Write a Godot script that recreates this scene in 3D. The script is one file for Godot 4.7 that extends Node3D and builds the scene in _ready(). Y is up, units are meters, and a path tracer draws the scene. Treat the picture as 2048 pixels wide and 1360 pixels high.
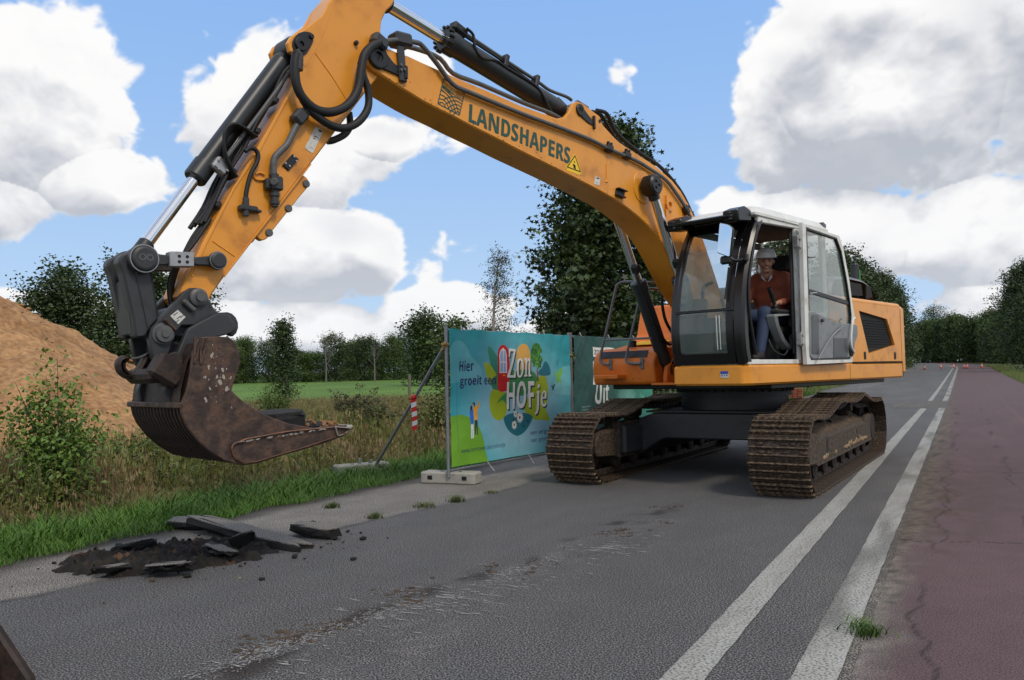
extends Node3D

var M := {}
var rng := RandomNumberGenerator.new()
var noise := FastNoiseLite.new()
var used := {}


class Geo:
	var v := PackedVector3Array()
	var n := PackedVector3Array()
	var c := PackedColorArray()
	var uv := PackedVector2Array()
	var col := Color.WHITE
	var tinted := false
	var xf := Transform3D()
	var marks := PackedInt32Array()

	func cut() -> void:  # what follows is a piece of its own
		marks.push_back(v.size())

	func push(a: Vector3, na: Vector3) -> void:
		v.push_back(xf * a)
		n.push_back((xf.basis * na).normalized())
		c.push_back(col)

	func tri(a: Vector3, b: Vector3, d: Vector3, na: Vector3, nb: Vector3, nd: Vector3) -> void:
		push(a, na)
		if (b - a).cross(d - a).dot(na + nb + nd) > 0.0:
			push(d, nd)
			push(b, nb)
		else:
			push(b, nb)
			push(d, nd)

	func quad(a: Vector3, b: Vector3, d: Vector3, e: Vector3, nn: Vector3) -> void:
		tri(a, b, d, nn, nn, nn)
		tri(a, d, e, nn, nn, nn)

	func quad4(a: Vector3, b: Vector3, d: Vector3, e: Vector3, na: Vector3, nb: Vector3, nd: Vector3, ne: Vector3) -> void:
		tri(a, b, d, na, nb, nd)
		tri(a, d, e, na, nd, ne)

	func box(ctr: Vector3, size: Vector3, bev := 0.0, bs := Basis()) -> void:
		var h := size * 0.5
		var r := minf(bev, minf(h.x, minf(h.y, h.z)) * 0.9)
		var pt := func(a: int, s: Vector3) -> Vector3:
			var p := s * (h - Vector3(r, r, r))
			p[a] = s[a] * h[a]
			return ctr + bs * p
		for a in 3:
			var u := (a + 1) % 3
			var w := (a + 2) % 3
			for sg in [-1.0, 1.0]:
				var q := []
				for k in [[-1.0, -1.0], [1.0, -1.0], [1.0, 1.0], [-1.0, 1.0]]:
					var s := Vector3.ZERO
					s[a] = sg
					s[u] = k[0]
					s[w] = k[1]
					q.append(pt.call(a, s))
				var nn := Vector3.ZERO
				nn[a] = sg
				quad(q[0], q[1], q[2], q[3], bs * nn)
			if r > 0.0:
				for su in [-1.0, 1.0]:
					for sw in [-1.0, 1.0]:
						var s0 := Vector3.ZERO
						s0[u] = su
						s0[w] = sw
						var s1 := s0
						s0[a] = -1.0
						s1[a] = 1.0
						var nn := Vector3.ZERO
						nn[u] = su
						nn[w] = sw
						quad(pt.call(u, s0), pt.call(u, s1), pt.call(w, s1), pt.call(w, s0), bs * nn.normalized())
		if r > 0.0:
			for sx in [-1.0, 1.0]:
				for sy in [-1.0, 1.0]:
					for sz in [-1.0, 1.0]:
						var s := Vector3(sx, sy, sz)
						var nn := bs * s.normalized()
						tri(pt.call(0, s), pt.call(1, s), pt.call(2, s), nn, nn, nn)

	func ext(poly: Array, z0: float, z1: float, bev := 0.0, smooth := 40.0) -> void:
		var p := PackedVector2Array(poly)
		var ar := 0.0
		var m := p.size()
		for i in m:
			ar += p[i].cross(p[(i + 1) % m])
		if ar < 0.0:
			p.reverse()
		var en := []
		for i in m:
			var d := (p[(i + 1) % m] - p[i]).normalized()
			en.append(Vector2(d.y, -d.x))
		var q := PackedVector2Array()
		var vn := []
		for i in m:
			var a: Vector2 = en[(i + m - 1) % m]
			var b: Vector2 = en[i]
			var mid := (a + b).normalized()
			q.append(p[i] - mid * minf(bev / maxf(mid.dot(b), 0.35), bev * 2.0))
			vn.append(mid)
		var idx := Geometry2D.triangulate_polygon(q)
		for k in range(0, idx.size(), 3):
			for zz in [[z0, -1.0], [z1, 1.0]]:
				var nn := Vector3(0, 0, zz[1])
				var a := q[idx[k]]
				var b := q[idx[k + 1]]
				var d := q[idx[k + 2]]
				tri(Vector3(a.x, a.y, zz[0]), Vector3(b.x, b.y, zz[0]), Vector3(d.x, d.y, zz[0]), nn, nn, nn)
		var cs := cos(deg_to_rad(smooth))
		for i in m:
			var j := (i + 1) % m
			var e: Vector2 = en[i]
			var na := e if e.dot(en[(i + m - 1) % m]) < cs else Vector2(vn[i])
			var nb := e if e.dot(en[j]) < cs else Vector2(vn[j])
			var a3 := Vector3(na.x, na.y, 0)
			var b3 := Vector3(nb.x, nb.y, 0)
			quad4(Vector3(p[i].x, p[i].y, z0 + bev), Vector3(p[j].x, p[j].y, z0 + bev), Vector3(p[j].x, p[j].y, z1 - bev), Vector3(p[i].x, p[i].y, z1 - bev), a3, b3, b3, a3)
			if bev > 0.0:
				for zz in [[z0, z0 + bev, -1.0], [z1, z1 - bev, 1.0]]:
					var k := Vector3(0, 0, zz[2])
					quad4(Vector3(p[i].x, p[i].y, zz[1]), Vector3(p[j].x, p[j].y, zz[1]), Vector3(q[j].x, q[j].y, zz[0]), Vector3(q[i].x, q[i].y, zz[0]), (a3 + k).normalized(), (b3 + k).normalized(), (b3 + k).normalized(), (a3 + k).normalized())

	func tube(pts: Array, r, sides := 8, caps := true) -> void:
		var m := pts.size()
		var t0: Vector3 = (pts[1] - pts[0]).normalized()
		var u := t0.cross(Vector3.UP if absf(t0.y) < 0.9 else Vector3.RIGHT).normalized()
		var rings := []
		var norms := []
		for i in m:
			var t: Vector3 = (pts[mini(i + 1, m - 1)] - pts[maxi(i - 1, 0)]).normalized()
			u = (u - t * u.dot(t)).normalized()
			var w := t.cross(u)
			var rr: float = r[i] if r is Array else r
			var ring := []
			var nr := []
			for k in sides:
				var a := TAU * k / sides
				var d := u * cos(a) + w * sin(a)
				ring.append(pts[i] + d * rr)
				nr.append(d)
			rings.append(ring)
			norms.append(nr)
		for i in m - 1:
			for k in sides:
				var k2 := (k + 1) % sides
				quad4(rings[i][k], rings[i][k2], rings[i + 1][k2], rings[i + 1][k], norms[i][k], norms[i][k2], norms[i + 1][k2], norms[i + 1][k])
		if caps:
			for e in [0, m - 1]:
				var nn: Vector3 = (pts[0] - pts[1]).normalized() if e == 0 else (pts[m - 1] - pts[m - 2]).normalized()
				for k in range(1, sides - 1):
					tri(rings[e][0], rings[e][k], rings[e][k + 1], nn, nn, nn)

	func lathe(a: Vector3, dir: Vector3, prof: Array, segs := 16) -> void:
		var t := dir.normalized()
		var u := t.cross(Vector3.UP if absf(t.y) < 0.9 else Vector3.RIGHT).normalized()
		var w := t.cross(u)
		for i in prof.size() - 1:
			var t0: float = prof[i][0]
			var r0: float = prof[i][1]
			var t1: float = prof[i + 1][0]
			var r1: float = prof[i + 1][1]
			var sl := Vector2(r1 - r0, t1 - t0)
			if sl.length() < 1e-6:
				continue
			sl = sl.normalized()
			for k in segs:
				var d0 := u * cos(TAU * k / segs) + w * sin(TAU * k / segs)
				var d1 := u * cos(TAU * (k + 1) / segs) + w * sin(TAU * (k + 1) / segs)
				var n0 := d0 * sl.y - t * sl.x
				var n1 := d1 * sl.y - t * sl.x
				if r0 > 1e-6:
					tri(a + t * t0 + d0 * r0, a + t * t0 + d1 * r0, a + t * t1 + d1 * r1, n0, n1, n1)
				if r1 > 1e-6:
					tri(a + t * t0 + d0 * r0, a + t * t1 + d1 * r1, a + t * t1 + d0 * r1, n0, n1, n0)

	func cyl(a: Vector3, b: Vector3, r: float, segs := 16, bev := 0.004) -> void:
		var l := a.distance_to(b)
		var e := minf(bev, minf(l * 0.3, r * 0.3))
		lathe(a, b - a, [[0.0, 0.0], [0.0, r - e], [e, r], [l - e, r], [l, r - e], [l, 0.0]], segs)

	func ell(ctr: Vector3, rad: Vector3, nu := 12, nv := 8, bs := Basis(), bump = null) -> void:
		var pt := func(i: int, j: int) -> Vector3:
			var th := PI * j / nv
			var ph := TAU * (i % nu) / nu
			var d := Vector3(sin(th) * cos(ph), cos(th), sin(th) * sin(ph))
			return d * (1.0 if bump == null else float(bump.call(d)))
		for j in nv:
			for i in nu:
				var a: Vector3 = pt.call(i, j)
				var b: Vector3 = pt.call(i + 1, j)
				var d: Vector3 = pt.call(i + 1, j + 1)
				var e: Vector3 = pt.call(i, j + 1)
				var f := func(q: Vector3) -> Vector3: return ctr + bs * (q * rad)
				var g := func(q: Vector3) -> Vector3: return (bs * (q / rad)).normalized()
				if bump != null:
					var nn: Vector3 = (f.call(d) - f.call(a)).cross(f.call(e) - f.call(b))
					if nn.dot(f.call(a) + f.call(d) - 2.0 * ctr) < 0.0:
						nn = -nn
					nn = nn.normalized() if nn.length() > 1e-12 else Vector3.UP
					quad(f.call(a), f.call(b), f.call(d), f.call(e), nn)
				else:
					quad4(f.call(a), f.call(b), f.call(d), f.call(e), g.call(a), g.call(b), g.call(d), g.call(e))

	# grid of nu x nv cells; f(u, v) gives a point for u, v in 0..1 (or an index table), cf its colour
	func sheet(us: Array, vs: Array, f: Callable, cf = null, with_uv := false, up := Vector3.UP) -> void:
		var a := us.size()
		var b := vs.size()
		var pts := PackedVector3Array()
		var cols := PackedColorArray()
		for j in b:
			for i in a:
				var p: Vector3 = f.call(us[i], vs[j])
				pts.push_back(p)
				cols.push_back(cf.call(us[i], vs[j], p) if cf != null else Color.WHITE)
		var nr := PackedVector3Array()
		for j in b:
			for i in a:
				var dx := pts[j * a + mini(i + 1, a - 1)] - pts[j * a + maxi(i - 1, 0)]
				var dy := pts[mini(j + 1, b - 1) * a + i] - pts[maxi(j - 1, 0) * a + i]
				var nn := dx.cross(dy)
				nn = nn.normalized() if nn.length() > 1e-12 else up
				nr.push_back(nn if nn.dot(up) >= 0.0 else -nn)
		for j in b - 1:
			for i in a - 1:
				var q := [j * a + i, j * a + i + 1, (j + 1) * a + i + 1, (j + 1) * a + i]
				var o := [0, 1, 2, 0, 2, 3]
				if (pts[q[1]] - pts[q[0]]).cross(pts[q[2]] - pts[q[0]]).dot(nr[q[0]]) > 0.0:
					o = [0, 2, 1, 0, 3, 2]
				for k in o:
					var w: int = q[k]
					v.push_back(xf * pts[w])
					n.push_back(xf.basis * nr[w])
					c.push_back(cols[w])
					if with_uv:
						uv.push_back(Vector2(us[w % a], vs[w / a]))
		tinted = tinted or cf != null

	func mesh() -> ArrayMesh:
		var arr := []
		arr.resize(Mesh.ARRAY_MAX)
		arr[Mesh.ARRAY_VERTEX] = v
		arr[Mesh.ARRAY_NORMAL] = n
		if tinted:
			arr[Mesh.ARRAY_COLOR] = c
		if uv.size() == v.size() and v.size() > 0:
			arr[Mesh.ARRAY_TEX_UV] = uv
		var m := ArrayMesh.new()
		m.add_surface_from_arrays(Mesh.PRIMITIVE_TRIANGLES, arr)
		return m


func numbered(called: String) -> String:
	if not used.has(called):
		used[called] = 0
		return called
	used[called] += 1
	return "%s_%03d" % [called, used[called]]


func tag(o: Node3D, label: String, category: String, group := "") -> Node3D:
	o.set_meta("label", label)
	o.set_meta("category", category)
	if group:
		o.set_meta("group", group)
	return o


func thing(called: String, label: String, category: String, at := Vector3.ZERO, turn := 0.0, group := "") -> Node3D:
	var o := Node3D.new()
	o.name = numbered(called)
	add_child(o)
	o.position = at
	o.rotation.y = turn
	tag(o, label, category, group)
	return o


func obj(called: String, g, m: Material, parent: Node = self, kind := "") -> MeshInstance3D:
	if g is Geo and g.marks.size():
		var first: MeshInstance3D
		var from := 0
		var ends: Array = Array(g.marks)
		ends.append(g.v.size())
		for e in ends:
			if e > from:
				var q := Geo.new()
				q.v = g.v.slice(from, e)
				q.n = g.n.slice(from, e)
				q.c = g.c.slice(from, e)
				q.tinted = g.tinted
				var made := obj(called, q, m, parent, kind)
				first = made if first == null else first
			from = e
		return first
	var o := MeshInstance3D.new()
	o.mesh = g.mesh() if g is Geo else g
	o.material_override = m
	if parent == self:
		o.name = numbered(called)
		add_child(o)
	else:
		var k := called
		var i := 0
		while parent.has_node(NodePath(k)):
			i += 1
			k = "%s_%03d" % [called, i]
		o.name = k
		parent.add_child(o)
	if kind:
		o.set_meta("kind", kind)
	return o


func struct(called: String, g, m: Material) -> MeshInstance3D:
	return obj(called, g, m, self, "structure")


func many(called: String, mesh: Mesh, m: Material, xfs: Array, cols: Array, parent: Node = self, kind := "") -> MultiMeshInstance3D:
	var mm := MultiMesh.new()
	mm.transform_format = MultiMesh.TRANSFORM_3D
	mm.use_colors = cols.size() > 0
	mm.mesh = mesh
	mm.instance_count = xfs.size()
	for i in xfs.size():
		mm.set_instance_transform(i, xfs[i])
		if cols.size():
			mm.set_instance_color(i, cols[i])
	var o := MultiMeshInstance3D.new()
	o.multimesh = mm
	o.material_override = m
	o.name = numbered(called) if parent == self else called
	parent.add_child(o, true)
	if kind:
		o.set_meta("kind", kind)
	return o


func copy(src: Node3D, at: Vector3, turn: float, label := "", group := "") -> Node3D:
	var o: Node3D = src.duplicate()
	o.name = numbered(String(src.name).rstrip("0123456789").rstrip("_"))
	add_child(o)
	o.position = at
	o.rotation.y = turn
	if label:
		o.set_meta("label", label)
	if group:
		o.set_meta("group", group)
	return o


func spl(pts: Array, sub := 6) -> Array:
	var out := []
	var m := pts.size()
	for i in m - 1:
		var p0: Vector3 = pts[maxi(i - 1, 0)]
		var p3: Vector3 = pts[mini(i + 2, m - 1)]
		for k in sub:
			out.append(pts[i].cubic_interpolate(pts[i + 1], p0, p3, float(k) / sub))
	out.append(pts[m - 1])
	return out


func round2(pts: Array, r: float, steps := 4) -> Array:  # rounded corners of a 2D outline
	var out := []
	var m := pts.size()
	for i in m:
		var p: Vector2 = pts[i]
		var a: Vector2 = pts[(i + m - 1) % m] - p
		var b: Vector2 = pts[(i + 1) % m] - p
		var k := minf(r, minf(a.length(), b.length()) * 0.45)
		var s := p + a.normalized() * k
		var e := p + b.normalized() * k
		for j in steps + 1:
			var t := float(j) / steps
			out.append(s.lerp(p, t).lerp(p.lerp(e, t), t))
	return out


func lin(a: float, b: float, m: int) -> Array:
	var o := []
	for i in m + 1:
		o.append(lerpf(a, b, float(i) / m))
	return o


func lc(r: float, g: float, b: float) -> Color:  # a real-world (linear) base colour as Godot's sRGB
	return Color(r, g, b).linear_to_srgb()


func ntex(seed_: int, freq: float, octaves: int, stops: Array, size := 512, as_normal := 0.0, kind := FastNoiseLite.TYPE_SIMPLEX_SMOOTH) -> NoiseTexture2D:
	var t := NoiseTexture2D.new()
	t.width = size
	t.height = size
	t.seamless = true
	t.generate_mipmaps = false
	var f := FastNoiseLite.new()
	f.noise_type = kind
	f.seed = seed_
	f.frequency = freq
	f.fractal_octaves = octaves
	f.fractal_type = FastNoiseLite.FRACTAL_FBM if octaves > 1 else FastNoiseLite.FRACTAL_NONE
	t.noise = f
	if as_normal > 0.0:
		t.as_normal_map = true
		t.bump_strength = as_normal
	elif stops.size():
		var g := Gradient.new()
		var offs := PackedFloat32Array()
		var cs := PackedColorArray()
		for s in stops:
			offs.append(s[0])
			cs.append(s[1])
		g.offsets = offs
		g.colors = cs
		t.color_ramp = g
	return t


func mat(key: String, color: Color, rough := 0.6, metal := 0.0, tex: Texture2D = null, scale := 1.0, bump: Texture2D = null, bump_amount := 0.4) -> StandardMaterial3D:
	var m := StandardMaterial3D.new()
	m.resource_name = key
	m.albedo_color = color
	m.roughness = rough
	m.metallic = metal
	m.vertex_color_use_as_albedo = true
	if tex:
		m.albedo_texture = tex
	if bump:
		m.normal_enabled = true
		m.normal_texture = bump
		m.normal_scale = bump_amount
	if tex or bump:
		m.uv1_triplanar = true
		m.uv1_scale = Vector3.ONE * scale
	M[key] = m
	return m


func glass(key: String, color: Color, alpha: float) -> StandardMaterial3D:
	var m := StandardMaterial3D.new()
	m.resource_name = key
	m.albedo_color = Color(color.r, color.g, color.b, alpha)
	m.transparency = BaseMaterial3D.TRANSPARENCY_ALPHA
	m.roughness = 0.03
	m.metallic_specular = 0.6
	M[key] = m
	return m


func gy(x: float, z: float) -> float:  # the land rises gently away from the works
	var r := minf(sqrt(x * x + z * z), 260.0)
	return 0.0114 * (sqrt(pow(maxf(r - 25.0, 0.0), 2.0) + 0.0) - 10.0 * (1.0 - exp(-maxf(r - 25.0, 0.0) / 10.0)))


func bend(z: float) -> float:  # the road swings left far away
	return -0.0011 * pow(maxf(0.0, -z - 110.0), 2.0)


func seg(x: float, a: float, b: float) -> float:
	return smoothstep(a, b, x)


# ---------------------------------------------------------------- sky
var fine := FastNoiseLite.new()
var broad := FastNoiseLite.new()
# azimuth, elevation, half widths (degrees), weight: banks of cumulus
var banks := [
	[-63.5, 17.0, 6.5, 5.0, 1.1], [-58.5, 13.2, 3.6, 2.2, 0.9], [-66.0, 11.5, 5.0, 2.4, 0.9],
	[-49.5, 17.6, 3.6, 3.4, 1.0], [-45.0, 15.0, 4.6, 3.2, 0.9], [-46.5, 9.0, 6.5, 3.0, 1.1], [-40.2, 9.2, 2.2, 2.8, 1.0], [-52.0, 8.0, 4.0, 2.2, 0.9],
	[-36.8, 21.6, 2.6, 1.2, 0.8], [-40.8, 16.8, 3.0, 1.3, 0.75], [-34.5, 4.6, 4.6, 1.7, 1.0], [-61.0, 4.3, 6.5, 1.5, 0.95], [-48.0, 3.4, 9.0, 1.7, 1.0],
	[-3.4, 18.6, 7.4, 6.2, 1.4], [-10.6, 15.8, 3.0, 3.2, 0.95], [-7.6, 8.8, 6.0, 2.9, 1.15], [1.5, 8.2, 5.0, 2.9, 1.1], [9.0, 18.0, 8.0, 7.0, 1.2], [10.0, 9.0, 6.0, 3.2, 1.1], [-13.6, 11.0, 1.8, 1.5, 0.85], [-20.0, 3.2, 9.0, 1.5, 0.8], [2.0, 3.4, 7.0, 1.5, 0.8],
]


var base_rel := 0.0


func clump(az: float, el: float, d: Vector3) -> float:
	var s := 0.0
	base_rel = 0.0
	if az > -95.0 and az < 40.0 and el < 40.0:
		for b in banks:
			var x: float = (az - b[0]) / b[2]
			var y: float = (el - b[1]) / b[3]
			var q := x * x + y * y
			if q < 5.0:
				var v: float = b[4] * exp(-q * q * 0.42)
				if v > s:
					s = v
					base_rel = y
	var away := clampf(maxf(maxf(-68.0 - az, az - 10.0) / 14.0, (el - 26.0) / 10.0), 0.0, 1.0)
	if away > 0.0:
		var e := d
		e.y = e.y * 1.3
		s = maxf(s, away * (0.60 + 1.0 * broad.get_noise_3dv(e * 2.2)))
	return s


func vapour(az: float, el: float, d: Vector3) -> float:
	var e := Vector3(d.x, d.y * 1.35, d.z)
	var w := broad.get_noise_3dv(e * 9.0)
	var f := fine.get_noise_3dv(e * 5.5 + Vector3(w, w, -w) * 0.12)
	return clump(az, el, d) + 1.0 * f - 0.36


func sky_at(az: float, el: float) -> Color:
	var ra := deg_to_rad(az)
	var re := deg_to_rad(el)
	var d := Vector3(sin(ra) * cos(re), sin(re), -cos(ra) * cos(re))
	var h := clampf(el / 90.0, 0.0, 1.0)
	var low := exp(-el / 9.0)
	var mid := 1.0 - exp(-el / 26.0)
	var c := Color(0.40, 0.64, 0.93).lerp(Color(0.17, 0.37, 0.84), mid)
	c = c.lerp(Color(0.11, 0.25, 0.62), smoothstep(0.35, 1.0, h))
	c = c.lerp(Color(0.66, 0.79, 0.93), low * 0.8)
	var q := vapour(az, el, d)
	var rel := base_rel
	if q > -0.06:
		var up := vapour(az + 0.9, el + 2.4, Vector3(d.x, d.y + 0.045, d.z).normalized())
		var cover := smoothstep(-0.04, 0.13, q)
		var lit := clampf(0.84 + (q - up) * 1.1 - 0.22 * smoothstep(0.5, 1.1, q) - 0.62 * smoothstep(-0.05, -0.85, rel) * smoothstep(0.0, 0.3, q), 0.0, 1.0)
		var e := Vector3(d.x, d.y * 1.6, d.z)
		lit = clampf(lit - 0.30 * smoothstep(-0.05, 0.45, broad.get_noise_3dv(e * 4.2 + Vector3(3, 1, 7))) * smoothstep(0.15, 0.6, q) + 0.16 * fine.get_noise_3dv(e * 11.0), 0.0, 1.0)
		var cloud := Color(0.47, 0.50, 0.565).lerp(Color(1.0, 0.99, 0.985), lit)
		cloud = cloud.lerp(Color(0.80, 0.85, 0.92), low * 0.45)
		c = c.lerp(cloud, cover)
	return c


func make_sky() -> Image:
	fine.seed = 11
	fine.noise_type = FastNoiseLite.TYPE_SIMPLEX_SMOOTH
	fine.frequency = 1.0
	fine.fractal_octaves = 7
	fine.fractal_gain = 0.57
	broad.seed = 5
	broad.frequency = 1.0
	broad.fractal_octaves = 3
	var w := 4096
	var h := 2048
	var small := Image.create_empty(512, 256, false, Image.FORMAT_RGB8)
	for y in 256:
		for x in 512:
			var el := 90.0 - 180.0 * (y + 0.5) / 256.0
			var c: Color
			if el < -3.0:
				c = Color(0.16, 0.16, 0.13)
			else:
				c = sky_at(wrapf((x + 0.5) / 512.0 * 360.0 - 180.0 + SKY_TURN, -180.0, 180.0), maxf(el, 0.05))
			small.set_pixel(x, y, c.linear_to_srgb())
	small.resize(w, h, Image.INTERPOLATE_CUBIC)
	var x0 := int((-72.0 - SKY_TURN + 180.0) / 360.0 * w)
	var x1 := int((12.0 - SKY_TURN + 180.0) / 360.0 * w)
	var y0 := int((90.0 - 28.0) / 180.0 * h)
	for y in range(y0, int(h * 0.5)):
		var el := 90.0 - 180.0 * (y + 0.5) / h
		for x in range(x0, x1):
			small.set_pixel(x, y, sky_at((x + 0.5) / w * 360.0 - 180.0 + SKY_TURN, maxf(el, 0.05)).linear_to_srgb())
	return small


func _ready() -> void:
	rng.seed = 7
	noise.seed = 3
	noise.noise_type = FastNoiseLite.TYPE_SIMPLEX_SMOOTH
	noise.frequency = 1.0
	noise.fractal_octaves = 4
	var cam := Camera3D.new()
	cam.name = "camera"
	cam.projection = Camera3D.PROJECTION_PERSPECTIVE
	cam.keep_aspect = Camera3D.KEEP_HEIGHT
	cam.fov = 47.05
	cam.near = 0.05
	cam.far = 4000.0
	cam.rotation_order = EULER_ORDER_YXZ
	cam.position = Vector3(0, 1.29, 0)
	cam.rotation_degrees = Vector3(2.488, 29.934, -1.2)
	add_child(cam)
	cam.current = true
	var env := Environment.new()
	env.background_mode = Environment.BG_SKY
	env.tonemap_mode = Environment.TONE_MAPPER_LINEAR
	env.tonemap_exposure = EXPOSURE
	env.sdfgi_enabled = true
	env.ssao_enabled = true
	env.ssil_enabled = true
	var sm := PanoramaSkyMaterial.new()
	sm.panorama = ImageTexture.create_from_image(make_sky())
	sm.energy_multiplier = SKY_ENERGY
	var sky := Sky.new()
	sky.sky_material = sm
	env.sky = sky
	env.sky_rotation = Vector3(0, deg_to_rad(180.0 - SKY_TURN), 0)
	var we := WorldEnvironment.new()
	we.name = "environment"
	we.environment = env
	add_child(we)
	var sun := DirectionalLight3D.new()
	sun.name = "sun"
	sun.light_energy = SUN_ENERGY
	sun.light_color = Color(1.0, 0.95, 0.88)
	sun.light_angular_distance = 10.0
	sun.shadow_enabled = true
	sun.rotation_degrees = Vector3(SUN_PITCH, SUN_YAW, 0)
	add_child(sun)
	make_materials()
	make_setting()
	make_far()
	make_fence()
	make_excavator()
	make_person()
	make_debris()
	make_plants()


const EXPOSURE := 1.0
const SKY_ENERGY := 1.0
const SUN_ENERGY := 0.56
const SUN_PITCH := -48.0
const SUN_YAW := 62.0
const SKY_TURN := -75.0


func make_materials() -> void:
	var grime := ntex(21, 0.009, 5, [[0.0, Color(0.80, 0.77, 0.72)], [0.30, Color(0.95, 0.94, 0.925)], [0.5, Color(0.985, 0.985, 0.98)], [1.0, Color(1, 1, 1)]])
	var dust := ntex(22, 0.02, 5, [[0.0, Color(0.45, 0.4, 0.34)], [0.45, Color(0.8, 0.77, 0.72)], [0.62, Color(1, 1, 1)], [1.0, Color(1, 0.96, 0.88)]])
	var rustt := ntex(23, 0.014, 6, [[0.0, Color(0.42, 0.38, 0.37)], [0.33, Color(0.52, 0.44, 0.40)], [0.5, Color(0.62, 0.53, 0.48)], [0.68, Color(0.74, 0.60, 0.50)], [0.8, Color(0.58, 0.49, 0.44)], [1.0, Color(0.72, 0.66, 0.62)]])
	var mudt := ntex(24, 0.03, 5, [[0.0, Color(0.36, 0.345, 0.33)], [0.4, Color(0.48, 0.455, 0.43)], [0.6, Color(0.66, 0.62, 0.57)], [0.8, Color(0.92, 0.86, 0.76)], [1.0, Color(0.6, 0.56, 0.52)]])
	var bumps := ntex(25, 0.03, 4, [], 512, 5.0)
	var finebump := ntex(26, 0.16, 3, [], 512, 6.0)
	var speck := ntex(27, 0.125, 3, [[0.0, Color(0.16, 0.16, 0.17)], [0.36, Color(0.36, 0.36, 0.37)], [0.47, Color(0.56, 0.56, 0.57)], [0.56, Color(0.74, 0.735, 0.73)], [0.66, Color(1, 0.99, 0.97)], [1.0, Color(1, 1, 1)]], 1024)
	var pathspeck := ntex(28, 0.13, 3, [[0.0, Color(0.35, 0.33, 0.33)], [0.4, Color(0.68, 0.66, 0.66)], [0.7, Color(0.92, 0.92, 0.92)], [1.0, Color(1, 1, 1)]], 1024)
	var worn := ntex(29, 0.11, 4, [[0.0, Color(0.40, 0.40, 0.41)], [0.3, Color(0.6, 0.6, 0.6)], [0.45, Color(0.88, 0.88, 0.87)], [1.0, Color(1, 1, 1)]], 512)
	var stonebump := ntex(30, 0.22, 2, [], 1024, 9.0)
	mat("yellow", Color(0.90, 0.595, 0.17), 0.42, 0.0, grime, 0.55, bumps, 0.03)
	M.yellow.clearcoat_enabled = true
	M.yellow.clearcoat = 0.25
	M.yellow.clearcoat_roughness = 0.25
	mat("orange", Color(0.86, 0.455, 0.12), 0.5, 0.0, grime, 0.6)
	mat("steel_dark", Color(0.205, 0.212, 0.222), 0.48, 0.0, grime, 1.3, bumps, 0.05)
	mat("black", Color(0.085, 0.085, 0.09), 0.42, 0.0, grime, 1.1)
	mat("rubber", Color(0.075, 0.075, 0.08), 0.6)
	mat("pipe", Color(0.34, 0.345, 0.35), 0.5, 0.0, grime, 3.0)
	mat("rail", Color(0.42, 0.43, 0.44), 0.45, 0.1, grime, 3.0)
	mat("cylinder", Color(0.15, 0.165, 0.18), 0.4, 0.0, grime, 1.5)
	mat("chrome", Color(0.86, 0.87, 0.89), 0.09, 1.0)
	mat("steel_bare", Color(0.68, 0.68, 0.68), 0.4, 0.75, grime, 3.0)
	mat("pad", Color(0.60, 0.54, 0.48), 0.62, 0.15, mudt, 1.5, bumps, 0.7)
	mat("track_link", Color(0.30, 0.25, 0.21), 0.7, 0.1, mudt, 2.2, bumps, 0.5)
	mat("muddy", Color(0.46, 0.41, 0.36), 0.8, 0.0, mudt, 1.1, bumps, 0.6)
	mat("mudpile", lc(0.13, 0.092, 0.06), 0.95, 0.0, dust, 2.0, finebump, 0.8)
	mat("drymud", lc(0.42, 0.32, 0.19), 0.95, 0.0, dust, 2.0, finebump, 0.8)
	mat("rust", Color(0.50, 0.47, 0.455), 0.6, 0.2, rustt, 0.9, bumps, 0.35)
	mat("rust_dark", Color(0.34, 0.325, 0.32), 0.6, 0.15, rustt, 1.2, bumps, 0.25)
	mat("scuff", lc(0.33, 0.30, 0.265), 0.75)
	mat("cab_white", Color(0.88, 0.885, 0.87), 0.4, 0.0, grime, 0.9)
	mat("cab_black", Color(0.06, 0.062, 0.066), 0.3)
	mat("interior", Color(0.15, 0.155, 0.16), 0.75)
	mat("interior_grey", Color(0.50, 0.515, 0.52), 0.6)
	mat("door_grey", Color(0.51, 0.53, 0.55), 0.55, 0.0, grime, 1.2)
	mat("seat_cloth", Color(0.10, 0.10, 0.11), 0.9)
	mat("letter_green", Color(0.13, 0.31, 0.27), 0.5, 0.0, grime, 2.0)
	mat("white_print", Color(0.82, 0.82, 0.80), 0.5, 0.0, grime, 6.0)
	mat("warn_yellow", Color(0.95, 0.78, 0.10), 0.5)
	mat("blue_print", Color(0.16, 0.30, 0.66), 0.5)
	mat("grid", Color(0.035, 0.033, 0.032), 0.7)
	mat("hood", Color(0.26, 0.275, 0.29), 0.3, 0.0, grime, 1.0)
	mat("mirror", Color(0.93, 0.94, 0.95), 0.02, 1.0)
	mat("galv", Color(0.56, 0.575, 0.60), 0.42, 0.6, grime, 2.0)
	mat("concrete", lc(0.36, 0.345, 0.31), 0.92, 0.0, grime, 2.0, finebump, 0.5)
	mat("brass", Color(0.62, 0.52, 0.32), 0.5, 0.5)
	mat("white_plastic", Color(0.83, 0.83, 0.82), 0.5)
	mat("red_plastic", Color(0.76, 0.10, 0.07), 0.5)
	mat("cone_orange", Color(0.86, 0.25, 0.11), 0.5)
	mat("brick", lc(0.36, 0.11, 0.06), 0.9, 0.0, dust, 3.0)
	mat("wood", lc(0.22, 0.20, 0.17), 0.9, 0.0, dust, 4.0)
	mat("skin", lc(0.42, 0.235, 0.16), 0.5)
	mat("cloth_any", Color.WHITE, 0.92)
	mat("helmet", Color(0.84, 0.85, 0.86), 0.3)
	glass("pane", Color(0.80, 0.92, 0.88), 0.10)
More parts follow.
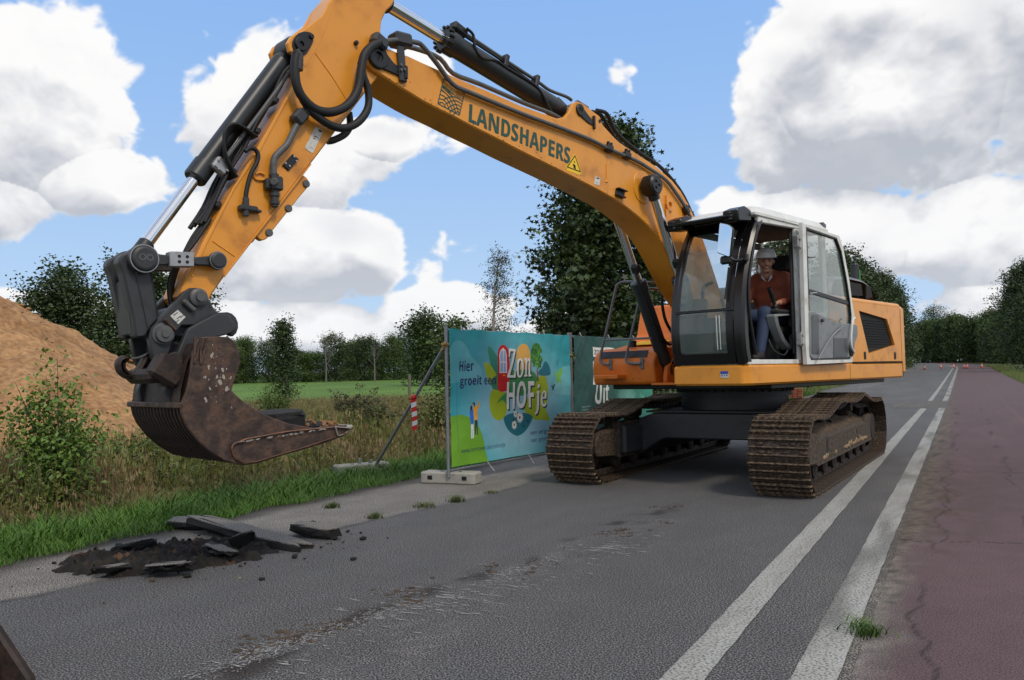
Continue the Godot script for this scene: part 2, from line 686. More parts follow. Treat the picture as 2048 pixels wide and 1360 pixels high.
	glass("pane_tint", Color(0.45, 0.55, 0.52), 0.28)
	# ground
	mat("asphalt", Color(1, 1, 1), 0.86, 0.0, speck, 0.62, stonebump, 0.3)
	mat("asphalt_side", lc(0.022, 0.021, 0.021), 0.75, 0.0, speck, 1.6, stonebump, 1.0)
	mat("path", Color(1, 1, 1), 0.88, 0.0, pathspeck, 0.7, stonebump, 0.35)
	mat("marking", lc(0.52, 0.52, 0.50), 0.8, 0.0, worn, 0.9, stonebump, 0.5)
	mat("soil", Color(1, 1, 1), 0.95, 0.0, dust, 0.5, bumps, 0.6)
	mat("sand", Color(1, 1, 1), 0.95, 0.0, ntex(33, 0.03, 5, [[0.0, Color(0.68, 0.62, 0.58)], [0.4, Color(0.88, 0.85, 0.82)], [0.6, Color(1, 1, 1)], [1.0, Color(1, 1, 1)]]), 0.5, finebump, 0.7)
	for k in ["asphalt", "path", "marking", "soil", "sand"]:
		M[k].uv1_world_triplanar = true
	var leaf := mat("leaf", Color.WHITE, 0.55)
	leaf.backlight_enabled = true
	leaf.backlight = Color(0.42, 0.45, 0.18)
	var blade := mat("blade", Color.WHITE, 0.6)
	blade.backlight_enabled = true
	blade.backlight = Color(0.4, 0.42, 0.2)
	mat("bark", lc(0.085, 0.07, 0.055), 0.95, 0.0, dust, 3.0, finebump, 0.8)
	mat("dead_bark", lc(0.14, 0.13, 0.115), 0.9)
	mat("birch_bark", lc(0.42, 0.40, 0.37), 0.85, 0.0, dust, 3.0)


# ---------------------------------------------------------------- setting
func pave(x: float, z: float) -> Color:  # the colour of the carriageway with its own wear, dust and dirt
	var n0 := noise.get_noise_2d(x * 0.55, z * 0.16)
	var n1 := noise.get_noise_2d(x * 2.3 + 40.0, z * 1.1)
	var n2 := noise.get_noise_2d(x * 7.0 - 20.0, z * 7.0)
	var g := 0.205 + 0.030 * n0 + 0.026 * n1 + 0.016 * n2
	var c := Color(g * 1.01, g, g * 0.99)
	var strip := -4.95 - 0.035 * z * 0.0 + 0.10 * noise.get_noise_2d(z * 0.9, 7.0) + clampf((z + 3.0) * -0.10, -0.2, 0.45)
	var s := 1.0 - smoothstep(strip - 0.06, strip + 0.07, x)
	c = c.lerp(Color(0.40, 0.375, 0.33) * (1.0 + 0.25 * n1 + 0.2 * n2), s * 0.95)
	var crack := absf(x - strip - 0.05 - 0.04 * noise.get_noise_2d(z * 3.0, 1.0))
	if crack < 0.03:
		c = c.lerp(Color(0.035, 0.031, 0.026), (1.0 - crack / 0.03) * 0.8 * smoothstep(-0.35, 0.2, noise.get_noise_2d(z * 0.8, 33.0)))
	var edge := smoothstep(-5.65, -6.05, x + 0.12 * n1)
	c = c.lerp(Color(0.065, 0.052, 0.036), edge)
	# mud trodden off the tracks, in a band along the machine's path
	var lane := exp(-pow((x + 2.90 - 0.16 * (-z - 2.2) * 0.6 + 0.12 * noise.get_noise_2d(z * 0.7, 3.0)) / 0.13, 2.0)) * smoothstep(-8.6, -6.0, z) * smoothstep(-1.0, -2.2, z)
	var broken := smoothstep(0.06, 0.42, noise.get_noise_2d(x * 3.2, z * 1.7 + 9.0))
	c = c.lerp(Color(0.05, 0.036, 0.026), clampf(lane * broken * 1.2, 0.0, 0.9))
	var scrape := exp(-pow((x + 2.42 + 0.16 * noise.get_noise_2d(z * 0.9, 13.0)) / 0.20, 2.0)) * smoothstep(-7.2, -5.5, z) * smoothstep(-1.2, -2.4, z)
	var bits := smoothstep(0.10, 0.42, noise.get_noise_2d(x * 9.0 + z * 7.0, z * 2.6 - x * 1.6))
	c = c.lerp(Color(0.40, 0.375, 0.34), clampf(scrape * bits * 0.5, 0.0, 0.4))
	# pale dust by the outer line
	var dusty := exp(-pow((x + 0.62) / 0.16, 2.0)) * smoothstep(-0.1, 0.35, noise.get_noise_2d(x * 2.0, z * 0.6 + 50.0))
	c = c.lerp(Color(0.36, 0.335, 0.29), dusty * 0.5)
	var gutter := smoothstep(-0.56, -0.47, x + 0.05 * n2 + 0.03 * n1)
	c = c.lerp(Color(0.33, 0.305, 0.26).lerp(Color(0.21, 0.175, 0.135), smoothstep(-4.0, -7.0, z)) * (1.0 + 0.9 * n2 + 0.4 * n1), gutter * 0.95)
	# far, the old surface is paler
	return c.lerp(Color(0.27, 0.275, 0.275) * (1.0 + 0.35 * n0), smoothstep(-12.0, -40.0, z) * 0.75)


func cycle(x: float, z: float) -> Color:
	var n0 := noise.get_noise_2d(x * 0.8 + 90.0, z * 0.25)
	var n1 := noise.get_noise_2d(x * 3.0, z * 3.0 + 70.0)
	var c := Color(0.195, 0.125, 0.132) * (1.0 + 0.22 * n0 + 0.14 * n1)
	var rough := noise.get_noise_2d(x * 9.0, z * 9.0)
	var dirt := smoothstep(-0.26 + 0.14 * smoothstep(-5.0, -9.0, z), -0.42, x + 0.10 * noise.get_noise_2d(x * 4.0, z * 1.1) + 0.05 * rough)
	c = c.lerp(Color(0.31, 0.285, 0.245).lerp(Color(0.20, 0.160, 0.118), smoothstep(-4.0, -7.0, z)) * (1.0 + 0.4 * n1 + 0.8 * rough), dirt * 0.95)
	var clay := exp(-pow((x + 0.16) / 0.20, 2.0)) * exp(-pow((z + 8.2) / 2.2, 2.0)) * smoothstep(-0.15, 0.3, noise.get_noise_2d(x * 2.4, z * 1.3 + 4.0))
	c = c.lerp(Color(0.135, 0.085, 0.055) * (1.0 + 0.5 * rough), clay * 0.85)
	for k in [[0.42, 31.0, 0.7], [-0.2, 57.0, 0.75], [1.35, 77.0, 0.4]]:  # wandering cracks
		var cx: float = k[0] + 0.12 * noise.get_noise_2d(z * 0.7, k[1]) + 0.05 * noise.get_noise_2d(z * 4.0, k[1] + 3.0)
		var wd := 0.013
		var on: float = smoothstep(-0.25, 0.05, noise.get_noise_2d(z * 0.5, k[1] + 9.0)) * k[2]
		var q := absf(x - cx) / wd
		if q < 1.0:
			c = c.lerp(Color(0.02, 0.014, 0.014), (1.0 - q * q) * on)
	var cross := absf(fposmod(z + 0.12 * sin(x * 3.0) + 0.1 * noise.get_noise_2d(x * 3.0, z), 4.3) - 2.0)
	if cross < 0.012:
		c = c.lerp(Color(0.025, 0.018, 0.018), 0.75)
	if absf(x - 1.12) < 0.045:
		c = c.lerp(Color(0.30, 0.17, 0.17), 0.5)
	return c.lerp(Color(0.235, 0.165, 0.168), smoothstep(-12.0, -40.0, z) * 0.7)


func field(x: float, z: float) -> Color:
	var n0 := noise.get_noise_2d(x * 0.12, z * 0.12)
	var n1 := noise.get_noise_2d(x * 1.3, z * 1.3)
	var c := Color(0.11, 0.09, 0.045).lerp(Color(0.075, 0.095, 0.026), smoothstep(-0.3, 0.3, n0)) * (1.0 + 0.5 * n1)
	# the grazed meadow in front of the wood
	var r := sqrt(x * x + z * z)
	var meadow := smoothstep(38.0, 50.0, r + 6.0 * n0) * smoothstep(-12.0, -22.0, x)
	c = c.lerp(Color(0.12, 0.255, 0.022) * (1.0 + 0.35 * n0 + 0.15 * n1), meadow)
	if x > 2.4:
		c = c.lerp(Color(0.08, 0.125, 0.028) * (1.0 + 0.4 * n1), 0.8)
	return c


func steps(a: float, b: float, first: float, grow: float) -> Array:
	var o := [a]
	var d := first
	var s := signf(b - a)
	while (b - o[-1]) * s > d:
		o.append(o[-1] + d * s)
		d *= grow
	o.append(b)
	return o


func strip(called: String, x0: float, x1: float, zs: Array, up: float, m: Material, cf: Callable, cells: int, rag := 0.0) -> void:
	var g := Geo.new()
	var us := lin(x0, x1, cells)
	g.sheet(us, zs, func(u, w): return Vector3(u + bend(w) + (rag * noise.get_noise_2d(w * 2.5, u * 9.0) if u == x0 or u == x1 else 0.0), gy(u, w) + up, w), cf)
	struct(called, g, m)


func make_setting() -> void:
	# ground: one sheet to the horizon
	var g := Geo.new()
	var rs := [0.0, 1.5, 3.0]
	while rs[-1] < 1500.0:
		rs.append(rs[-1] * 1.09 + 0.2)
	g.sheet(lin(0, TAU, 144), rs, func(a, r): return Vector3(r * cos(a), gy(r * cos(a), r * sin(a)) - 0.035, r * sin(a)), func(_a, _r, p): return field(p.x, p.z))
	struct("ground", g, M.soil)
	var far := steps(-12.0, -235.0, 0.3, 1.035)
	var near := Geo.new()
	near.sheet(steps(-6.15, -0.42, 0.055, 1.0), steps(2.0, -12.0, 0.055, 1.0), func(u, w): return Vector3(u, 0.012 * noise.get_noise_2d(u * 0.6, w * 0.6) * smoothstep(-0.6, -1.6, u), w), func(u, w, _p): return pave(u, w))
	struct("road", near, M.asphalt)
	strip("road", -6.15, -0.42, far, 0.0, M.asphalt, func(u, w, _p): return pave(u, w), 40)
	strip("cycle_path", -0.455, 1.6, steps(2.0, -12.0, 0.035, 1.0), 0.004, M.path, func(u, w, _p): return cycle(u, w), 150, 0.0)
	strip("cycle_path", 1.6, 2.75, steps(2.0, -12.0, 0.2, 1.0), 0.004, M.path, func(u, w, _p): return cycle(u, w), 12, 0.0)
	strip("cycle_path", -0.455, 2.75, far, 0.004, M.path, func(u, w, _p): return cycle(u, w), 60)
	# painted lines, frayed and worn
	for k in [["lane_line", -1.15, -0.985, 2.0, -26.4], ["lane_line", -1.13, -0.99, -31.5, -230.0], ["edge_line", -0.67, -0.50, 2.0, -230.0]]:
		var zs := steps(k[3], k[4], 0.06, 1.012)
		var l := Geo.new()
		var x0: float = k[1]
		var x1: float = k[2]
		l.sheet(lin(x0, x1, 4), zs, func(u, w):
			var rag := 0.009 * noise.get_noise_2d(w * 22.0, u * 30.0) if u == x0 or u == x1 else 0.0
			return Vector3(u + rag + bend(w), gy(u, w) + 0.012 * noise.get_noise_2d(u * 0.6, w * 0.6) * smoothstep(-0.6, -1.6, u) * (1.0 if w > -12.0 else 0.0) + 0.005, w),
			func(u, w, _p):
				var t := noise.get_noise_2d(u * 4.0 + 3.0, w * 0.8)
				var v := 0.93 + 0.18 * t + 0.2 * noise.get_noise_2d(u * 14.0, w * 14.0)
				if x0 > -0.8:
					v *= lerpf(1.0, 0.55, smoothstep(-0.1, 0.3, noise.get_noise_2d(u * 3.0, w * 0.5 + 20.0)))
				return Color(v, v * 0.985, v * 0.95))
		struct(k[0], l, M.marking)
	# a square patch of older concrete let into the road
	var patch := Geo.new()
	patch.sheet(lin(-2.0, -0.5, 6), lin(-26.6, -31.2, 10), func(u, w): return Vector3(u, gy(u, w) + 0.006, w), func(u, w, _p): return Color(0.25, 0.24, 0.215) * (1.0 + 0.4 * noise.get_noise_2d(u * 3.0, w * 3.0)))
	struct("road_patch", patch, M.asphalt)
	scrapes()


func scrapes() -> void:
	# pale strokes that the track bars scratched into the road, and trodden mud beside them
	var g := Geo.new()
	var m := Geo.new()
	var r2 := RandomNumberGenerator.new()
	r2.seed = 19
	g.tinted = true
	m.tinted = true
	var mid := func(z: float) -> float:
		if z > -3.3:
			return lerpf(-2.98, -2.82, clampf((-z - 2.2) / 1.1, 0.0, 1.0))
		return lerpf(-2.82, -2.30, clampf((-z - 3.3) / 2.8, 0.0, 1.0))
	var stroke := func(p: Vector3, d: Vector3, ln: float, w: float, t: float) -> void:
		var n := Vector3(-d.z, 0, d.x)
		g.col = Color(t, t * 0.975, t * 0.93)
		var a := p - d * ln
		var b := p + d * ln * r2.randf_range(0.6, 1.0)
		var j := n * r2.randfn(0, 0.003)
		g.tri(a, p + n * w + j, b, Vector3.UP, Vector3.UP, Vector3.UP)
		g.tri(a, b, p - n * w * 0.8 + j, Vector3.UP, Vector3.UP, Vector3.UP)
	var level := func(x: float, z: float) -> float: return 0.012 * noise.get_noise_2d(x * 0.6, z * 0.6) + 0.0045
	for k in 46:   # one row for each bar of the track
		var z := -2.5 - k * 0.078 + r2.randfn(0, 0.02)
		var on := smoothstep(-0.2, 0.25, noise.get_noise_2d(z * 0.9, 61.0))
		for s in 3 + int(on * 30.0 * r2.randf()):
			var x: float = mid.call(z) + 0.14 + r2.randfn(0, 0.16)
			stroke.call(Vector3(x, level.call(x, z), z + r2.randfn(0, 0.020) - (x + 2.6) * 0.06), Vector3(1, 0, r2.randfn(-0.06, 0.08)).normalized(), 0.006 + absf(r2.randfn(0, 0.030)), r2.randf_range(0.0015, 0.006), r2.randf_range(0.22, 0.44))
	for k in 4200:   # dust ground off along the line of travel
		var z := r2.randf_range(-6.6, -1.7)
		if r2.randf() > smoothstep(-0.25, 0.3, noise.get_noise_2d(z * 0.8, 71.0)):
			continue
		var x: float = mid.call(z) + r2.randfn(0, 0.055)
		stroke.call(Vector3(x, level.call(x, z) + 0.0008, z), Vector3(r2.randfn(0, 0.8), 0, 1).normalized(), 0.003 + absf(r2.randfn(0, 0.009)), r2.randf_range(0.001, 0.004), r2.randf_range(0.20, 0.42))
	obj("scrape_marks", g, mat("chalk", Color.WHITE, 0.9), self, "structure")
	for k in 1500:
		var z := r2.randf_range(-7.4, -1.6)
		var x: float = mid.call(z) - 0.10 + r2.randfn(0, 0.11)
		if r2.randf() > smoothstep(0.0, 0.3, noise.get_noise_2d(x * 1.2 + 3.0, z * 1.1)):
			continue
		var t := r2.randf_range(0.6, 1.4)
		m.col = Color(0.060, 0.043, 0.030) * t
		var e := pow(r2.randf(), 2.0)
		m.ell(Vector3(x, 0.012 * noise.get_noise_2d(x * 0.6, z * 0.6), z), Vector3(0.006 + 0.022 * e, 0.003 + 0.006 * e, 0.006 + 0.020 * e), 6, 4, Basis(Vector3.UP, r2.randf() * TAU))
	obj("trodden_mud", m, mat("mud_vc", Color.WHITE, 0.9), self, "stuff")
	tag(get_node("trodden_mud"), "dark trodden mud crumbs in a line along the road in front of the machine", "mud")


# ---------------------------------------------------------------- excavator
const AX := Basis(Vector3(0, 0, 1), Vector3(0, 1, 0), Vector3(-1, 0, 0))  # outline in (z, y), depth along -x
const AY := Basis(Vector3(1, 0, 0), Vector3(0, 0, 1), Vector3(0, -1, 0))  # outline in (x, z), depth along -y


func ring(g: Geo, outer: Array, inner: Array, z0: float, z1: float) -> void:
	var m := outer.size()
	for i in m:
		var j := (i + 1) % m
		var a: Vector2 = outer[i]
		var b: Vector2 = outer[j]
		var d: Vector2 = inner[j]
		var e: Vector2 = inner[i]
		for zz in [[z0, -1.0], [z1, 1.0]]:
			g.quad(Vector3(a.x, a.y, zz[0]), Vector3(b.x, b.y, zz[0]), Vector3(d.x, d.y, zz[0]), Vector3(e.x, e.y, zz[0]), Vector3(0, 0, zz[1]))
		var mid := (a + b) * 0.5 - (d + e) * 0.5
		var na := (b - a).orthogonal().normalized()
		if na.dot(mid) < 0.0:
			na = -na
		var nb := (d - e).orthogonal().normalized()
		if nb.dot(mid) > 0.0:
			nb = -nb
		g.quad(Vector3(a.x, a.y, z0), Vector3(b.x, b.y, z0), Vector3(b.x, b.y, z1), Vector3(a.x, a.y, z1), Vector3(na.x, na.y, 0))
		g.quad(Vector3(e.x, e.y, z0), Vector3(d.x, d.y, z0), Vector3(d.x, d.y, z1), Vector3(e.x, e.y, z1), Vector3(nb.x, nb.y, 0))


func shrink(outer: Array, by: float) -> Array:
	var c := Vector2.ZERO
	for p in outer:
		c += p / outer.size()
	var m := outer.size()
	var out := []
	for i in m:
		var p: Vector2 = outer[i]
		var a: Vector2 = (p - outer[(i + m - 1) % m]).normalized().orthogonal()
		var b: Vector2 = (outer[(i + 1) % m] - p).normalized().orthogonal()
		if a.dot(c - p) < 0.0:
			a = -a
		if b.dot(c - p) < 0.0:
			b = -b
		var k := (a + b).normalized()
		out.append(p + k * (by / maxf(k.dot(b), 0.4)))
	return out


func text_mesh(s: String, height: float, bold := true, depth := 0.0, font := "Droid Sans") -> TextMesh:
	var t := TextMesh.new()
	var f := SystemFont.new()
	f.font_names = PackedStringArray([font])
	f.font_weight = 700 if bold else 400
	t.font = f
	t.text = s
	t.font_size = 64
	t.pixel_size = height / 46.0
	t.depth = depth
	t.curve_step = 1.0
	return t


func pin_cap(g: Geo, p: Vector2, z: float, r: float, t: float, hole := true) -> void:
	g.lathe(Vector3(p.x, p.y, z), Vector3(0, 0, 1), [[0.0, r], [t * 0.8, r], [t, r * 0.9], [t, r * 0.42], [t * (0.3 if hole else 1.15), r * 0.36], [t * (0.3 if hole else 1.15), 0.0]], 20)


func bolt(g: Geo, p: Vector3, r := 0.013, t := 0.014) -> void:
	g.cyl(p, p + Vector3(0, 0, t), r, 6, 0.003)


func hydraulic(root: Node3D, called: String, a: Vector3, b: Vector3, split: float, rb: float, rr: float) -> MeshInstance3D:
	var d := (b - a).normalized()
	var l := a.distance_to(b)
	var g := Geo.new()
	g.lathe(a, d, [[0.06, 0.0], [0.06, rb * 0.75], [0.13, rb], [split - 0.14, rb], [split - 0.14, rb * 1.12], [split - 0.012, rb * 1.12], [split, rb * 1.0], [split, rr]], 24)
	g.cyl(a - Vector3(0, 0, 0.085), a + Vector3(0, 0, 0.085), 0.085, 20, 0.008)
	var o := obj(called, g, M.cylinder, root)
	var r := Geo.new()
	r.lathe(a, d, [[split - 0.02, rr], [l - 0.05, rr]], 24)
	obj("rod", r, M.chrome, o)
	var e := Geo.new()
	e.cyl(b - Vector3(0, 0, 0.08), b + Vector3(0, 0, 0.08), rr * 1.7, 20, 0.008)
	e.lathe(a, d, [[l - 0.17, rr * 1.02], [l - 0.16, rr * 1.25], [l - 0.03, rr * 1.3], [l - 0.03, 0.0]], 20)
	obj("rod_eye", e, M.cylinder, o)
	return o


func make_excavator() -> void:
	var x := thing("excavator", "big yellow tracked excavator with raised boom, white cab and rusty bucket", "excavator", Vector3(-2.642, 0, -10.477), deg_to_rad(76.0))
	undercarriage(x)
	upper(x)
	cab(x)
	boom_and_stick(x)
	bucket(x)


func undercarriage(x: Node3D) -> void:
	var turn := Transform3D(Basis(Vector3.UP, deg_to_rad(10.8)))
	# the path of the chain, seen from the side
	var ctrl := []
	for k in 9:
		var a := lerpf(-90.0, -270.0, k / 8.0)
		ctrl.append(Vector2(-2.06 + 0.40 * cos(deg_to_rad(a)), 0.40 + 0.40 * sin(deg_to_rad(a))))
	ctrl.append_array([Vector2(-1.72, 0.785), Vector2(-1.42, 0.79), Vector2(-1.08, 0.85), Vector2(-0.72, 0.915), Vector2(-0.3, 0.90), Vector2(0.2, 0.885), Vector2(0.55, 0.905), Vector2(0.83, 0.94), Vector2(1.1, 0.905), Vector2(1.45, 0.85), Vector2(1.8, 0.825)])
	for k in 9:
		var a := lerpf(90.0, -90.0, k / 8.0)
		ctrl.append(Vector2(2.24 + 0.41 * cos(deg_to_rad(a)), 0.41 + 0.41 * sin(deg_to_rad(a))))
	for k in range(1, 8):
		ctrl.append(Vector2(lerpf(2.24, -2.06, k / 8.0), 0.0))
	var path := []
	var m := ctrl.size()
	for i in m:
		for k in 10:
			path.append(ctrl[i].cubic_interpolate(ctrl[(i + 1) % m], ctrl[(i + m - 1) % m], ctrl[(i + 2) % m], k / 10.0))
	var total := 0.0
	for i in path.size():
		total += path[i].distance_to(path[(i + 1) % path.size()])
	var count := 47
	var spots := []
	var run := 0.0
	var want := 0.03
	for i in path.size():
		var p: Vector2 = path[i]
		var q: Vector2 = path[(i + 1) % path.size()]
		var l := p.distance_to(q)
		while want <= run + l and spots.size() < count:
			var t := (q - p).normalized()
			spots.append([p.lerp(q, (want - run) / l), t])
			want += total / count
		run += l
	var pitch := total / count
	# one shoe: plate with three grousers, bolts and the two mud holes
	var shoes := []
	for vv in 3:
		var s := Geo.new()
		var r2 := RandomNumberGenerator.new()
		r2.seed = 40 + vv
		s.tinted = true
		s.col = Color(0.50, 0.47, 0.45)
		s.box(Vector3(0, 0.030, 0), Vector3(pitch * 0.94, 0.014, 0.60), 0.003)
		for k in 3:
			var gx := (k - 1) * pitch / 3.0
			var hh := 0.033 + r2.randf() * 0.006
			s.col = Color(1.0, 0.97, 0.93) * r2.randf_range(0.85, 1.1)
			for part in 2:
				var zc := -0.152 if part == 0 else 0.152
				s.box(Vector3(gx + r2.randfn(0, 0.001), 0.023 - hh * 0.5, zc), Vector3(0.013, hh, 0.292 if k != 1 else 0.27), 0.004)
			s.box(Vector3(gx, 0.023 - hh * 0.45, 0), Vector3(0.015, hh * 0.8, 0.05), 0.004)
		s.col = Color(0.55, 0.48, 0.40)
		for k in 9:  # caked dirt between the bars
			var p := Vector3((r2.randi_range(0, 1) - 0.5) * pitch * 0.36, 0.018, r2.randf_range(-0.27, 0.27))
			s.ell(p, Vector3(r2.randf_range(0.012, 0.028), r2.randf_range(0.006, 0.014), r2.randf_range(0.02, 0.06)), 7, 4)
		shoes.append(s.mesh())
	for side in [1.0, -1.0]:
		var zc: float = side * 1.17
		var holder := Geo.new()   # chain links
		holder.xf = turn
		for s in spots:
			var t: Vector2 = s[1]
			var nn := Vector2(-t.y, t.x)
			var bs := Basis(Vector3(t.x, t.y, 0), Vector3(nn.x, nn.y, 0), Vector3(0, 0, 1))
			var inward := Vector3(nn.x, nn.y, 0)
			if inward.dot(Vector3(0, 0.42, 0) - Vector3(0, s[0].y, 0)) + inward.dot(Vector3(-s[0].x, 0, 0)) * 0.2 < 0.0:
				inward = -inward
			for dz in [-0.085, 0.085]:
				holder.box(Vector3(s[0].x, s[0].y, zc + dz) + inward * 0.085, Vector3(pitch * 0.98, 0.085, 0.038), 0.01, bs)
			holder.cyl(Vector3(s[0].x, s[0].y, zc - 0.11) + inward * 0.085, Vector3(s[0].x, s[0].y, zc + 0.11) + inward * 0.085, 0.026, 8)
		var track := obj("track", holder, M.track_link, x)
		var n := 0
		for s in spots:
			var t: Vector2 = s[1]
			var inw := Vector2(t.y, -t.x)
			var o := MeshInstance3D.new()
			o.mesh = shoes[n % 3]
			o.material_override = M.pad
			o.name = "track_shoe" if n == 0 else "track_shoe_%03d" % n
			n += 1
			var bx := Vector3(t.x, t.y, 0)
			var by := Vector3(inw.x, inw.y, 0)
			o.transform = turn * Transform3D(Basis(bx, by, bx.cross(by)), Vector3(s[0].x, s[0].y, zc))
			track.add_child(o)
		for k in 7:
			var r := Geo.new()
			r.xf = turn
			var rx := lerpf(-1.45, 1.62, k / 6.0)
			r.lathe(Vector3(rx, 0.215, zc - 0.15), Vector3(0, 0, 1), [[0.0, 0.0], [0.0, 0.05], [0.02, 0.115], [0.07, 0.115], [0.09, 0.085], [0.21, 0.085], [0.23, 0.115], [0.28, 0.115], [0.3, 0.05], [0.3, 0.0]], 18)
			obj("roller", r, M.track_link, track)
		for cx in [-0.72, 0.83]:
			var r := Geo.new()
			r.xf = turn
			r.cyl(Vector3(cx, 0.77, zc - 0.13), Vector3(cx, 0.77, zc + 0.13), 0.07, 16)
			r.box(Vector3(cx, 0.70, zc), Vector3(0.12, 0.1, 0.2), 0.02)
			obj("carrier_roller", r, M.track_link, track)
		var idler := Geo.new()
		idler.xf = turn
		idler.lathe(Vector3(-2.06, 0.40, zc - 0.10), Vector3(0, 0, 1), [[0.0, 0.0], [0.0, 0.2], [0.03, 0.27], [0.04, 0.30], [0.16, 0.30], [0.17, 0.27], [0.2, 0.2], [0.2, 0.0]], 28)
		obj("idler", idler, M.track_link, track)
		var sp := Geo.new()
		sp.xf = turn
		var teeth := []
		for k in 46:
			var a := TAU * k / 46.0
			var rr := 0.335 if k % 2 == 0 else 0.275
			teeth.append(Vector2(2.24 + rr * cos(a), 0.41 + rr * sin(a)))
		sp.ext(teeth, zc - 0.03, zc + 0.03, 0.004, 10.0)
		sp.cyl(Vector3(2.24, 0.41, zc - 0.17), Vector3(2.24, 0.41, zc + 0.17), 0.2, 24, 0.02)
		obj("sprocket", sp, M.track_link, track)
		# the side frame with its sloping, dirt-covered top
		var f := Geo.new()
		f.xf = turn * Transform3D(AX)
		var sec := []
		for q in [Vector2(-0.20, 0.24), Vector2(0.155, 0.255), Vector2(0.165, 0.275), Vector2(0.165, 0.50), Vector2(0.13, 0.55), Vector2(-0.1, 0.67), Vector2(-0.20, 0.67)]:
			sec.append(Vector2(zc + side * q.x, q.y))
		f.ext(sec, -1.78, 1.55, 0.012, 20.0)
		f.xf = turn
		var fork := [Vector2(-2.12, 0.30), Vector2(-1.5, 0.255), Vector2(-1.5, 0.56), Vector2(-1.6, 0.60), Vector2(-2.0, 0.60), Vector2(-2.12, 0.5)]
		for dz in [[0.115, 0.19], [-0.19, -0.115]]:
			var za: float = zc + dz[0]
			f.ext(round2(fork, 0.06), za, zc + dz[1], 0.012)
		f.ext(round2([Vector2(1.6, 0.26), Vector2(2.1, 0.22), Vector2(2.35, 0.4), Vector2(2.1, 0.62), Vector2(1.6, 0.6)], 0.1), zc + side * 0.13 - 0.03, zc + side * 0.13 + 0.03, 0.01)
		var fr := obj("track_frame", f, M.muddy, x)
		var rail := Geo.new()
		rail.xf = turn
		rail.box(Vector3(0.08, 0.262, zc + side * 0.185), Vector3(3.5, 0.022, 0.05), 0.004)
		obj("guard_rail", rail, M.muddy, fr)
		for hx in [[-0.95, 0.41, 0.055, 0.10], [0.95, 0.425, 0.05, 0.06]]:
			var hg := Geo.new()
			hg.xf = turn
			var hp := []
			for k in 16:
				var a := TAU * k / 16.0
				hp.append(Vector2(hx[0] + hx[2] * cos(a), hx[1] + (hx[3] if k < 8 or hx[3] > 0.08 else 0.02) * sin(a)))
			hg.ext(hp, minf(zc + side * 0.150, zc + side * 0.1675), maxf(zc + side * 0.150, zc + side * 0.1675), 0.002)
			obj("hole", hg, M.grid, fr)
		# caked soil along the side and on the slope
		var mg := Geo.new()
		mg.xf = turn
		var mr := RandomNumberGenerator.new()
		mr.seed = 91
		for k in 120:
			var px := mr.randf_range(-1.45, 1.7)
			if noise.get_noise_2d(px * 1.6, 40.0 + side) < -0.02:
				continue
			mg.ell(Vector3(px, mr.randf_range(0.285, 0.31) + 0.12 * maxf(0.0, noise.get_noise_2d(px * 2.0, 4.0)) * mr.randf(), zc + side * 0.166), Vector3(mr.randf_range(0.015, 0.06), mr.randf_range(0.008, 0.035), mr.randf_range(0.004, 0.012)), 7, 5)
		obj("dried_mud", mg, M.drymud, fr, "stuff")
		var mt := Geo.new()
		mt.xf = turn
		mt.sheet(lin(-1.5, 1.7, 64), lin(-0.10, 0.135, 10), func(u, w):
			var base: float = 0.555 - (w - 0.125) * 0.50
			var edge: float = clampf(minf((w + 0.1) / 0.05, (0.135 - w) / 0.05), 0.0, 1.0) * clampf(minf((u + 1.5) / 0.1, (1.7 - u) / 0.1), 0.0, 1.0)
			return Vector3(u, base + edge * (0.02 + 0.03 * noise.get_noise_2d(u * 4.0, w * 9.0)), zc + side * w))
		obj("soil_on_frame", mt, M.mudpile, fr, "stuff")
		for sx in [-1.25, -0.05]:
			var sl := Geo.new()
			sl.xf = turn
			sl.box(Vector3(sx, 0.615, zc + side * 0.02), Vector3(0.28, 0.05, 0.035), 0.01, Basis(Vector3.UP, side * 0.3))
			obj("slot", sl, M.grid, fr)
	# middle of the undercarriage
	var c := Geo.new()
	c.xf = turn * Transform3D(AX)
	c.ext(round2([Vector2(-1.0, 0.66), Vector2(-0.75, 0.76), Vector2(0.75, 0.76), Vector2(1.0, 0.66), Vector2(1.0, 0.20), Vector2(0.62, 0.44), Vector2(-0.62, 0.44), Vector2(-1.0, 0.20)], 0.08), -0.98, 0.98, 0.015)
	c.xf = turn
	c.box(Vector3(0, 0.775, 0), Vector3(2.02, 0.024, 1.66), 0.006)
	for s in [1.0, -1.0]:
		for e in [-1.0, 1.0]:
			c.box(Vector3(e * 1.15, 0.45, s * 0.96), Vector3(0.7, 0.36, 0.12), 0.03)
	obj("centre_frame", c, M.steel_dark, x)
	var ring_g := Geo.new()
	ring_g.lathe(Vector3(0, 0.78, 0), Vector3.UP, [[0.0, 0.68], [0.17, 0.68], [0.17, 0.72], [0.235, 0.72], [0.235, 0.70], [0.26, 0.70], [0.26, 0.75], [0.335, 0.75], [0.335, 0.0]], 56)
	var sr := obj("slewing_ring", ring_g, M.steel_dark, x)
	var bg := Geo.new()
	for k in 44:
		var a := TAU * k / 44.0
		bg.cyl(Vector3(0.735 * cos(a), 1.005, 0.735 * sin(a)), Vector3(0.735 * cos(a), 1.04, 0.735 * sin(a)), 0.018, 6, 0.003)
	obj("bolt_ring", bg, M.black, sr, "stuff")


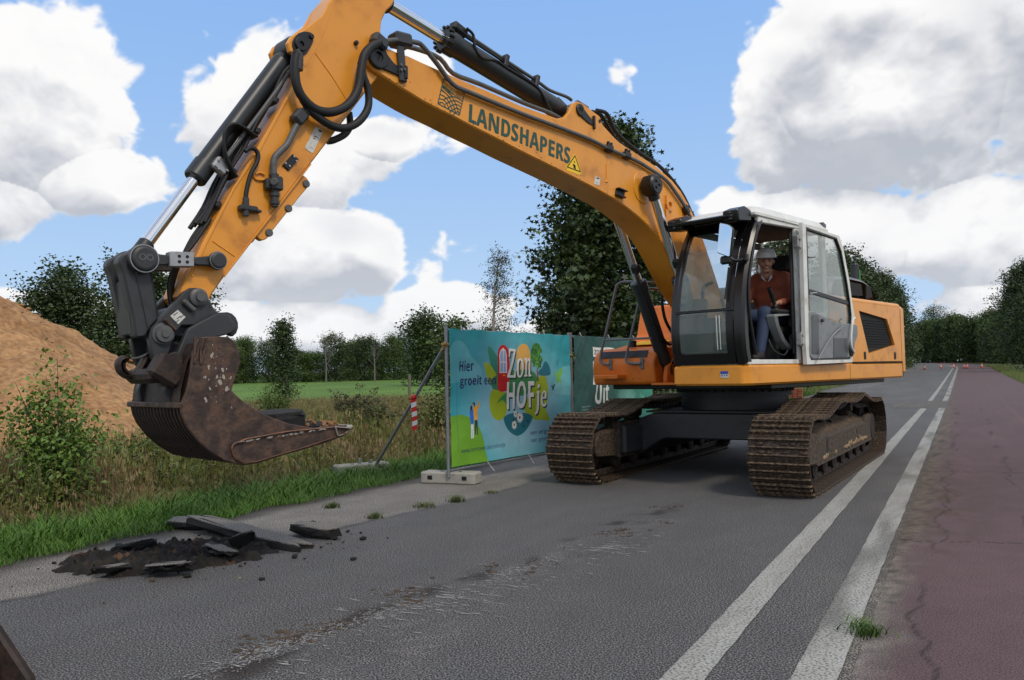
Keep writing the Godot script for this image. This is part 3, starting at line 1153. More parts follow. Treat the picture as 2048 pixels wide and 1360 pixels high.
func upper(x: Node3D) -> void:
	var g := Geo.new()
	g.xf = Transform3D(AY)
	g.ext(round2([Vector2(-2.07, 0.38), Vector2(-2.07, 1.20), Vector2(-2.0, 1.27), Vector2(2.68, 1.27), Vector2(2.68, -1.25), Vector2(-1.0, -1.25), Vector2(-1.0, 0.38)], 0.03), -1.335, -1.12, 0.022)
	var deck := obj("deck", g, M.yellow, x)
	var s := Geo.new()
	s.box(Vector3(0.66, 1.228, 1.2705), Vector3(0.006, 0.19, 0.003), 0.0)
	s.box(Vector3(2.685, 1.23, 1.2705), Vector3(0.008, 0.2, 0.003), 0.0)
	s.box(Vector3(1.75, 1.345, 1.262), Vector3(1.9, 0.016, 0.016), 0.0)
	obj("seam", s, M.grid, deck)
	var st := Geo.new()
	st.box(Vector3(-2.0715, 1.257, 1.0), Vector3(0.003, 0.03, 0.088), 0.0)
	obj("sticker", st, M.blue_print, deck)
	st = Geo.new()
	st.box(Vector3(-2.0715, 1.222, 1.003), Vector3(0.003, 0.036, 0.094), 0.0)
	var wp := obj("sticker", st, M.white_print, deck)
	st = Geo.new()
	for k in 3:
		st.box(Vector3(-2.0735, 1.228, 0.975 + k * 0.028), Vector3(0.002, 0.012, 0.014), 0.0)
	obj("print", st, M.blue_print, wp) if false else obj("print", st, M.blue_print, deck)
	var un := Geo.new()
	un.box(Vector3(0.6, 1.09, 0), Vector3(3.6, 0.06, 2.2), 0.01)
	obj("belly_plate", un, M.black, x)
	# side door over the engine, with its big grille
	var o := [Vector2(0.10, 1.353), Vector2(0.10, 2.135), Vector2(2.665, 2.145), Vector2(2.68, 1.36)]
	var hole := [Vector2(1.365, 1.464), Vector2(1.067, 2.03), Vector2(2.119, 1.956), Vector2(2.406, 1.591)]
	g = Geo.new()
	ring(g, o, hole, 1.20, 1.262)
	var door := obj("engine_door", g, M.yellow, x)
	g = Geo.new()
	g.tube([Vector3(0.12, 2.148, 1.217), Vector3(2.665, 2.157, 1.217)], 0.046, 14)
	obj("shoulder", g, M.yellow, door)
	g = Geo.new()
	g.ext(hole, 1.215, 1.225)
	var gr := obj("grille", g, M.grid, door)
	for k in 15:
		var t := 1.50 + k * 0.035
		var b := Geo.new()
		b.box(Vector3(1.72 - (t - 1.75) * 0.05, t, 1.232), Vector3(1.16 if t > 1.6 else 0.8, 0.012, 0.01), 0.0)
		if k > 1 and k < 13:
			obj("grille_bar", b, M.grid, door)
	for lx in [1.216, 2.387]:
		var l := Geo.new()
		l.box(Vector3(lx, 1.437, 1.264), Vector3(0.07, 0.105, 0.012), 0.005)
		obj("latch", l, M.black, door)
		l = Geo.new()
		l.box(Vector3(lx, 1.437, 1.272), Vector3(0.03, 0.06, 0.01), 0.004)
		obj("latch_grip", l, M.steel_dark, door)
	g = Geo.new()
	g.xf = Transform3D(AX)
	g.box(Vector3(0, 0, 0), Vector3(0.001, 0.001, 0.001))
	g = Geo.new()
	g.ext([Vector2(0.12, 2.160), Vector2(0.12, 2.192), Vector2(2.66, 2.201), Vector2(2.66, 2.168)], -1.25, 1.219, 0.004)
	obj("engine_deck", g, M.yellow, x)
	g = Geo.new()
	g.box(Vector3(1.35, 1.76, 0.0), Vector3(2.5, 0.82, 2.3), 0.0)
	obj("engine_bay", g, M.grid, x)
	g = Geo.new()
	g.xf = Transform3D(AY)
	var cw := [Vector2(2.695, 1.262), Vector2(2.82, 1.262), Vector2(2.90, 1.24), Vector2(2.96, 1.18), Vector2(3.0, 1.05)]
	for k in 7:
		var a := lerpf(0.9, -0.9, k / 6.0)
		cw.append(Vector2(3.0 + 0.05 * (1.0 - a * a), a))
	cw.append_array([Vector2(3.0, -1.05), Vector2(2.96, -1.18), Vector2(2.90, -1.24), Vector2(2.82, -1.262), Vector2(2.695, -1.262)])
	g.ext(cw, -2.20, -1.14, 0.07, 60.0)
	var cwo := obj("counterweight", g, M.yellow, x)
	g = Geo.new()
	g.box(Vector3(2.94, 1.87, 1.20), Vector3(0.10, 0.012, 0.06), 0.004, Basis(Vector3(0, 0, 1), 0.2))
	obj("grab_edge", g, M.yellow, cwo)
	# engine hood
	g = Geo.new()
	g.ext(round2([Vector2(0.75, 2.19), Vector2(0.9, 2.50), Vector2(1.5, 2.545), Vector2(2.0, 2.535), Vector2(2.35, 2.47), Vector2(2.52, 2.33), Vector2(2.58, 2.195)], 0.1), -1.0, 1.0, 0.04, 60.0)
	var hood := obj("engine_hood", g, M.hood, x)
	for v in [[1.15, 1.95], [2.08, 2.33]]:
		g = Geo.new()
		var a: float = v[0]
		var b: float = v[1]
		g.ext(round2([Vector2(a, 2.26), Vector2(a + 0.03, 2.47), Vector2(b - 0.04, 2.46 if b < 2.2 else 2.43), Vector2(b, 2.30)], 0.02), 0.99, 1.004)
		obj("vent", g, M.grid, hood)
	g = Geo.new()
	g.cyl(Vector3(2.38, 2.3, 0.75), Vector3(2.38, 2.80, 0.75), 0.055, 16, 0.01)
	g.lathe(Vector3(2.38, 2.80, 0.75), Vector3.UP, [[0.0, 0.055], [0.03, 0.045], [0.03, 0.0]], 14)
	var ex := obj("exhaust", g, M.steel_dark, x)
	g = Geo.new()
	g.box(Vector3(2.40, 2.62, 0.812), Vector3(0.035, 0.22, 0.01), 0.003)
	obj("green_tag", g, mat("green_tag", Color(0.18, 0.55, 0.25), 0.5), ex)
	# right-hand toolbox with step, grip strip and handrails
	g = Geo.new()
	g.ext(round2([Vector2(-0.95, 1.12), Vector2(-1.41, 1.12), Vector2(-1.43, 1.40), Vector2(-1.36, 1.53), Vector2(-1.22, 1.585), Vector2(-0.95, 1.60)], 0.06), -1.25, -0.30, 0.015)
	var tb := obj("toolbox", g, M.orange, x)
	g = Geo.new()
	g.box(Vector3(-1.38, 1.508, -0.78), Vector3(0.10, 0.004, 0.72), 0.0, Basis(Vector3(0, 0, 1), 1.02))
	obj("grip_strip", g, M.black, tb)
	g = Geo.new()
	g.box(Vector3(-1.51, 1.225, -0.91), Vector3(0.19, 0.05, 0.36), 0.006)
	obj("step", g, M.orange, tb)
	g = Geo.new()
	for k in 3:
		g.cyl(Vector3(-1.405, 1.20 + 0.02 * (k % 2), -0.62 + k * 0.05), Vector3(-1.417, 1.20 + 0.02 * (k % 2), -0.62 + k * 0.05), 0.008, 8, 0.001)
	obj("bolt_holes", g, M.grid, tb, "stuff")
	g = Geo.new()
	g.ext(round2([Vector2(-0.95, 1.33), Vector2(-0.95, 1.60), Vector2(-0.62, 1.66), Vector2(-0.42, 1.78), Vector2(-0.30, 2.20), Vector2(0.12, 2.20), Vector2(0.12, 1.33)], 0.05), -1.25, -0.34, 0.02)
	var tank := obj("fuel_tank", g, M.orange, x)
	g = Geo.new()
	g.box(Vector3(-0.74, 1.668, -0.80), Vector3(0.30, 0.006, 0.50), 0.0, Basis(Vector3(0, 0, 1), 0.18))
	obj("yellow_lid", g, M.warn_yellow, tank)
	g = Geo.new()
	g.cyl(Vector3(-1.15, 1.60, -0.80), Vector3(-1.15, 1.69, -0.80), 0.05, 12)
	obj("filler_cap", g, M.black, tank)
	g = Geo.new()
	var rail := spl([Vector3(-0.55, 2.36, -0.285), Vector3(-1.1, 2.37, -0.285), Vector3(-1.38, 2.385, -0.34), Vector3(-1.45, 2.41, -0.55), Vector3(-1.45, 2.425, -0.70), Vector3(-1.45, 2.40, -0.79), Vector3(-1.45, 2.33, -0.83), Vector3(-1.45, 1.95, -0.95), Vector3(-1.45, 1.54, -1.085), Vector3(-1.46, 1.44, -1.09), Vector3(-1.46, 1.395, -1.05), Vector3(-1.44, 1.385, -0.97)], 4)
	g.tube(rail, 0.017, 8)
	var hr := obj("handrail", g, M.rail, x)
	g = Geo.new()
	g.tube(spl([Vector3(-0.9, 2.30, -0.36), Vector3(-1.30, 2.32, -0.38), Vector3(-1.42, 2.28, -0.42), Vector3(-1.45, 2.16, -0.47), Vector3(-1.45, 1.55, -0.67), Vector3(-1.46, 1.44, -0.685), Vector3(-1.46, 1.395, -0.64), Vector3(-1.44, 1.385, -0.48)], 4), 0.017, 8)
	obj("handrail", g, M.rail, x)
	g = Geo.new()
	g.tube([Vector3(-1.45, 1.70, -1.03), Vector3(-1.45, 1.695, -0.28)], 0.014, 8)
	g.cut()
	g.tube([Vector3(-0.75, 1.72, -0.30), Vector3(-0.75, 2.36, -0.29)], 0.014, 8)
	obj("cross_bar", g, M.rail, hr)
	for zz in [-0.955, -0.475]:
		g = Geo.new()
		g.box(Vector3(-1.432, 1.385, zz), Vector3(0.014, 0.14, 0.05), 0.004)
		obj("rail_foot", g, M.rail, hr)
	# brackets of the boom foot and of the lift cylinders
	g = Geo.new()
	for s2 in [-1.0, 1.0]:
		var za: float = 0.20 if s2 > 0 else -0.26
		g.ext(round2([Vector2(-1.32, 1.12), Vector2(-1.27, 1.36), Vector2(-1.12, 1.42), Vector2(-0.75, 1.60), Vector2(-0.55, 1.95), Vector2(-0.30, 1.95), Vector2(0.1, 1.4), Vector2(0.1, 1.12)], 0.08), za, za + 0.06, 0.008)
	g.ext(round2([Vector2(-1.32, 1.12), Vector2(-1.29, 1.30), Vector2(-1.15, 1.40), Vector2(-0.9, 1.36), Vector2(-0.85, 1.12)], 0.06), 0.335, 0.375, 0.006)
	g.ext(round2([Vector2(-1.32, 1.12), Vector2(-1.29, 1.30), Vector2(-1.15, 1.40), Vector2(-0.9, 1.36), Vector2(-0.85, 1.12)], 0.06), -0.375, -0.335, 0.006)
	g.box(Vector3(-1.22, 1.13, 0.0), Vector3(0.36, 0.03, 0.74), 0.005)
	obj("boom_bracket", g, M.orange, x)


func cab(x: Node3D) -> void:
	var fp := [Vector2(-2.06, 1.34), Vector2(-2.105, 1.5), Vector2(-2.122, 1.68), Vector2(-2.112, 1.88), Vector2(-2.08, 2.08), Vector2(-2.02, 2.3), Vector2(-1.93, 2.53), Vector2(-1.82, 2.74), Vector2(-1.71, 2.88)]
	var fr := func(y: float) -> float:
		for i in fp.size() - 1:
			if y <= fp[i + 1].y:
				return lerpf(fp[i].x, fp[i + 1].x, (y - fp[i].y) / (fp[i + 1].y - fp[i].y))
		return fp[-1].x
	var zl := 1.262
	var zr := 0.40
	# shell: floor, sill, rear posts, lower rear wall
	var g := Geo.new()
	g.box(Vector3(-0.98, 1.352, 0.83), Vector3(2.1, 0.03, 0.85), 0.004)
	g.box(Vector3(-1.36, 1.362, 1.245), Vector3(1.20, 0.05, 0.034), 0.006)
	g.box(Vector3(-0.735, 2.13, 1.235), Vector3(0.13, 1.56, 0.055), 0.02)
	g.ext(round2([Vector2(-0.67, 1.34), Vector2(-0.67, 1.95), Vector2(0.06, 1.95), Vector2(0.06, 1.34)], 0.02), 1.20, 1.26, 0.01)
	g.box(Vector3(0.03, 2.13, 1.225), Vector3(0.09, 1.62, 0.07), 0.02)
	g.box(Vector3(0.03, 2.13, 0.425), Vector3(0.09, 1.62, 0.05), 0.02)
	g.box(Vector3(0.04, 1.62, 0.83), Vector3(0.05, 0.56, 0.78), 0.01)
	g.ext([Vector2(-1.70, 2.86), Vector2(-1.70, 2.93), Vector2(0.07, 2.97), Vector2(0.07, 2.90), Vector2(-0.70, 2.905)], 1.21, 1.258, 0.008)
	var c := obj("cab", g, M.cab_white, x)
	# black inner trim
	g = Geo.new()
	g.box(Vector3(-0.97, 1.62, 0.415), Vector3(2.04, 0.56, 0.03), 0.008)
	g.box(Vector3(-0.72, 2.2, 0.415), Vector3(0.08, 1.3, 0.035), 0.01)
	g.box(Vector3(-0.85, 2.87, 0.415), Vector3(1.75, 0.08, 0.04), 0.01)
	g.box(Vector3(-0.85, 2.935, 0.82), Vector3(1.66, 0.035, 0.80), 0.01)
	g.box(Vector3(0.005, 1.65, 0.83), Vector3(0.02, 0.6, 0.74), 0.005)
	g.box(Vector3(-0.80, 2.20, 1.20), Vector3(0.06, 1.5, 0.03), 0.01)
	g.box(Vector3(-0.78, 1.374, 0.83), Vector3(1.9, 0.014, 0.8), 0.0)
	g.ext(round2([Vector2(-0.76, 1.375), Vector2(-0.76, 2.1), Vector2(-0.02, 2.1), Vector2(-0.02, 1.375)], 0.04), 1.17, 1.198, 0.004)
	obj("inner_trim", g, M.interior, c)
	# corner posts
	for k in [[1.125, zl, 0.13], [zr - 0.015, 0.475, 0.09]]:
		var a := []
		var b := []
		for p in fp:
			a.append(p)
			b.append(p + Vector2(k[2] * (1.0 if p.y < 2.6 else 1.0), 0))
		b.reverse()
		a.append(Vector2(-1.60, 2.93))
		g = Geo.new()
		g.ext(a + b, k[0], k[1], 0.03 if k[0] > 1.0 else 0.02, 50.0)
		obj("front_post", g, M.cab_black, c)
	g = Geo.new()
	g.sheet(lin(0.45, 1.14, 3), lin(1.345, 1.475, 6), func(u, w): return Vector3(fr.call(w) + 0.004, w, u), null, false, Vector3(-1, 0, 0))
	g.cut()
	g.sheet(lin(0.45, 1.14, 3), lin(2.79, 2.93, 6), func(u, w): return Vector3(fr.call(minf(w, 2.88)) + 0.004 + maxf(0.0, w - 2.88) * 0.8, w, u), null, false, Vector3(-1, 0, 0))
	g.cut()
	g.box(Vector3(-2.035, 1.41, 0.8), Vector3(0.03, 0.13, 0.7), 0.005)
	obj("front_frame", g, M.cab_black, c)
	g = Geo.new()
	g.box(Vector3(-2.098, 1.915, 0.80), Vector3(0.03, 0.034, 0.70), 0.008)
	obj("window_bar", g, M.cab_black, c)
	# rounded black surround of the two front panes
	for r in [[1.46, 1.90], [1.93, 2.80]]:
		g = Geo.new()
		var y0: float = r[0]
		var y1: float = r[1]
		g.sheet(lin(0.455, 1.135, 6), lin(y0, y1, 16), func(u, w): return Vector3(fr.call(w) + 0.012 - 0.025 * (1.0 - pow((u - 0.8) / 0.34, 2.0)), w, u), null, false, Vector3(-1, 0, 0))
		obj("windscreen", g, M.pane, c)
	for k in [[1.06, 1.135], [0.455, 0.50]]:
		g = Geo.new()
		var z0: float = k[0]
		var z1: float = k[1]
		g.sheet(lin(z0, z1, 3), lin(1.46, 2.82, 20), func(u, w): return Vector3(fr.call(w) + 0.010 - 0.025 * (1.0 - pow((u - 0.8) / 0.34, 2.0)), w, u), null, false, Vector3(-1, 0, 0))
		obj("window_seal", g, M.cab_black, c)
	g = Geo.new()
	g.quad(Vector3(-1.97, 1.90, 0.408), Vector3(-0.76, 1.90, 0.408), Vector3(-0.76, 2.83, 0.408), Vector3(-1.72, 2.83, 0.408), Vector3(0, 0, 1))
	obj("side_window", g, M.pane, c)
	g = Geo.new()
	g.quad(Vector3(-0.68, 1.90, 0.408), Vector3(0.0, 1.90, 0.408), Vector3(0.0, 2.83, 0.408), Vector3(-0.68, 2.83, 0.408), Vector3(0, 0, 1))
	obj("side_window", g, M.pane, c)
	g = Geo.new()
	g.quad(Vector3(0.03, 1.92, 0.46), Vector3(0.03, 1.92, 1.18), Vector3(0.03, 2.86, 1.18), Vector3(0.03, 2.86, 0.46), Vector3(1, 0, 0))
	obj("rear_window", g, M.pane, c)
	g = Geo.new()
	g.quad(Vector3(-0.66, 1.96, 1.23), Vector3(-0.01, 1.96, 1.23), Vector3(-0.01, 2.88, 1.23), Vector3(-0.66, 2.88, 1.23), Vector3(0, 0, 1))
	obj("side_window", g, M.pane_tint, c)
	# roof
	g = Geo.new()
	g.sheet(lin(0.0, 1.0, 26), lin(0.0, 1.0, 16), func(u, w):
		var xx := lerpf(-1.80, 0.12, u)
		var e := minf(u / 0.12, (1.0 - u) / 0.09)
		var f := minf(w / 0.14, (1.0 - w) / 0.14)
		var h := 0.105 * sqrt(clampf(e * (2.0 - minf(e, 1.0)), 0.0, 1.0)) * sqrt(clampf(f * (2.0 - minf(f, 1.0)), 0.0, 1.0))
		return Vector3(xx, 2.955 + 0.028 * u + h, lerpf(0.385, 1.275, w)))
	g.ext(round2([Vector2(-1.80, 2.925), Vector2(-1.80, 2.96), Vector2(0.12, 2.985), Vector2(0.12, 2.955)], 0.01), 0.386, 1.274, 0.006)
	var roof := obj("roof", g, M.cab_white, c)
	g = Geo.new()
	g.ext(round2([Vector2(-2.09, 2.865), Vector2(-2.11, 2.905), Vector2(-1.93, 2.955), Vector2(-1.62, 3.03), Vector2(-1.60, 2.94), Vector2(-1.9, 2.90)], 0.02), 0.36, 1.16, 0.01)
	obj("roof_visor", g, M.cab_black, c)
	g = Geo.new()
	g.ext(round2([Vector2(-2.02, 2.93), Vector2(-1.85, 2.985), Vector2(-1.55, 3.045), Vector2(-1.5, 3.0), Vector2(-1.86, 2.96)], 0.015), 0.36, 1.08, 0.006)
	obj("roof_lip", g, M.cab_white, c)
	for zz in [0.46, 1.14]:
		g = Geo.new()
		g.ext(round2([Vector2(-2.08, 2.83), Vector2(-2.10, 2.95), Vector2(-1.93, 3.01), Vector2(-1.80, 2.98), Vector2(-1.80, 2.86)], 0.02), zz - 0.09, zz + 0.09, 0.012)
		var wl := obj("work_light", g, M.cab_black, c)
		for yy in 3:
			for q in 3:
				g = Geo.new()
				g.box(Vector3(-2.097 - (yy - 1) * 0.004, 2.865 + yy * 0.03, zz - 0.045 + q * 0.045), Vector3(0.012, 0.02, 0.033), 0.004)
				if q == 1:
					obj("lamp_lens", g, M.hood, c)
	g = Geo.new()
	g.tube([Vector3(-0.62, 3.05, 0.8), Vector3(-0.63, 3.24, 0.8)], 0.005, 6)
	obj("antenna", g, M.black, c)
	g = Geo.new()
	g.box(Vector3(0.09, 3.03, 1.17), Vector3(0.09, 0.10, 0.16), 0.015, Basis(Vector3(0, 0, 1), -0.3))
	g.cut()
	g.box(Vector3(0.0, 3.075, 1.0), Vector3(0.05, 0.02, 0.05), 0.004)
	obj("rear_lamp", g, M.hood, c)
	# mirror with arm
	var mq := [Vector2(1.005, 2.515), Vector2(1.05, 2.83), Vector2(1.165, 2.79), Vector2(1.205, 2.745), Vector2(1.165, 2.455), Vector2(1.14, 2.45)]
	g = Geo.new()
	g.xf = Transform3D(AX)
	g.ext(round2(mq, 0.02), 2.12, 2.165, 0.012)
	var mir := obj("mirror", g, M.black, c)
	g = Geo.new()
	g.xf = Transform3D(Basis(Vector3.UP, 0.0)) * Transform3D(AX)
	g.ext(round2(shrink(mq, 0.008), 0.016), 2.163, 2.169, 0.002)
	obj("mirror_glass", g, M.mirror, c)
	g = Geo.new()
	g.tube(spl([Vector3(-2.14, 2.48, 1.12), Vector3(-2.12, 2.42, 1.18), Vector3(-2.03, 2.43, 1.22), Vector3(-1.98, 2.46, 1.25)], 5), 0.016, 8)
	g.cut()
	g.box(Vector3(-2.13, 2.43, 1.10), Vector3(0.05, 0.09, 0.14), 0.02)
	g.cut()
	g.box(Vector3(-2.0, 2.45, 1.255), Vector3(0.06, 0.08, 0.04), 0.01)
	obj("mirror_arm", g, M.black, c)
	g = Geo.new()
	g.tube([Vector3(-2.06, 2.36, 1.085), Vector3(-2.135, 2.02, 1.07)], 0.010, 6)
	g.cut()
	g.tube([Vector3(-2.06, 2.38, 1.085), Vector3(-2.0, 2.43, 1.18)], 0.012, 6)
	obj("wiper", g, M.black, c)
	for k in 2:
		g = Geo.new()
		g.tube([Vector3(-2.125, 1.86, 0.955 + 0.035 * k), Vector3(-2.09, 1.50, 0.945 + 0.035 * k)], 0.006, 6)
		obj("wiper", g, M.cab_white, c)
	g = Geo.new()
	g.tube(spl([Vector3(-1.86, 1.44, 1.262), Vector3(-1.98, 1.8, 1.268), Vector3(-1.99, 2.15, 1.268), Vector3(-1.88, 2.5, 1.266), Vector3(-1.72, 2.82, 1.262)], 5), 0.016, 8)
	obj("door_seal", g, M.rubber, c)
	# open door, folded back
	var zd := 1.335
	var outl := [Vector2(-0.827, 2.952), Vector2(-0.697, 2.926), Vector2(0.243, 2.917), Vector2(0.366, 2.756), Vector2(0.521, 2.367), Vector2(0.581, 2.102), Vector2(0.643, 1.936), Vector2(0.511, 1.347), Vector2(-0.838, 1.328), Vector2(-0.859, 1.577)]
	var inl := [Vector2(-0.728, 2.907), Vector2(-0.626, 2.900), Vector2(0.157, 2.879), Vector2(0.292, 2.732), Vector2(0.441, 2.353), Vector2(0.515, 2.099), Vector2(0.537, 1.932), Vector2(0.428, 1.389), Vector2(-0.733, 1.382), Vector2(-0.744, 1.579)]
	g = Geo.new()
	ring(g, outl, inl, zd - 0.02, zd + 0.025)
	var d := obj("cab_door", g, M.cab_white, x)
	g = Geo.new()
	ring(g, shrink(inl, -0.004), shrink(inl, 0.016), zd - 0.012, zd + 0.028)
	obj("door_seal", g, M.black, d)
	g = Geo.new()
	g.ext([Vector2(-0.707, 2.201), Vector2(0.547, 2.117), Vector2(0.555, 2.064), Vector2(-0.704, 2.155)], zd - 0.01, zd + 0.015, 0.003)
	obj("window_bar", g, M.black, d)
	g = Geo.new()
	g.ext([Vector2(-0.700, 2.895), Vector2(0.157, 2.879), Vector2(0.292, 2.732), Vector2(0.433, 2.353), Vector2(0.486, 2.114), Vector2(-0.708, 2.189)], zd - 0.003, zd + 0.001)
	obj("door_window", g, M.pane_tint, d)
	g = Geo.new()
	g.ext([Vector2(-0.704, 2.155), Vector2(0.546, 2.067), Vector2(0.517, 1.828), Vector2(0.315, 1.833), Vector2(-0.151, 1.881), Vector2(-0.719, 1.944)], zd - 0.003, zd + 0.001)
	obj("door_window", g, M.pane_tint, d)
	g = Geo.new()
	g.ext(round2([Vector2(-0.753, 1.942), Vector2(-0.535, 1.928), Vector2(-0.158, 1.860), Vector2(0.205, 1.827), Vector2(0.526, 1.831), Vector2(0.693, 1.823), Vector2(0.696, 1.684), Vector2(0.579, 1.581), Vector2(0.551, 1.447), Vector2(0.351, 1.400), Vector2(-0.695, 1.382), Vector2(-0.775, 1.412)], 0.03), zd + 0.0, zd + 0.04, 0.012)
	var pn := obj("door_panel", g, M.door_grey, d)
	g = Geo.new()
	g.ext(round2([Vector2(-0.100, 1.640), Vector2(0.321, 1.648), Vector2(0.311, 1.422), Vector2(-0.123, 1.400)], 0.01), zd + 0.04, zd + 0.047, 0.003)
	g.cut()
	g.ext(round2([Vector2(-0.703, 1.898), Vector2(-0.511, 1.903), Vector2(-0.546, 1.443), Vector2(-0.744, 1.445)], 0.02), zd + 0.04, zd + 0.046, 0.003)
	obj("door_pocket", g, M.hood, d)
	g = Geo.new()
	g.tube(spl([Vector3(-0.632, 1.389, 1.405), Vector3(-0.471, 1.504, 1.405), Vector3(-0.288, 1.615, 1.405), Vector3(-0.102, 1.705, 1.405), Vector3(0.130, 1.784, 1.405)], 5), 0.012, 6)
	obj("panel_ridge", g, M.door_grey, d)
	g = Geo.new()
	g.tube(spl([Vector3(0.486, 1.901, 1.420), Vector3(0.404, 1.865, 1.420), Vector3(0.367, 1.757, 1.420), Vector3(0.339, 1.658, 1.420), Vector3(0.335, 1.576, 1.420), Vector3(0.367, 1.510, 1.420), Vector3(0.423, 1.475, 1.420)], 4), 0.014, 8)
	obj("door_handle", g, M.cab_white, d)
	g = Geo.new()
	var kp := Vector3(-0.443, 1.841, 1.380)
	g.cyl(kp, kp + Vector3(0, 0, 0.03), 0.022, 12)
	g.cut()
	kp = Vector3(0.431, 1.512, 1.380)
	g.ell(kp, Vector3(0.07, 0.10, 0.03), 14, 8)
	obj("door_knob", g, M.hood, d)
	for q in [[Vector2(-0.873, 2.806), Vector2(-0.693, 2.827), Vector2(-0.704, 2.702), Vector2(-0.884, 2.668)], [Vector2(-0.879, 1.700), Vector2(-0.702, 1.697), Vector2(-0.711, 1.513), Vector2(-0.892, 1.549)]]:
		g = Geo.new()
		g.ext(round2(q, 0.01), 1.262, 1.325, 0.005)
		bolt(g, Vector3(q[0].x + 0.03, q[0].y - 0.04, 1.325), 0.018)
		bolt(g, Vector3(q[0].x + 0.03, q[0].y - 0.14, 1.325), 0.018)
		g.cyl(Vector3(q[1].x, q[2].y, 1.325), Vector3(q[1].x, q[1].y, 1.325), 0.022, 10)
		obj("hinge", g, M.steel_bare, d)
	g = Geo.new()
	for yy in [2.56, 2.14]:
		g.cut()
		g.tube([Vector3(-0.70, yy, 1.36), Vector3(-0.60, yy + 0.012, 1.40)], 0.012, 6)
	obj("door_catch", g, M.steel_bare, d)
	# seat, console, levers
	g = Geo.new()
	g.box(Vector3(-0.62, 1.74, 0.82), Vector3(0.50, 0.13, 0.50), 0.05)
	g.cut()
	g.box(Vector3(-0.34, 2.10, 0.82), Vector3(0.14, 0.66, 0.48), 0.06, Basis(Vector3(0, 0, 1), -0.16))
	var seat := obj("seat", g, M.seat_cloth, x)
	g = Geo.new()
	g.box(Vector3(-0.30, 2.56, 0.83), Vector3(0.11, 0.24, 0.30), 0.05, Basis(Vector3(0, 0, 1), -0.1))
	obj("headrest", g, M.seat_cloth, seat)
	g = Geo.new()
	g.box(Vector3(-0.6, 1.52, 0.82), Vector3(0.42, 0.30, 0.38), 0.02)
	obj("seat_base", g, M.interior, seat)
	g = Geo.new()
	g.tube(spl([Vector3(-0.42, 1.40, 1.14), Vector3(-0.46, 1.9, 1.15), Vector3(-0.48, 2.12, 1.15), Vector3(-0.40, 2.17, 1.14), Vector3(-0.25, 2.17, 1.1)], 5), 0.013, 8)
	obj("grab_bar", g, M.black, seat)
	g = Geo.new()
	g.ext(round2([Vector2(-1.16, 1.90), Vector2(-0.78, 1.93), Vector2(-0.52, 1.91), Vector2(-0.50, 1.52), Vector2(-0.78, 1.50), Vector2(-0.96, 1.60), Vector2(-1.10, 1.76)], 0.04), 1.02, 1.16, 0.025)
	var con := obj("console", g, M.interior_grey, x)
	g = Geo.new()
	g.box(Vector3(-0.82, 1.94, 1.09), Vector3(0.55, 0.05, 0.14), 0.02)
	obj("armrest", g, M.interior, con)
	g = Geo.new()
	g.lathe(Vector3(-1.02, 1.93, 1.09), Vector3(-0.1, 1, 0), [[0.0, 0.055], [0.03, 0.05], [0.05, 0.035], [0.07, 0.04], [0.09, 0.025]], 14)
	g.tube([Vector3(-1.03, 2.0, 1.09), Vector3(-1.06, 2.07, 1.09), Vector3(-1.10, 2.13, 1.09), Vector3(-1.16, 2.20, 1.09)], [0.02, 0.024, 0.028, 0.022], 10)
	obj("joystick", g, M.black, con)
	g = Geo.new()
	g.box(Vector3(-1.05, 1.72, 0.52), Vector3(0.45, 0.34, 0.12), 0.03)
	g.tube([Vector3(-1.15, 1.88, 0.55), Vector3(-1.25, 2.12, 0.55)], 0.022, 8)
	obj("console", g, M.interior, x)
	g = Geo.new()
	for zz in [0.70, 0.92]:
		g.cut()
		g.tube([Vector3(-1.62, 1.38, zz), Vector3(-1.70, 1.62, zz), Vector3(-1.68, 1.80, zz)], 0.012, 6)
		g.box(Vector3(-1.62, 1.43, zz), Vector3(0.22, 0.02, 0.10), 0.006, Basis(Vector3(0, 0, 1), 0.35))
	g.cut()
	g.tube(spl([Vector3(-1.15, 1.62, 1.06), Vector3(-1.12, 1.5, 1.10), Vector3(-0.95, 1.44, 1.14), Vector3(-0.82, 1.52, 1.14)], 4), 0.009, 6)
	obj("pedals", g, M.steel_dark, x)
	g = Geo.new()
	g.box(Vector3(-1.78, 1.385, 1.18), Vector3(0.22, 0.012, 0.10), 0.003, Basis(Vector3.UP, 0.3))
	tag(obj("papers", g, M.white_print), "folded white papers lying on the cab floor behind the sill", "papers")
	get_node("papers").transform = x.transform
	g = Geo.new()
	g.box(Vector3(-1.60, 2.0, 0.47), Vector3(0.05, 0.2, 0.16), 0.015, Basis(Vector3.UP, 0.5))
	obj("display", g, M.black, x)


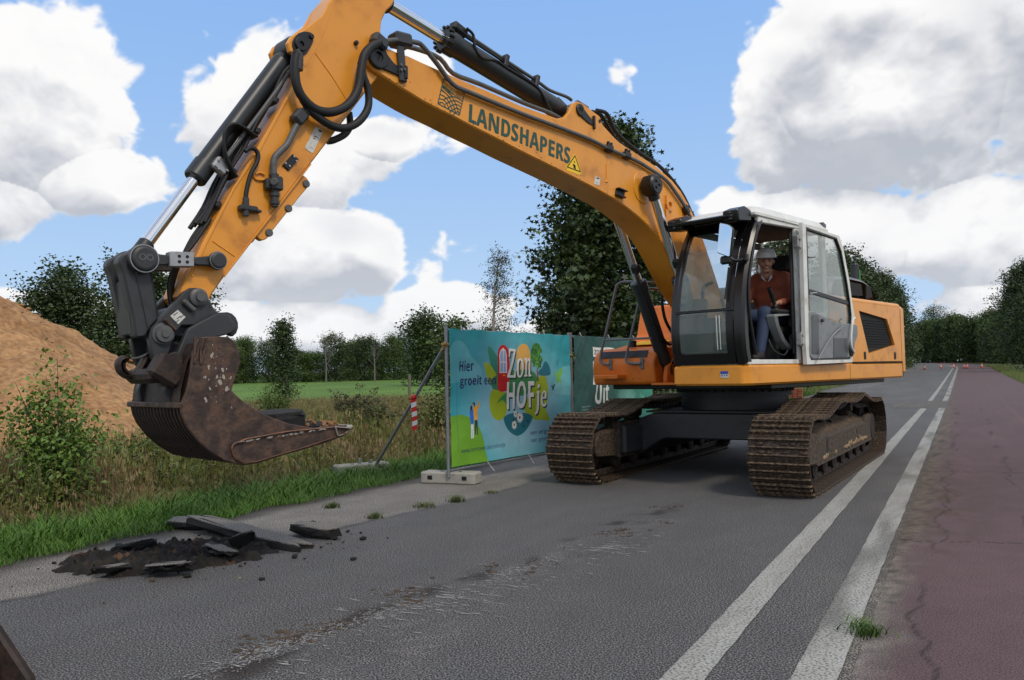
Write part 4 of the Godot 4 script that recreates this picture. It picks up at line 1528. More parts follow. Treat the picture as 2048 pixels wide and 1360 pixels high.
func boom_and_stick(x: Node3D) -> void:
	# boom
	var top := [Vector2(-5.90, 3.895), Vector2(-5.826, 3.905), Vector2(-5.688, 3.898), Vector2(-5.556, 3.899), Vector2(-5.41, 3.885), Vector2(-5.237, 3.872), Vector2(-5.092, 3.862), Vector2(-4.942, 3.852), Vector2(-4.713, 3.840), Vector2(-4.395, 3.818), Vector2(-4.248, 3.805), Vector2(-3.70, 3.800), Vector2(-3.10, 3.800), Vector2(-2.785, 3.795), Vector2(-2.568, 3.745), Vector2(-2.277, 3.690), Vector2(-1.95, 3.625), Vector2(-1.655, 3.527), Vector2(-1.468, 3.425), Vector2(-1.303, 3.29), Vector2(-1.15, 3.117), Vector2(-0.92, 2.80), Vector2(-0.62, 2.30), Vector2(-0.38, 1.90), Vector2(-0.36, 1.76), Vector2(-0.44, 1.67), Vector2(-0.56, 1.70)]
	var bot := [Vector2(-5.97, 3.72), Vector2(-5.93, 3.69), Vector2(-5.80, 3.655), Vector2(-5.673, 3.62), Vector2(-5.438, 3.562), Vector2(-5.299, 3.536), Vector2(-5.089, 3.505), Vector2(-4.904, 3.472), Vector2(-4.537, 3.415), Vector2(-4.261, 3.367), Vector2(-3.711, 3.285), Vector2(-3.099, 3.186), Vector2(-2.776, 3.124), Vector2(-2.558, 3.062), Vector2(-2.354, 2.991), Vector2(-2.164, 2.912), Vector2(-2.036, 2.831), Vector2(-1.902, 2.725), Vector2(-1.757, 2.58), Vector2(-1.50, 2.30), Vector2(-1.10, 1.98)]
	var nose := [Vector2(-6.00, 3.80), Vector2(-5.97, 3.86)]
	bot.reverse()
	var poly := top + bot + nose
	var g := Geo.new()
	g.ext(poly, -0.18, 0.18, 0.012, 30.0)
	g.box(Vector3(-4.42, 3.69, 0.181), Vector3(1.30, 0.010, 0.010), 0.003, Basis(Vector3(0, 0, 1), -0.055))
	g.lathe(Vector3(-2.27, 3.34, 0.16), Vector3(0, 0, 1), [[0.0, 0.19], [0.028, 0.185], [0.032, 0.18], [0.032, 0.0]], 30)
	g.lathe(Vector3(-2.27, 3.34, -0.16), Vector3(0, 0, -1), [[0.0, 0.19], [0.03, 0.185], [0.03, 0.0]], 30)
	var boom := obj("boom", g, M.yellow, x)
	# the ears that carry the stick cylinder
	var ear := [Vector2(-3.80, 3.78), Vector2(-3.70, 3.80), Vector2(-3.60, 3.835), Vector2(-3.536, 3.896), Vector2(-3.463, 4.01), Vector2(-3.392, 4.046), Vector2(-3.284, 4.045), Vector2(-3.176, 4.012), Vector2(-3.028, 3.977), Vector2(-2.975, 3.895), Vector2(-2.785, 3.805), Vector2(-2.60, 3.735), Vector2(-2.7, 3.6), Vector2(-3.6, 3.68)]
	for zz in [0.135, -0.182]:
		g = Geo.new()
		g.ext(ear, zz, zz + 0.047, 0.008, 35.0)
		obj("cylinder_ear", g, M.yellow, boom)
	g = Geo.new()
	pin_cap(g, Vector2(-3.36, 3.96), 0.18, 0.062, 0.022)
	g.cut()
	g.ext(round2([Vector2(-3.36, 3.90), Vector2(-3.36, 4.02), Vector2(-3.20, 3.92), Vector2(-3.15, 3.90), Vector2(-3.15, 3.85), Vector2(-3.22, 3.85)], 0.03), 0.182, 0.196, 0.004)
	g.box(Vector3(-3.14, 3.88, 0.194), Vector3(0.03, 0.14, 0.028), 0.006)
	g.cut()
	pin_cap(g, Vector2(-5.884, 3.797), 0.18, 0.095, 0.03)
	g.ext(round2([Vector2(-5.90, 3.72), Vector2(-5.84, 3.88), Vector2(-5.72, 3.78), Vector2(-5.62, 3.765), Vector2(-5.62, 3.70), Vector2(-5.72, 3.705)], 0.04), 0.182, 0.2, 0.004)
	g.box(Vector3(-5.625, 3.735, 0.205), Vector3(0.03, 0.11, 0.05), 0.008)
	g.cut()
	pin_cap(g, Vector2(-3.03, 3.92), 0.181, 0.02, 0.006)
	obj("pin", g, M.black, boom)
	# lettering along the boom
	var ta := -0.092
	var tm := text_mesh("LANDSHAPERS", 0.150, true)
	var t := MeshInstance3D.new()
	t.mesh = tm
	t.name = "lettering"
	t.material_override = M.letter_green
	var sx := 1.375 / tm.get_aabb().size.x
	t.transform = Transform3D(Basis(Vector3(0, 0, 1), ta) * Basis.from_scale(Vector3(sx, 1.06, 1.0)), Vector3(-4.225, 3.513, 0.1822))
	boom.add_child(t)
	var t2: MeshInstance3D = t.duplicate()
	t2.name = "lettering_001"
	t2.position += Vector3(0.005, 0.0025, 0.0005)
	boom.add_child(t2)
	# weld seams and paint knocked off along the edges
	for q in [[Vector3(-2.90, 3.78, 0.1805), Vector3(-2.93, 3.17, 0.1805)], [Vector3(-5.27, 3.86, 0.1805), Vector3(-5.33, 3.56, 0.1805)], [Vector3(-1.62, 3.46, 0.1805), Vector3(-1.83, 2.68, 0.1805)]]:
		g = Geo.new()
		g.tube([q[0], q[1]], 0.0045, 6)
		obj("weld_seam", g, M.yellow, boom)
	g = Geo.new()
	var er := RandomNumberGenerator.new()
	er.seed = 15
	for k in 60:
		var i := er.randi() % (bot.size() - 3)
		var p: Vector2 = bot[i].lerp(bot[i + 1], er.randf()) + Vector2(0, 0.012 + absf(er.randfn(0, 0.03)))
		var chip := []
		for j in 6:
			chip.append(p + Vector2(cos(TAU * j / 6.0) * er.randf_range(0.002, 0.010), sin(TAU * j / 6.0) * er.randf_range(0.002, 0.006)))
		g.ext(chip, 0.179, 0.1808)
	obj("paint_chip", g, M.rust_dark, boom, "stuff")
	logo(boom)
	g = Geo.new()
	var tri := [Vector2(-3.453, 3.476), Vector2(-3.371, 3.322), Vector2(-3.583, 3.336)]
	g.ext(round2(shrink(tri, -0.012), 0.012), 0.1805, 0.1825)
	g.ext([Vector2(-3.584, 3.331), Vector2(-3.371, 3.317), Vector2(-3.372, 3.291), Vector2(-3.585, 3.300)], 0.1805, 0.1822)
	var wt := obj("warning_triangle", g, M.warn_yellow, boom)
	g = Geo.new()
	ring(g, shrink(tri, -0.004), shrink(tri, 0.007), 0.1822, 0.1836)
	var tc: Vector2 = (tri[0] + tri[1] + tri[2]) / 3.0
	g.ell(Vector3(tc.x, tc.y - 0.008, 0.1828), Vector3(0.026, 0.013, 0.0012), 10, 6, Basis(Vector3(0, 0, 1), -0.3))
	g.ell(Vector3(tc.x + 0.006, tc.y - 0.03, 0.1828), Vector3(0.022, 0.010, 0.0012), 10, 6, Basis(Vector3(0, 0, 1), -0.3))
	g.ell(Vector3(tc.x + 0.002, tc.y + 0.03, 0.1828), Vector3(0.008, 0.012, 0.0012), 8, 6)
	obj("warning_symbol", g, M.grid, boom)
	g = Geo.new()
	g.ext(round2([Vector2(-3.129, 3.319), Vector2(-3.043, 3.322), Vector2(-3.058, 3.235), Vector2(-3.151, 3.234)], 0.01), 0.18, 0.1822)
	obj("sticker", g, M.white_print, boom)
	g = Geo.new()
	g.ext([Vector2(-3.107, 3.311), Vector2(-3.056, 3.315), Vector2(-3.061, 3.302), Vector2(-3.107, 3.299)], 0.182, 0.1832)
	obj("sticker_print", g, M.grid, boom)
	g = Geo.new()
	g.ext(round2([Vector2(-2.935, 3.496), Vector2(-2.903, 3.498), Vector2(-2.918, 3.287), Vector2(-2.966, 3.285), Vector2(-2.943, 3.312)], 0.012), 0.178, 0.19, 0.003)
	obj("weld_strip", g, M.yellow, boom)
	g = Geo.new()
	var br := [Vector2(-2.778, 3.247), Vector2(-2.619, 3.233), Vector2(-2.653, 3.159), Vector2(-2.797, 3.173)]
	g.ext(br, 0.18, 0.19)
	for k in 2:
		var p: Vector2 = br[k * 3]
		var q: Vector2 = br[k + 1]
		g.box(Vector3((p.x + q.x) * 0.5, (p.y + q.y) * 0.5, 0.205), Vector3(p.distance_to(q), 0.014, 0.05), 0.003, Basis(Vector3(0, 0, 1), (q - p).angle()))
	obj("bracket", g, M.black, boom)
	# round-eyed lifting lug
	g = Geo.new()
	var lug := [Vector2(-1.803, 3.305), Vector2(-1.712, 3.273), Vector2(-1.667, 3.234), Vector2(-1.693, 3.178), Vector2(-1.790, 3.113), Vector2(-1.828, 3.057), Vector2(-1.836, 3.120), Vector2(-1.821, 3.186)]
	var eye := []
	for k in 8:
		eye.append(lug[0])
	var ec: Vector2 = [Vector2(-1.750, 3.216)][0]
	var oa := []
	var ia := []
	for k in 14:
		var a := TAU * k / 14.0
		oa.append(ec + Vector2(cos(a), sin(a)) * 0.075)
		ia.append(ec + Vector2(cos(a), sin(a)) * 0.035)
	ring(g, oa, ia, 0.178, 0.205)
	g.ext([Vector2(-1.814, 3.316), Vector2(-1.700, 3.268), Vector2(-1.818, 3.238)], 0.178, 0.2, 0.003)
	g.ext([Vector2(-1.834, 3.159), Vector2(-1.753, 3.157), Vector2(-1.833, 3.056)], 0.178, 0.2, 0.003)
	obj("lifting_lug", g, M.yellow, boom)
	# pipes along the boom
	var p1 := spl([Vector3(-5.918, 3.868, 0.215), Vector3(-5.830, 3.929, 0.215), Vector3(-5.681, 3.986, 0.215), Vector3(-5.516, 4.014, 0.215), Vector3(-5.448, 4.005, 0.215), Vector3(-5.283, 3.891, 0.215), Vector3(-5.124, 3.770, 0.215), Vector3(-4.909, 3.746, 0.215), Vector3(-4.288, 3.711, 0.215), Vector3(-3.791, 3.696, 0.215), Vector3(-3.244, 3.675, 0.215), Vector3(-2.888, 3.635, 0.215), Vector3(-2.453, 3.608, 0.215), Vector3(-2.165, 3.559, 0.215), Vector3(-1.843, 3.487, 0.215), Vector3(-1.637, 3.367, 0.215), Vector3(-1.469, 3.250, 0.215), Vector3(-1.321, 3.107, 0.215)], 3)
	g = Geo.new()
	g.tube(p1, 0.021, 10)
	var pp := obj("boom_pipe", g, M.pipe, boom)
	g = Geo.new()
	g.tube(spl([Vector3(-5.768, 3.976, 0.100), Vector3(-5.591, 4.008, 0.100), Vector3(-5.380, 4.027, 0.100), Vector3(-5.159, 4.016, 0.100), Vector3(-5.012, 3.924, 0.100), Vector3(-4.686, 3.914, 0.100), Vector3(-4.091, 3.877, 0.100), Vector3(-3.728, 3.868, 0.100), Vector3(-3.498, 3.833, 0.100)], 3), 0.021, 10)
	obj("boom_pipe", g, M.pipe, boom)
	for off in [[0.12, 0.05], [0.06, 0.03], [-0.02, 0.04]]:
		g = Geo.new()
		g.tube(spl([Vector3(-3.0, 4.06, off[0]), Vector3(-2.85, 4.05, off[0] * 1.2), Vector3(-2.70, 3.93, off[0]), Vector3(-2.55, 3.80 + off[1], off[0]), Vector3(-2.2, 3.70 + off[1], off[0]), Vector3(-1.85, 3.63 + off[1], off[0]), Vector3(-1.55, 3.50 + off[1], off[0]), Vector3(-1.30, 3.33 + off[1], off[0]), Vector3(-1.08, 3.07 + off[1], off[0]), Vector3(-0.85, 2.72 + off[1], off[0])], 4), 0.021, 8)
		obj("boom_hose", g, M.rubber, boom)
	for cx in [[-2.92, 3.645], [-2.60, 3.63], [-1.42, 3.19]]:
		g = Geo.new()
		g.box(Vector3(cx[0], cx[1], 0.21), Vector3(0.10, 0.075, 0.075), 0.014, Basis(Vector3(0, 0, 1), -0.12 if cx[0] < -2.0 else -0.85))
		g.box(Vector3(cx[0] - 0.02, cx[1] + 0.045, 0.22), Vector3(0.028, 0.05, 0.035), 0.006)
		g.box(Vector3(cx[0] + 0.03, cx[1] + 0.04, 0.22), Vector3(0.024, 0.05, 0.035), 0.006)
		obj("pipe_clamp", g, M.black, boom)
	g = Geo.new()   # bracket that holds the pipes at the boom's end
	g.box(Vector3(-5.655, 3.804, 0.200), Vector3(0.075, 0.30, 0.03), 0.012, Basis(Vector3(0, 0, 1), 0.09))
	g.cut()
	g.box(Vector3(-5.643, 4.004, 0.170), Vector3(0.17, 0.11, 0.14), 0.02, Basis(Vector3(0, 0, 1), 0.1))
	obj("pipe_bracket", g, M.steel_dark, boom)
	for q in [Vector3(-5.676, 3.741, 0.215), Vector3(-5.642, 3.754, 0.215), Vector3(-5.677, 3.781, 0.215)]:
		g = Geo.new()
		bolt(g, q, 0.014)
		obj("bolt", g, M.pipe, boom)
	# lift cylinders
	for s in [1.0, -1.0]:
		var z: float = 0.285 * s
		var h := hydraulic(x, "lift_cylinder", Vector3(-1.15, 1.30, z), Vector3(-2.27, 3.34, z), 1.22, 0.088, 0.05)
		g = Geo.new()
		g.cyl(Vector3(-2.27, 3.34, z - s * 0.07), Vector3(-2.27, 3.34, z + s * 0.095), 0.115, 28, 0.02)
		for k in 3:
			var a := TAU * k / 3.0
			if s > 0:
				bolt(g, Vector3(-2.27 + 0.04 * cos(a), 3.34 + 0.04 * sin(a), z + 0.095), 0.016)
		obj("cylinder_head", g, M.black, h)
		g = Geo.new()
		g.tube(spl([Vector3(-1.86, 2.50, z + 0.03), Vector3(-1.86, 2.35, z + 0.09), Vector3(-1.72, 2.12, z + 0.10), Vector3(-1.52, 1.80, z + 0.10), Vector3(-1.30, 1.62, z + 0.11), Vector3(-1.14, 1.62, z + 0.10), Vector3(-1.10, 1.50, z + 0.10), Vector3(-1.18, 1.38, z + 0.10)], 4), 0.018, 8)
		g.box(Vector3(-1.86, 2.50, z + 0.06), Vector3(0.08, 0.1, 0.10), 0.015, Basis(Vector3(0, 0, 1), 0.5))
		obj("cylinder_hose", g, M.rubber, h)
		g = Geo.new()
		g.tube(spl([Vector3(-1.0, 2.35, z), Vector3(-1.22, 2.25, z), Vector3(-1.18, 1.95, z), Vector3(-1.0, 1.75, z)], 5), 0.02, 8)
		obj("cylinder_hose", g, M.rubber, h)
	var sc := hydraulic(x, "stick_cylinder", Vector3(-3.36, 3.96, 0), Vector3(-5.78, 4.39, 0), 1.70, 0.098, 0.056)
	g = Geo.new()
	for k in 12:
		var a := TAU * k / 12.0
		var d := Vector3(-5.78 + 3.36, 0.43, 0).normalized()
		var u := d.cross(Vector3(0, 0, 1))
		var c := Vector3(-3.36, 3.96, 0) + d * 1.66 + (u * cos(a) + Vector3(0, 0, 1) * sin(a)) * 0.108
		g.cyl(c, c + d * 0.055, 0.017, 6)
	g.box(Vector3(-4.873, 4.374, 0.030), Vector3(0.17, 0.09, 0.10), 0.02, Basis(Vector3(0, 0, 1), -0.3))
	obj("gland_bolts", g, M.black, sc)
	g = Geo.new()
	g.tube(spl([Vector3(-4.860, 4.375, 0.040), Vector3(-4.692, 4.341, 0.040), Vector3(-4.337, 4.271, 0.040), Vector3(-3.849, 4.177, 0.040), Vector3(-3.658, 4.133, 0.040), Vector3(-3.400, 4.130, 0.040), Vector3(-3.312, 4.113, 0.040)], 4), 0.017, 8)
	obj("cylinder_pipe", g, M.pipe, sc)
	g = Geo.new()
	g.tube(spl([Vector3(-4.837, 4.379, 0.100), Vector3(-4.759, 4.344, 0.100), Vector3(-4.739, 4.232, 0.100), Vector3(-4.649, 4.165, 0.100), Vector3(-4.472, 4.189, 0.100), Vector3(-4.327, 4.159, 0.100), Vector3(-3.971, 4.101, 0.100), Vector3(-3.839, 4.034, 0.100), Vector3(-3.734, 3.912, 0.100), Vector3(-3.680, 3.860, 0.100)], 4), 0.013, 8)
	g.tube(spl([Vector3(-4.846, 4.331, 0.060), Vector3(-4.573, 4.276, 0.060), Vector3(-4.284, 4.218, 0.060), Vector3(-3.900, 4.122, 0.060)], 4), 0.012, 8)
	obj("cylinder_hose", g, M.rubber, sc)
	for q in [Vector3(-4.321, 4.234, 0.060), Vector3(-3.893, 4.151, 0.060)]:
		g = Geo.new()
		g.box(q, Vector3(0.05, 0.13, 0.09), 0.01, Basis(Vector3(0, 0, 1), -0.3))
		obj("pipe_clamp", g, M.black, sc)
	g = Geo.new()
	g.box(Vector3(-3.50, 4.02, 0.02), Vector3(0.16, 0.09, 0.12), 0.02, Basis(Vector3(0, 0, 1), -0.4))
	g.cut()
	g.box(Vector3(-3.22, 4.06, 0.10), Vector3(0.20, 0.06, 0.06), 0.02, Basis(Vector3(0, 0, 1), -0.15))
	obj("coupling", g, M.steel_dark, sc)
	# stick
	var sl := [Vector2(-6.281, 4.135), Vector2(-6.40, 3.86), Vector2(-6.50, 3.62), Vector2(-6.556, 3.50), Vector2(-6.615, 3.375), Vector2(-6.675, 3.26), Vector2(-6.89, 2.872), Vector2(-7.074, 2.55), Vector2(-7.267, 2.19), Vector2(-7.385, 1.93), Vector2(-7.42, 1.83), Vector2(-7.37, 1.74), Vector2(-7.27, 1.74)]
	var sr := [Vector2(-7.20, 1.865), Vector2(-7.126, 1.972), Vector2(-6.946, 2.215), Vector2(-6.873, 2.312), Vector2(-6.462, 2.852), Vector2(-6.231, 3.159), Vector2(-6.152, 3.26), Vector2(-5.945, 3.537), Vector2(-5.841, 3.663), Vector2(-5.799, 3.80), Vector2(-5.799, 3.895), Vector2(-5.805, 4.008), Vector2(-5.809, 4.057), Vector2(-5.799, 4.132), Vector2(-5.754, 4.225), Vector2(-5.691, 4.297), Vector2(-5.66, 4.36), Vector2(-5.68, 4.46), Vector2(-5.76, 4.50), Vector2(-5.90, 4.49), Vector2(-6.08, 4.40)]
	g = Geo.new()
	g.ext(sl + sr, -0.14, 0.14, 0.012, 32.0)
	g.ext([Vector2(-6.656, 3.293), Vector2(-6.643, 3.290), Vector2(-6.864, 2.869), Vector2(-7.050, 2.575), Vector2(-7.245, 2.180), Vector2(-7.338, 1.957), Vector2(-7.349, 1.961), Vector2(-7.256, 2.188), Vector2(-7.062, 2.583), Vector2(-6.877, 2.876)], 0.136, 0.147, 0.003)
	g.ext([Vector2(-6.457, 2.854), Vector2(-6.471, 2.852), Vector2(-6.868, 2.336), Vector2(-7.141, 1.972), Vector2(-7.124, 1.973), Vector2(-6.858, 2.323)], 0.136, 0.149, 0.003)
	var stick := obj("stick", g, M.yellow, x)
	g = Geo.new()
	g.tube([Vector3(-6.416, 3.693, 0.141), Vector3(-6.275, 3.558, 0.141), Vector3(-6.150, 3.413, 0.141)], 0.0045, 6)
	obj("weld_seam", g, M.yellow, stick)
	g = Geo.new()
	g.tube([Vector3(-7.206, 2.207, 0.141), Vector3(-7.052, 2.120, 0.141)], 0.0045, 6)
	obj("weld_seam", g, M.yellow, stick)
	g = Geo.new()
	var pe := [Vector2(-6.281, 4.135), Vector2(-6.352, 3.997), Vector2(-6.45, 3.899), Vector2(-6.539, 3.815), Vector2(-6.611, 3.762), Vector2(-6.645, 3.70), Vector2(-6.626, 3.645), Vector2(-6.577, 3.63), Vector2(-6.50, 3.55), Vector2(-6.38, 3.75), Vector2(-6.26, 4.05)]
	for zz in [0.10, -0.142]:
		g.cut()
		g.ext(pe, zz, zz + 0.042, 0.008, 40.0)
	obj("cylinder_ear", g, M.yellow, stick)
	g = Geo.new()
	g.ext(round2([Vector2(-6.57, 3.62), Vector2(-6.62, 3.70), Vector2(-6.57, 3.79), Vector2(-6.50, 3.83), Vector2(-6.43, 3.83), Vector2(-6.44, 3.76), Vector2(-6.50, 3.65)], 0.05), 0.14, 0.155, 0.004)
	pin_cap(g, Vector2(-6.544, 3.715), 0.15, 0.05, 0.02)
	g.cut()
	bolt(g, Vector3(-6.455, 3.80, 0.155), 0.02)
	g.cut()
	bolt(g, Vector3(-6.06, 3.87, 0.14), 0.018, 0.03)
	obj("pin", g, M.black, stick)
	g = Geo.new()
	for zz in [0.075, -0.125]:
		g.cut()
		g.ext(round2([Vector2(-6.543, 2.776), Vector2(-6.486, 2.755), Vector2(-6.465, 2.727), Vector2(-6.475, 2.685), Vector2(-6.545, 2.602), Vector2(-6.767, 2.323), Vector2(-6.805, 2.267), Vector2(-6.842, 2.250), Vector2(-6.868, 2.262), Vector2(-6.889, 2.279), Vector2(-6.862, 2.360), Vector2(-6.723, 2.536)], 0.02), zz, zz + 0.05, 0.006)
	var lg := obj("lug_plate", g, M.yellow, stick)
	g = Geo.new()
	for q in [[Vector2(-6.495, 2.704)][0], [Vector2(-6.640, 2.503)][0], [Vector2(-6.792, 2.311)][0]]:
		g.cut()
		g.cyl(Vector3(q.x, q.y, 0.11), Vector3(q.x, q.y, 0.14), 0.028, 14)
	obj("lug_pin", g, M.pipe, stick)
	g = Geo.new()
	g.ext(round2([Vector2(-6.420, 3.139), Vector2(-6.355, 3.120), Vector2(-6.446, 2.933), Vector2(-6.513, 2.961)], 0.012), 0.139, 0.1435)
	obj("maker_plate", g, M.white_print, stick)
	g = Geo.new()
	g.ext(round2([Vector2(-6.392, 3.126), Vector2(-6.362, 3.119), Vector2(-6.372, 3.106), Vector2(-6.400, 3.114)], 0.006), 0.1425, 0.1445)
	g.ext([Vector2(-6.433, 3.070), Vector2(-6.404, 3.064), Vector2(-6.408, 3.057), Vector2(-6.437, 3.063)], 0.1425, 0.1445)
	g.ext([Vector2(-6.441, 3.053), Vector2(-6.422, 3.049), Vector2(-6.426, 3.043), Vector2(-6.444, 3.047)], 0.1425, 0.1445)
	obj("plate_print", g, M.hood, stick)
	g = Geo.new()
	g.ext([Vector2(-6.615, 2.897), Vector2(-6.567, 2.868), Vector2(-6.646, 2.770), Vector2(-6.696, 2.801)], 0.139, 0.155, 0.004)
	obj("bracket", g, M.black, stick)
	g = Geo.new()
	for q in [Vector3(-6.607, 2.877, 0.155), Vector3(-6.588, 2.848, 0.155), Vector3(-6.675, 2.817, 0.155), Vector3(-6.644, 2.803, 0.155)]:
		bolt(g, q, 0.009, 0.008)
	obj("bracket_bolts", g, M.steel_bare, stick, "stuff")
	# shut-off valves with their pipes
	g = Geo.new()
	g.tube(spl([Vector3(-6.548, 3.216, 0.185), Vector3(-6.583, 3.132, 0.185), Vector3(-6.634, 3.035, 0.185), Vector3(-6.684, 2.939, 0.185), Vector3(-6.761, 2.855, 0.185), Vector3(-6.786, 2.796, 0.185), Vector3(-6.784, 2.717, 0.185), Vector3(-6.776, 2.630, 0.185)], 4), 0.024, 10)
	var vp := obj("valve_pipe", g, M.pipe, stick)
	g = Geo.new()
	g.box(Vector3(-6.582, 3.162, 0.185), Vector3(0.11, 0.09, 0.09), 0.015, Basis(Vector3(0, 0, 1), 0.9))
	g.cyl(Vector3(-6.542, 3.228, 0.185), Vector3(-6.502, 3.211, 0.185), 0.05, 10)
	g.cut()
	g.box(Vector3(-6.771, 2.649, 0.185), Vector3(0.085, 0.10, 0.085), 0.012)
	g.box(Vector3(-6.816, 2.640, 0.175), Vector3(0.06, 0.08, 0.06), 0.012)
	g.cut()
	g.cyl(Vector3(-6.779, 2.630, 0.185), Vector3(-6.779, 2.483, 0.185), 0.026, 12)
	g.cyl(Vector3(-6.779, 2.586, 0.185), Vector3(-6.779, 2.556, 0.185), 0.034, 12)
	g.cyl(Vector3(-6.780, 2.531, 0.185), Vector3(-6.779, 2.500, 0.185), 0.034, 12)
	g.cyl(Vector3(-6.784, 2.717, 0.185), Vector3(-6.782, 2.690, 0.185), 0.034, 6)
	obj("shut_off_valve", g, M.steel_dark, stick)
	g = Geo.new()
	g.cyl(Vector3(-6.768, 2.661, 0.185), Vector3(-6.820, 2.645, 0.250), 0.026, 12)
	obj("valve_face", g, M.pipe, stick)
	g = Geo.new()
	g.tube(spl([Vector3(-6.990, 2.837, 0.175), Vector3(-6.954, 2.868, 0.175), Vector3(-6.913, 2.862, 0.175), Vector3(-6.895, 2.827, 0.175), Vector3(-6.906, 2.776, 0.175), Vector3(-6.940, 2.712, 0.175), Vector3(-6.966, 2.640, 0.175), Vector3(-6.985, 2.551, 0.175), Vector3(-6.989, 2.464, 0.175)], 4), 0.016, 8)
	obj("valve_hose", g, M.rubber, stick)
	g = Geo.new()
	g.cyl(Vector3(-6.987, 2.522, 0.175), Vector3(-6.988, 2.393, 0.175), 0.022, 10)
	g.cut()
	g.box(Vector3(-6.970, 2.449, 0.170), Vector3(0.13, 0.04, 0.06), 0.01)
	g.box(Vector3(-6.931, 2.445, 0.165), Vector3(0.11, 0.018, 0.05), 0.004, Basis(Vector3(0, 0, 1), -0.1))
	obj("shut_off_valve", g, M.steel_dark, stick)
	g = Geo.new()
	g.tube(spl([Vector3(-6.917, 2.701, 0.150), Vector3(-6.896, 2.666, 0.150), Vector3(-6.823, 2.676, 0.150)], 4), 0.007, 6)
	g.cut()
	g.tube(spl([Vector3(-6.901, 2.704, 0.150), Vector3(-6.870, 2.717, 0.150), Vector3(-6.833, 2.711, 0.150)], 4), 0.007, 6)
	obj("bent_strap", g, M.yellow, stick)
	# hoses that droop between boom and stick
	g = Geo.new()
	g.tube(spl([Vector3(-6.623, 3.608, 0.235), Vector3(-6.640, 3.513, 0.235), Vector3(-6.633, 3.388, 0.235), Vector3(-6.582, 3.293, 0.235), Vector3(-6.473, 3.231, 0.235), Vector3(-6.338, 3.244, 0.235), Vector3(-6.202, 3.328, 0.235), Vector3(-6.110, 3.466, 0.235), Vector3(-6.076, 3.629, 0.235), Vector3(-6.047, 3.746, 0.235), Vector3(-5.980, 3.835, 0.235), Vector3(-5.894, 3.896, 0.235)], 4), 0.034, 10)
	obj("hose_loop", g, M.rubber, stick)
	g = Geo.new()
	g.tube(spl([Vector3(-6.573, 3.288, 0.220), Vector3(-6.493, 3.209, 0.220), Vector3(-6.347, 3.149, 0.220), Vector3(-6.216, 3.154, 0.220), Vector3(-6.090, 3.232, 0.220), Vector3(-6.005, 3.359, 0.220), Vector3(-6.003, 3.497, 0.220), Vector3(-6.048, 3.602, 0.220), Vector3(-6.065, 3.695, 0.220)], 4), 0.030, 10)
	obj("hose_loop", g, M.rubber, stick)
	g = Geo.new()
	g.tube(spl([Vector3(-5.994, 3.391, -0.050), Vector3(-5.986, 3.292, -0.050), Vector3(-6.034, 3.209, -0.050), Vector3(-6.136, 3.141, -0.050), Vector3(-6.195, 3.121, -0.050)], 4), 0.028, 10)
	obj("hose_loop", g, M.rubber, stick)
	g = Geo.new()
	g.box(Vector3(-5.877, 3.916, 0.200), Vector3(0.14, 0.10, 0.10), 0.02, Basis(Vector3(0, 0, 1), -0.4))
	g.cut()
	g.tube([Vector3(-6.639, 3.611, 0.235), Vector3(-6.611, 3.586, 0.235), Vector3(-6.616, 3.483, 0.235)], 0.036, 8)
	obj("hose_coupling", g, M.steel_dark, stick)
	# bundle of hoses down the front of the stick
	var hr := RandomNumberGenerator.new()
	hr.seed = 5
	for k in 6:
		var z := -0.10 + 0.04 * k
		g = Geo.new()
		var pts := []
		for q in [[-6.50, 3.63], [-6.60, 3.50], [-6.70, 3.30], [-6.82, 3.09], [-6.93, 2.88], [-7.05, 2.66], [-7.14, 2.47], [-7.22, 2.33]]:
			pts.append(Vector3(q[0] - 0.012 - hr.randf() * 0.02, q[1] + hr.randf_range(-0.02, 0.02), z))
		g.tube(spl(pts, 3), 0.016 if k % 2 == 0 else 0.012, 7)
		obj("stick_hose", g, M.rubber, stick)
	for k in 5:
		g = Geo.new()
		var z := 0.02 + 0.03 * k
		var o := 0.02 * k
		g.tube(spl([Vector3(-6.88, 2.97, z), Vector3(-6.96 - o, 3.02, z + 0.02), Vector3(-7.05 - o, 2.95, z + 0.03), Vector3(-7.08 - o * 0.5, 2.80, z + 0.02), Vector3(-7.03, 2.66, z)], 4), 0.011, 7)
		obj("stick_hose", g, M.rubber, stick)
	for k in 4:
		g = Geo.new()
		g.box([Vector3(-6.72, 3.27, 0.0), Vector3(-6.86, 3.02, 0.0), Vector3(-7.04, 2.70, 0.0), Vector3(-7.15, 2.46, 0.0)][k], Vector3(0.05, 0.035, 0.25), 0.010, Basis(Vector3(0, 0, 1), 1.05))
		obj("hose_clamp", g, M.black, stick)
	for k in 3:
		g = Geo.new()
		g.tube(spl([Vector3(-7.20, 2.36, 0.05 * k), Vector3(-7.30, 2.20, 0.05 * k), Vector3(-7.40 - 0.03 * k, 1.95, 0.04 * k), Vector3(-7.43, 1.70, 0.03 * k)], 5), 0.013, 7)
		obj("stick_hose", g, M.rubber, stick)
	var bc := hydraulic(x, "bucket_cylinder", Vector3(-6.544, 3.715, 0), Vector3(-7.66, 2.04, 0), 1.30, 0.068, 0.040)
	g = Geo.new()
	g.tube(spl([Vector3(-6.60, 3.52, 0.09), Vector3(-6.70, 3.36, 0.095), Vector3(-7.10, 2.77, 0.095)], 3), 0.014, 8)
	obj("cylinder_pipe", g, M.pipe, bc)
	g = Geo.new()
	g.box(Vector3(-7.12, 2.73, 0.08), Vector3(0.10, 0.11, 0.07), 0.015, Basis(Vector3(0, 0, 1), 0.98))
	for k in 4:
		bolt(g, Vector3(-7.12 + 0.03 * (k % 2 * 2 - 1), 2.73 + 0.03 * (k / 2 * 2 - 1), 0.115), 0.010)
	obj("port_block", g, M.steel_bare, bc)
	# linkage
	g = Geo.new()
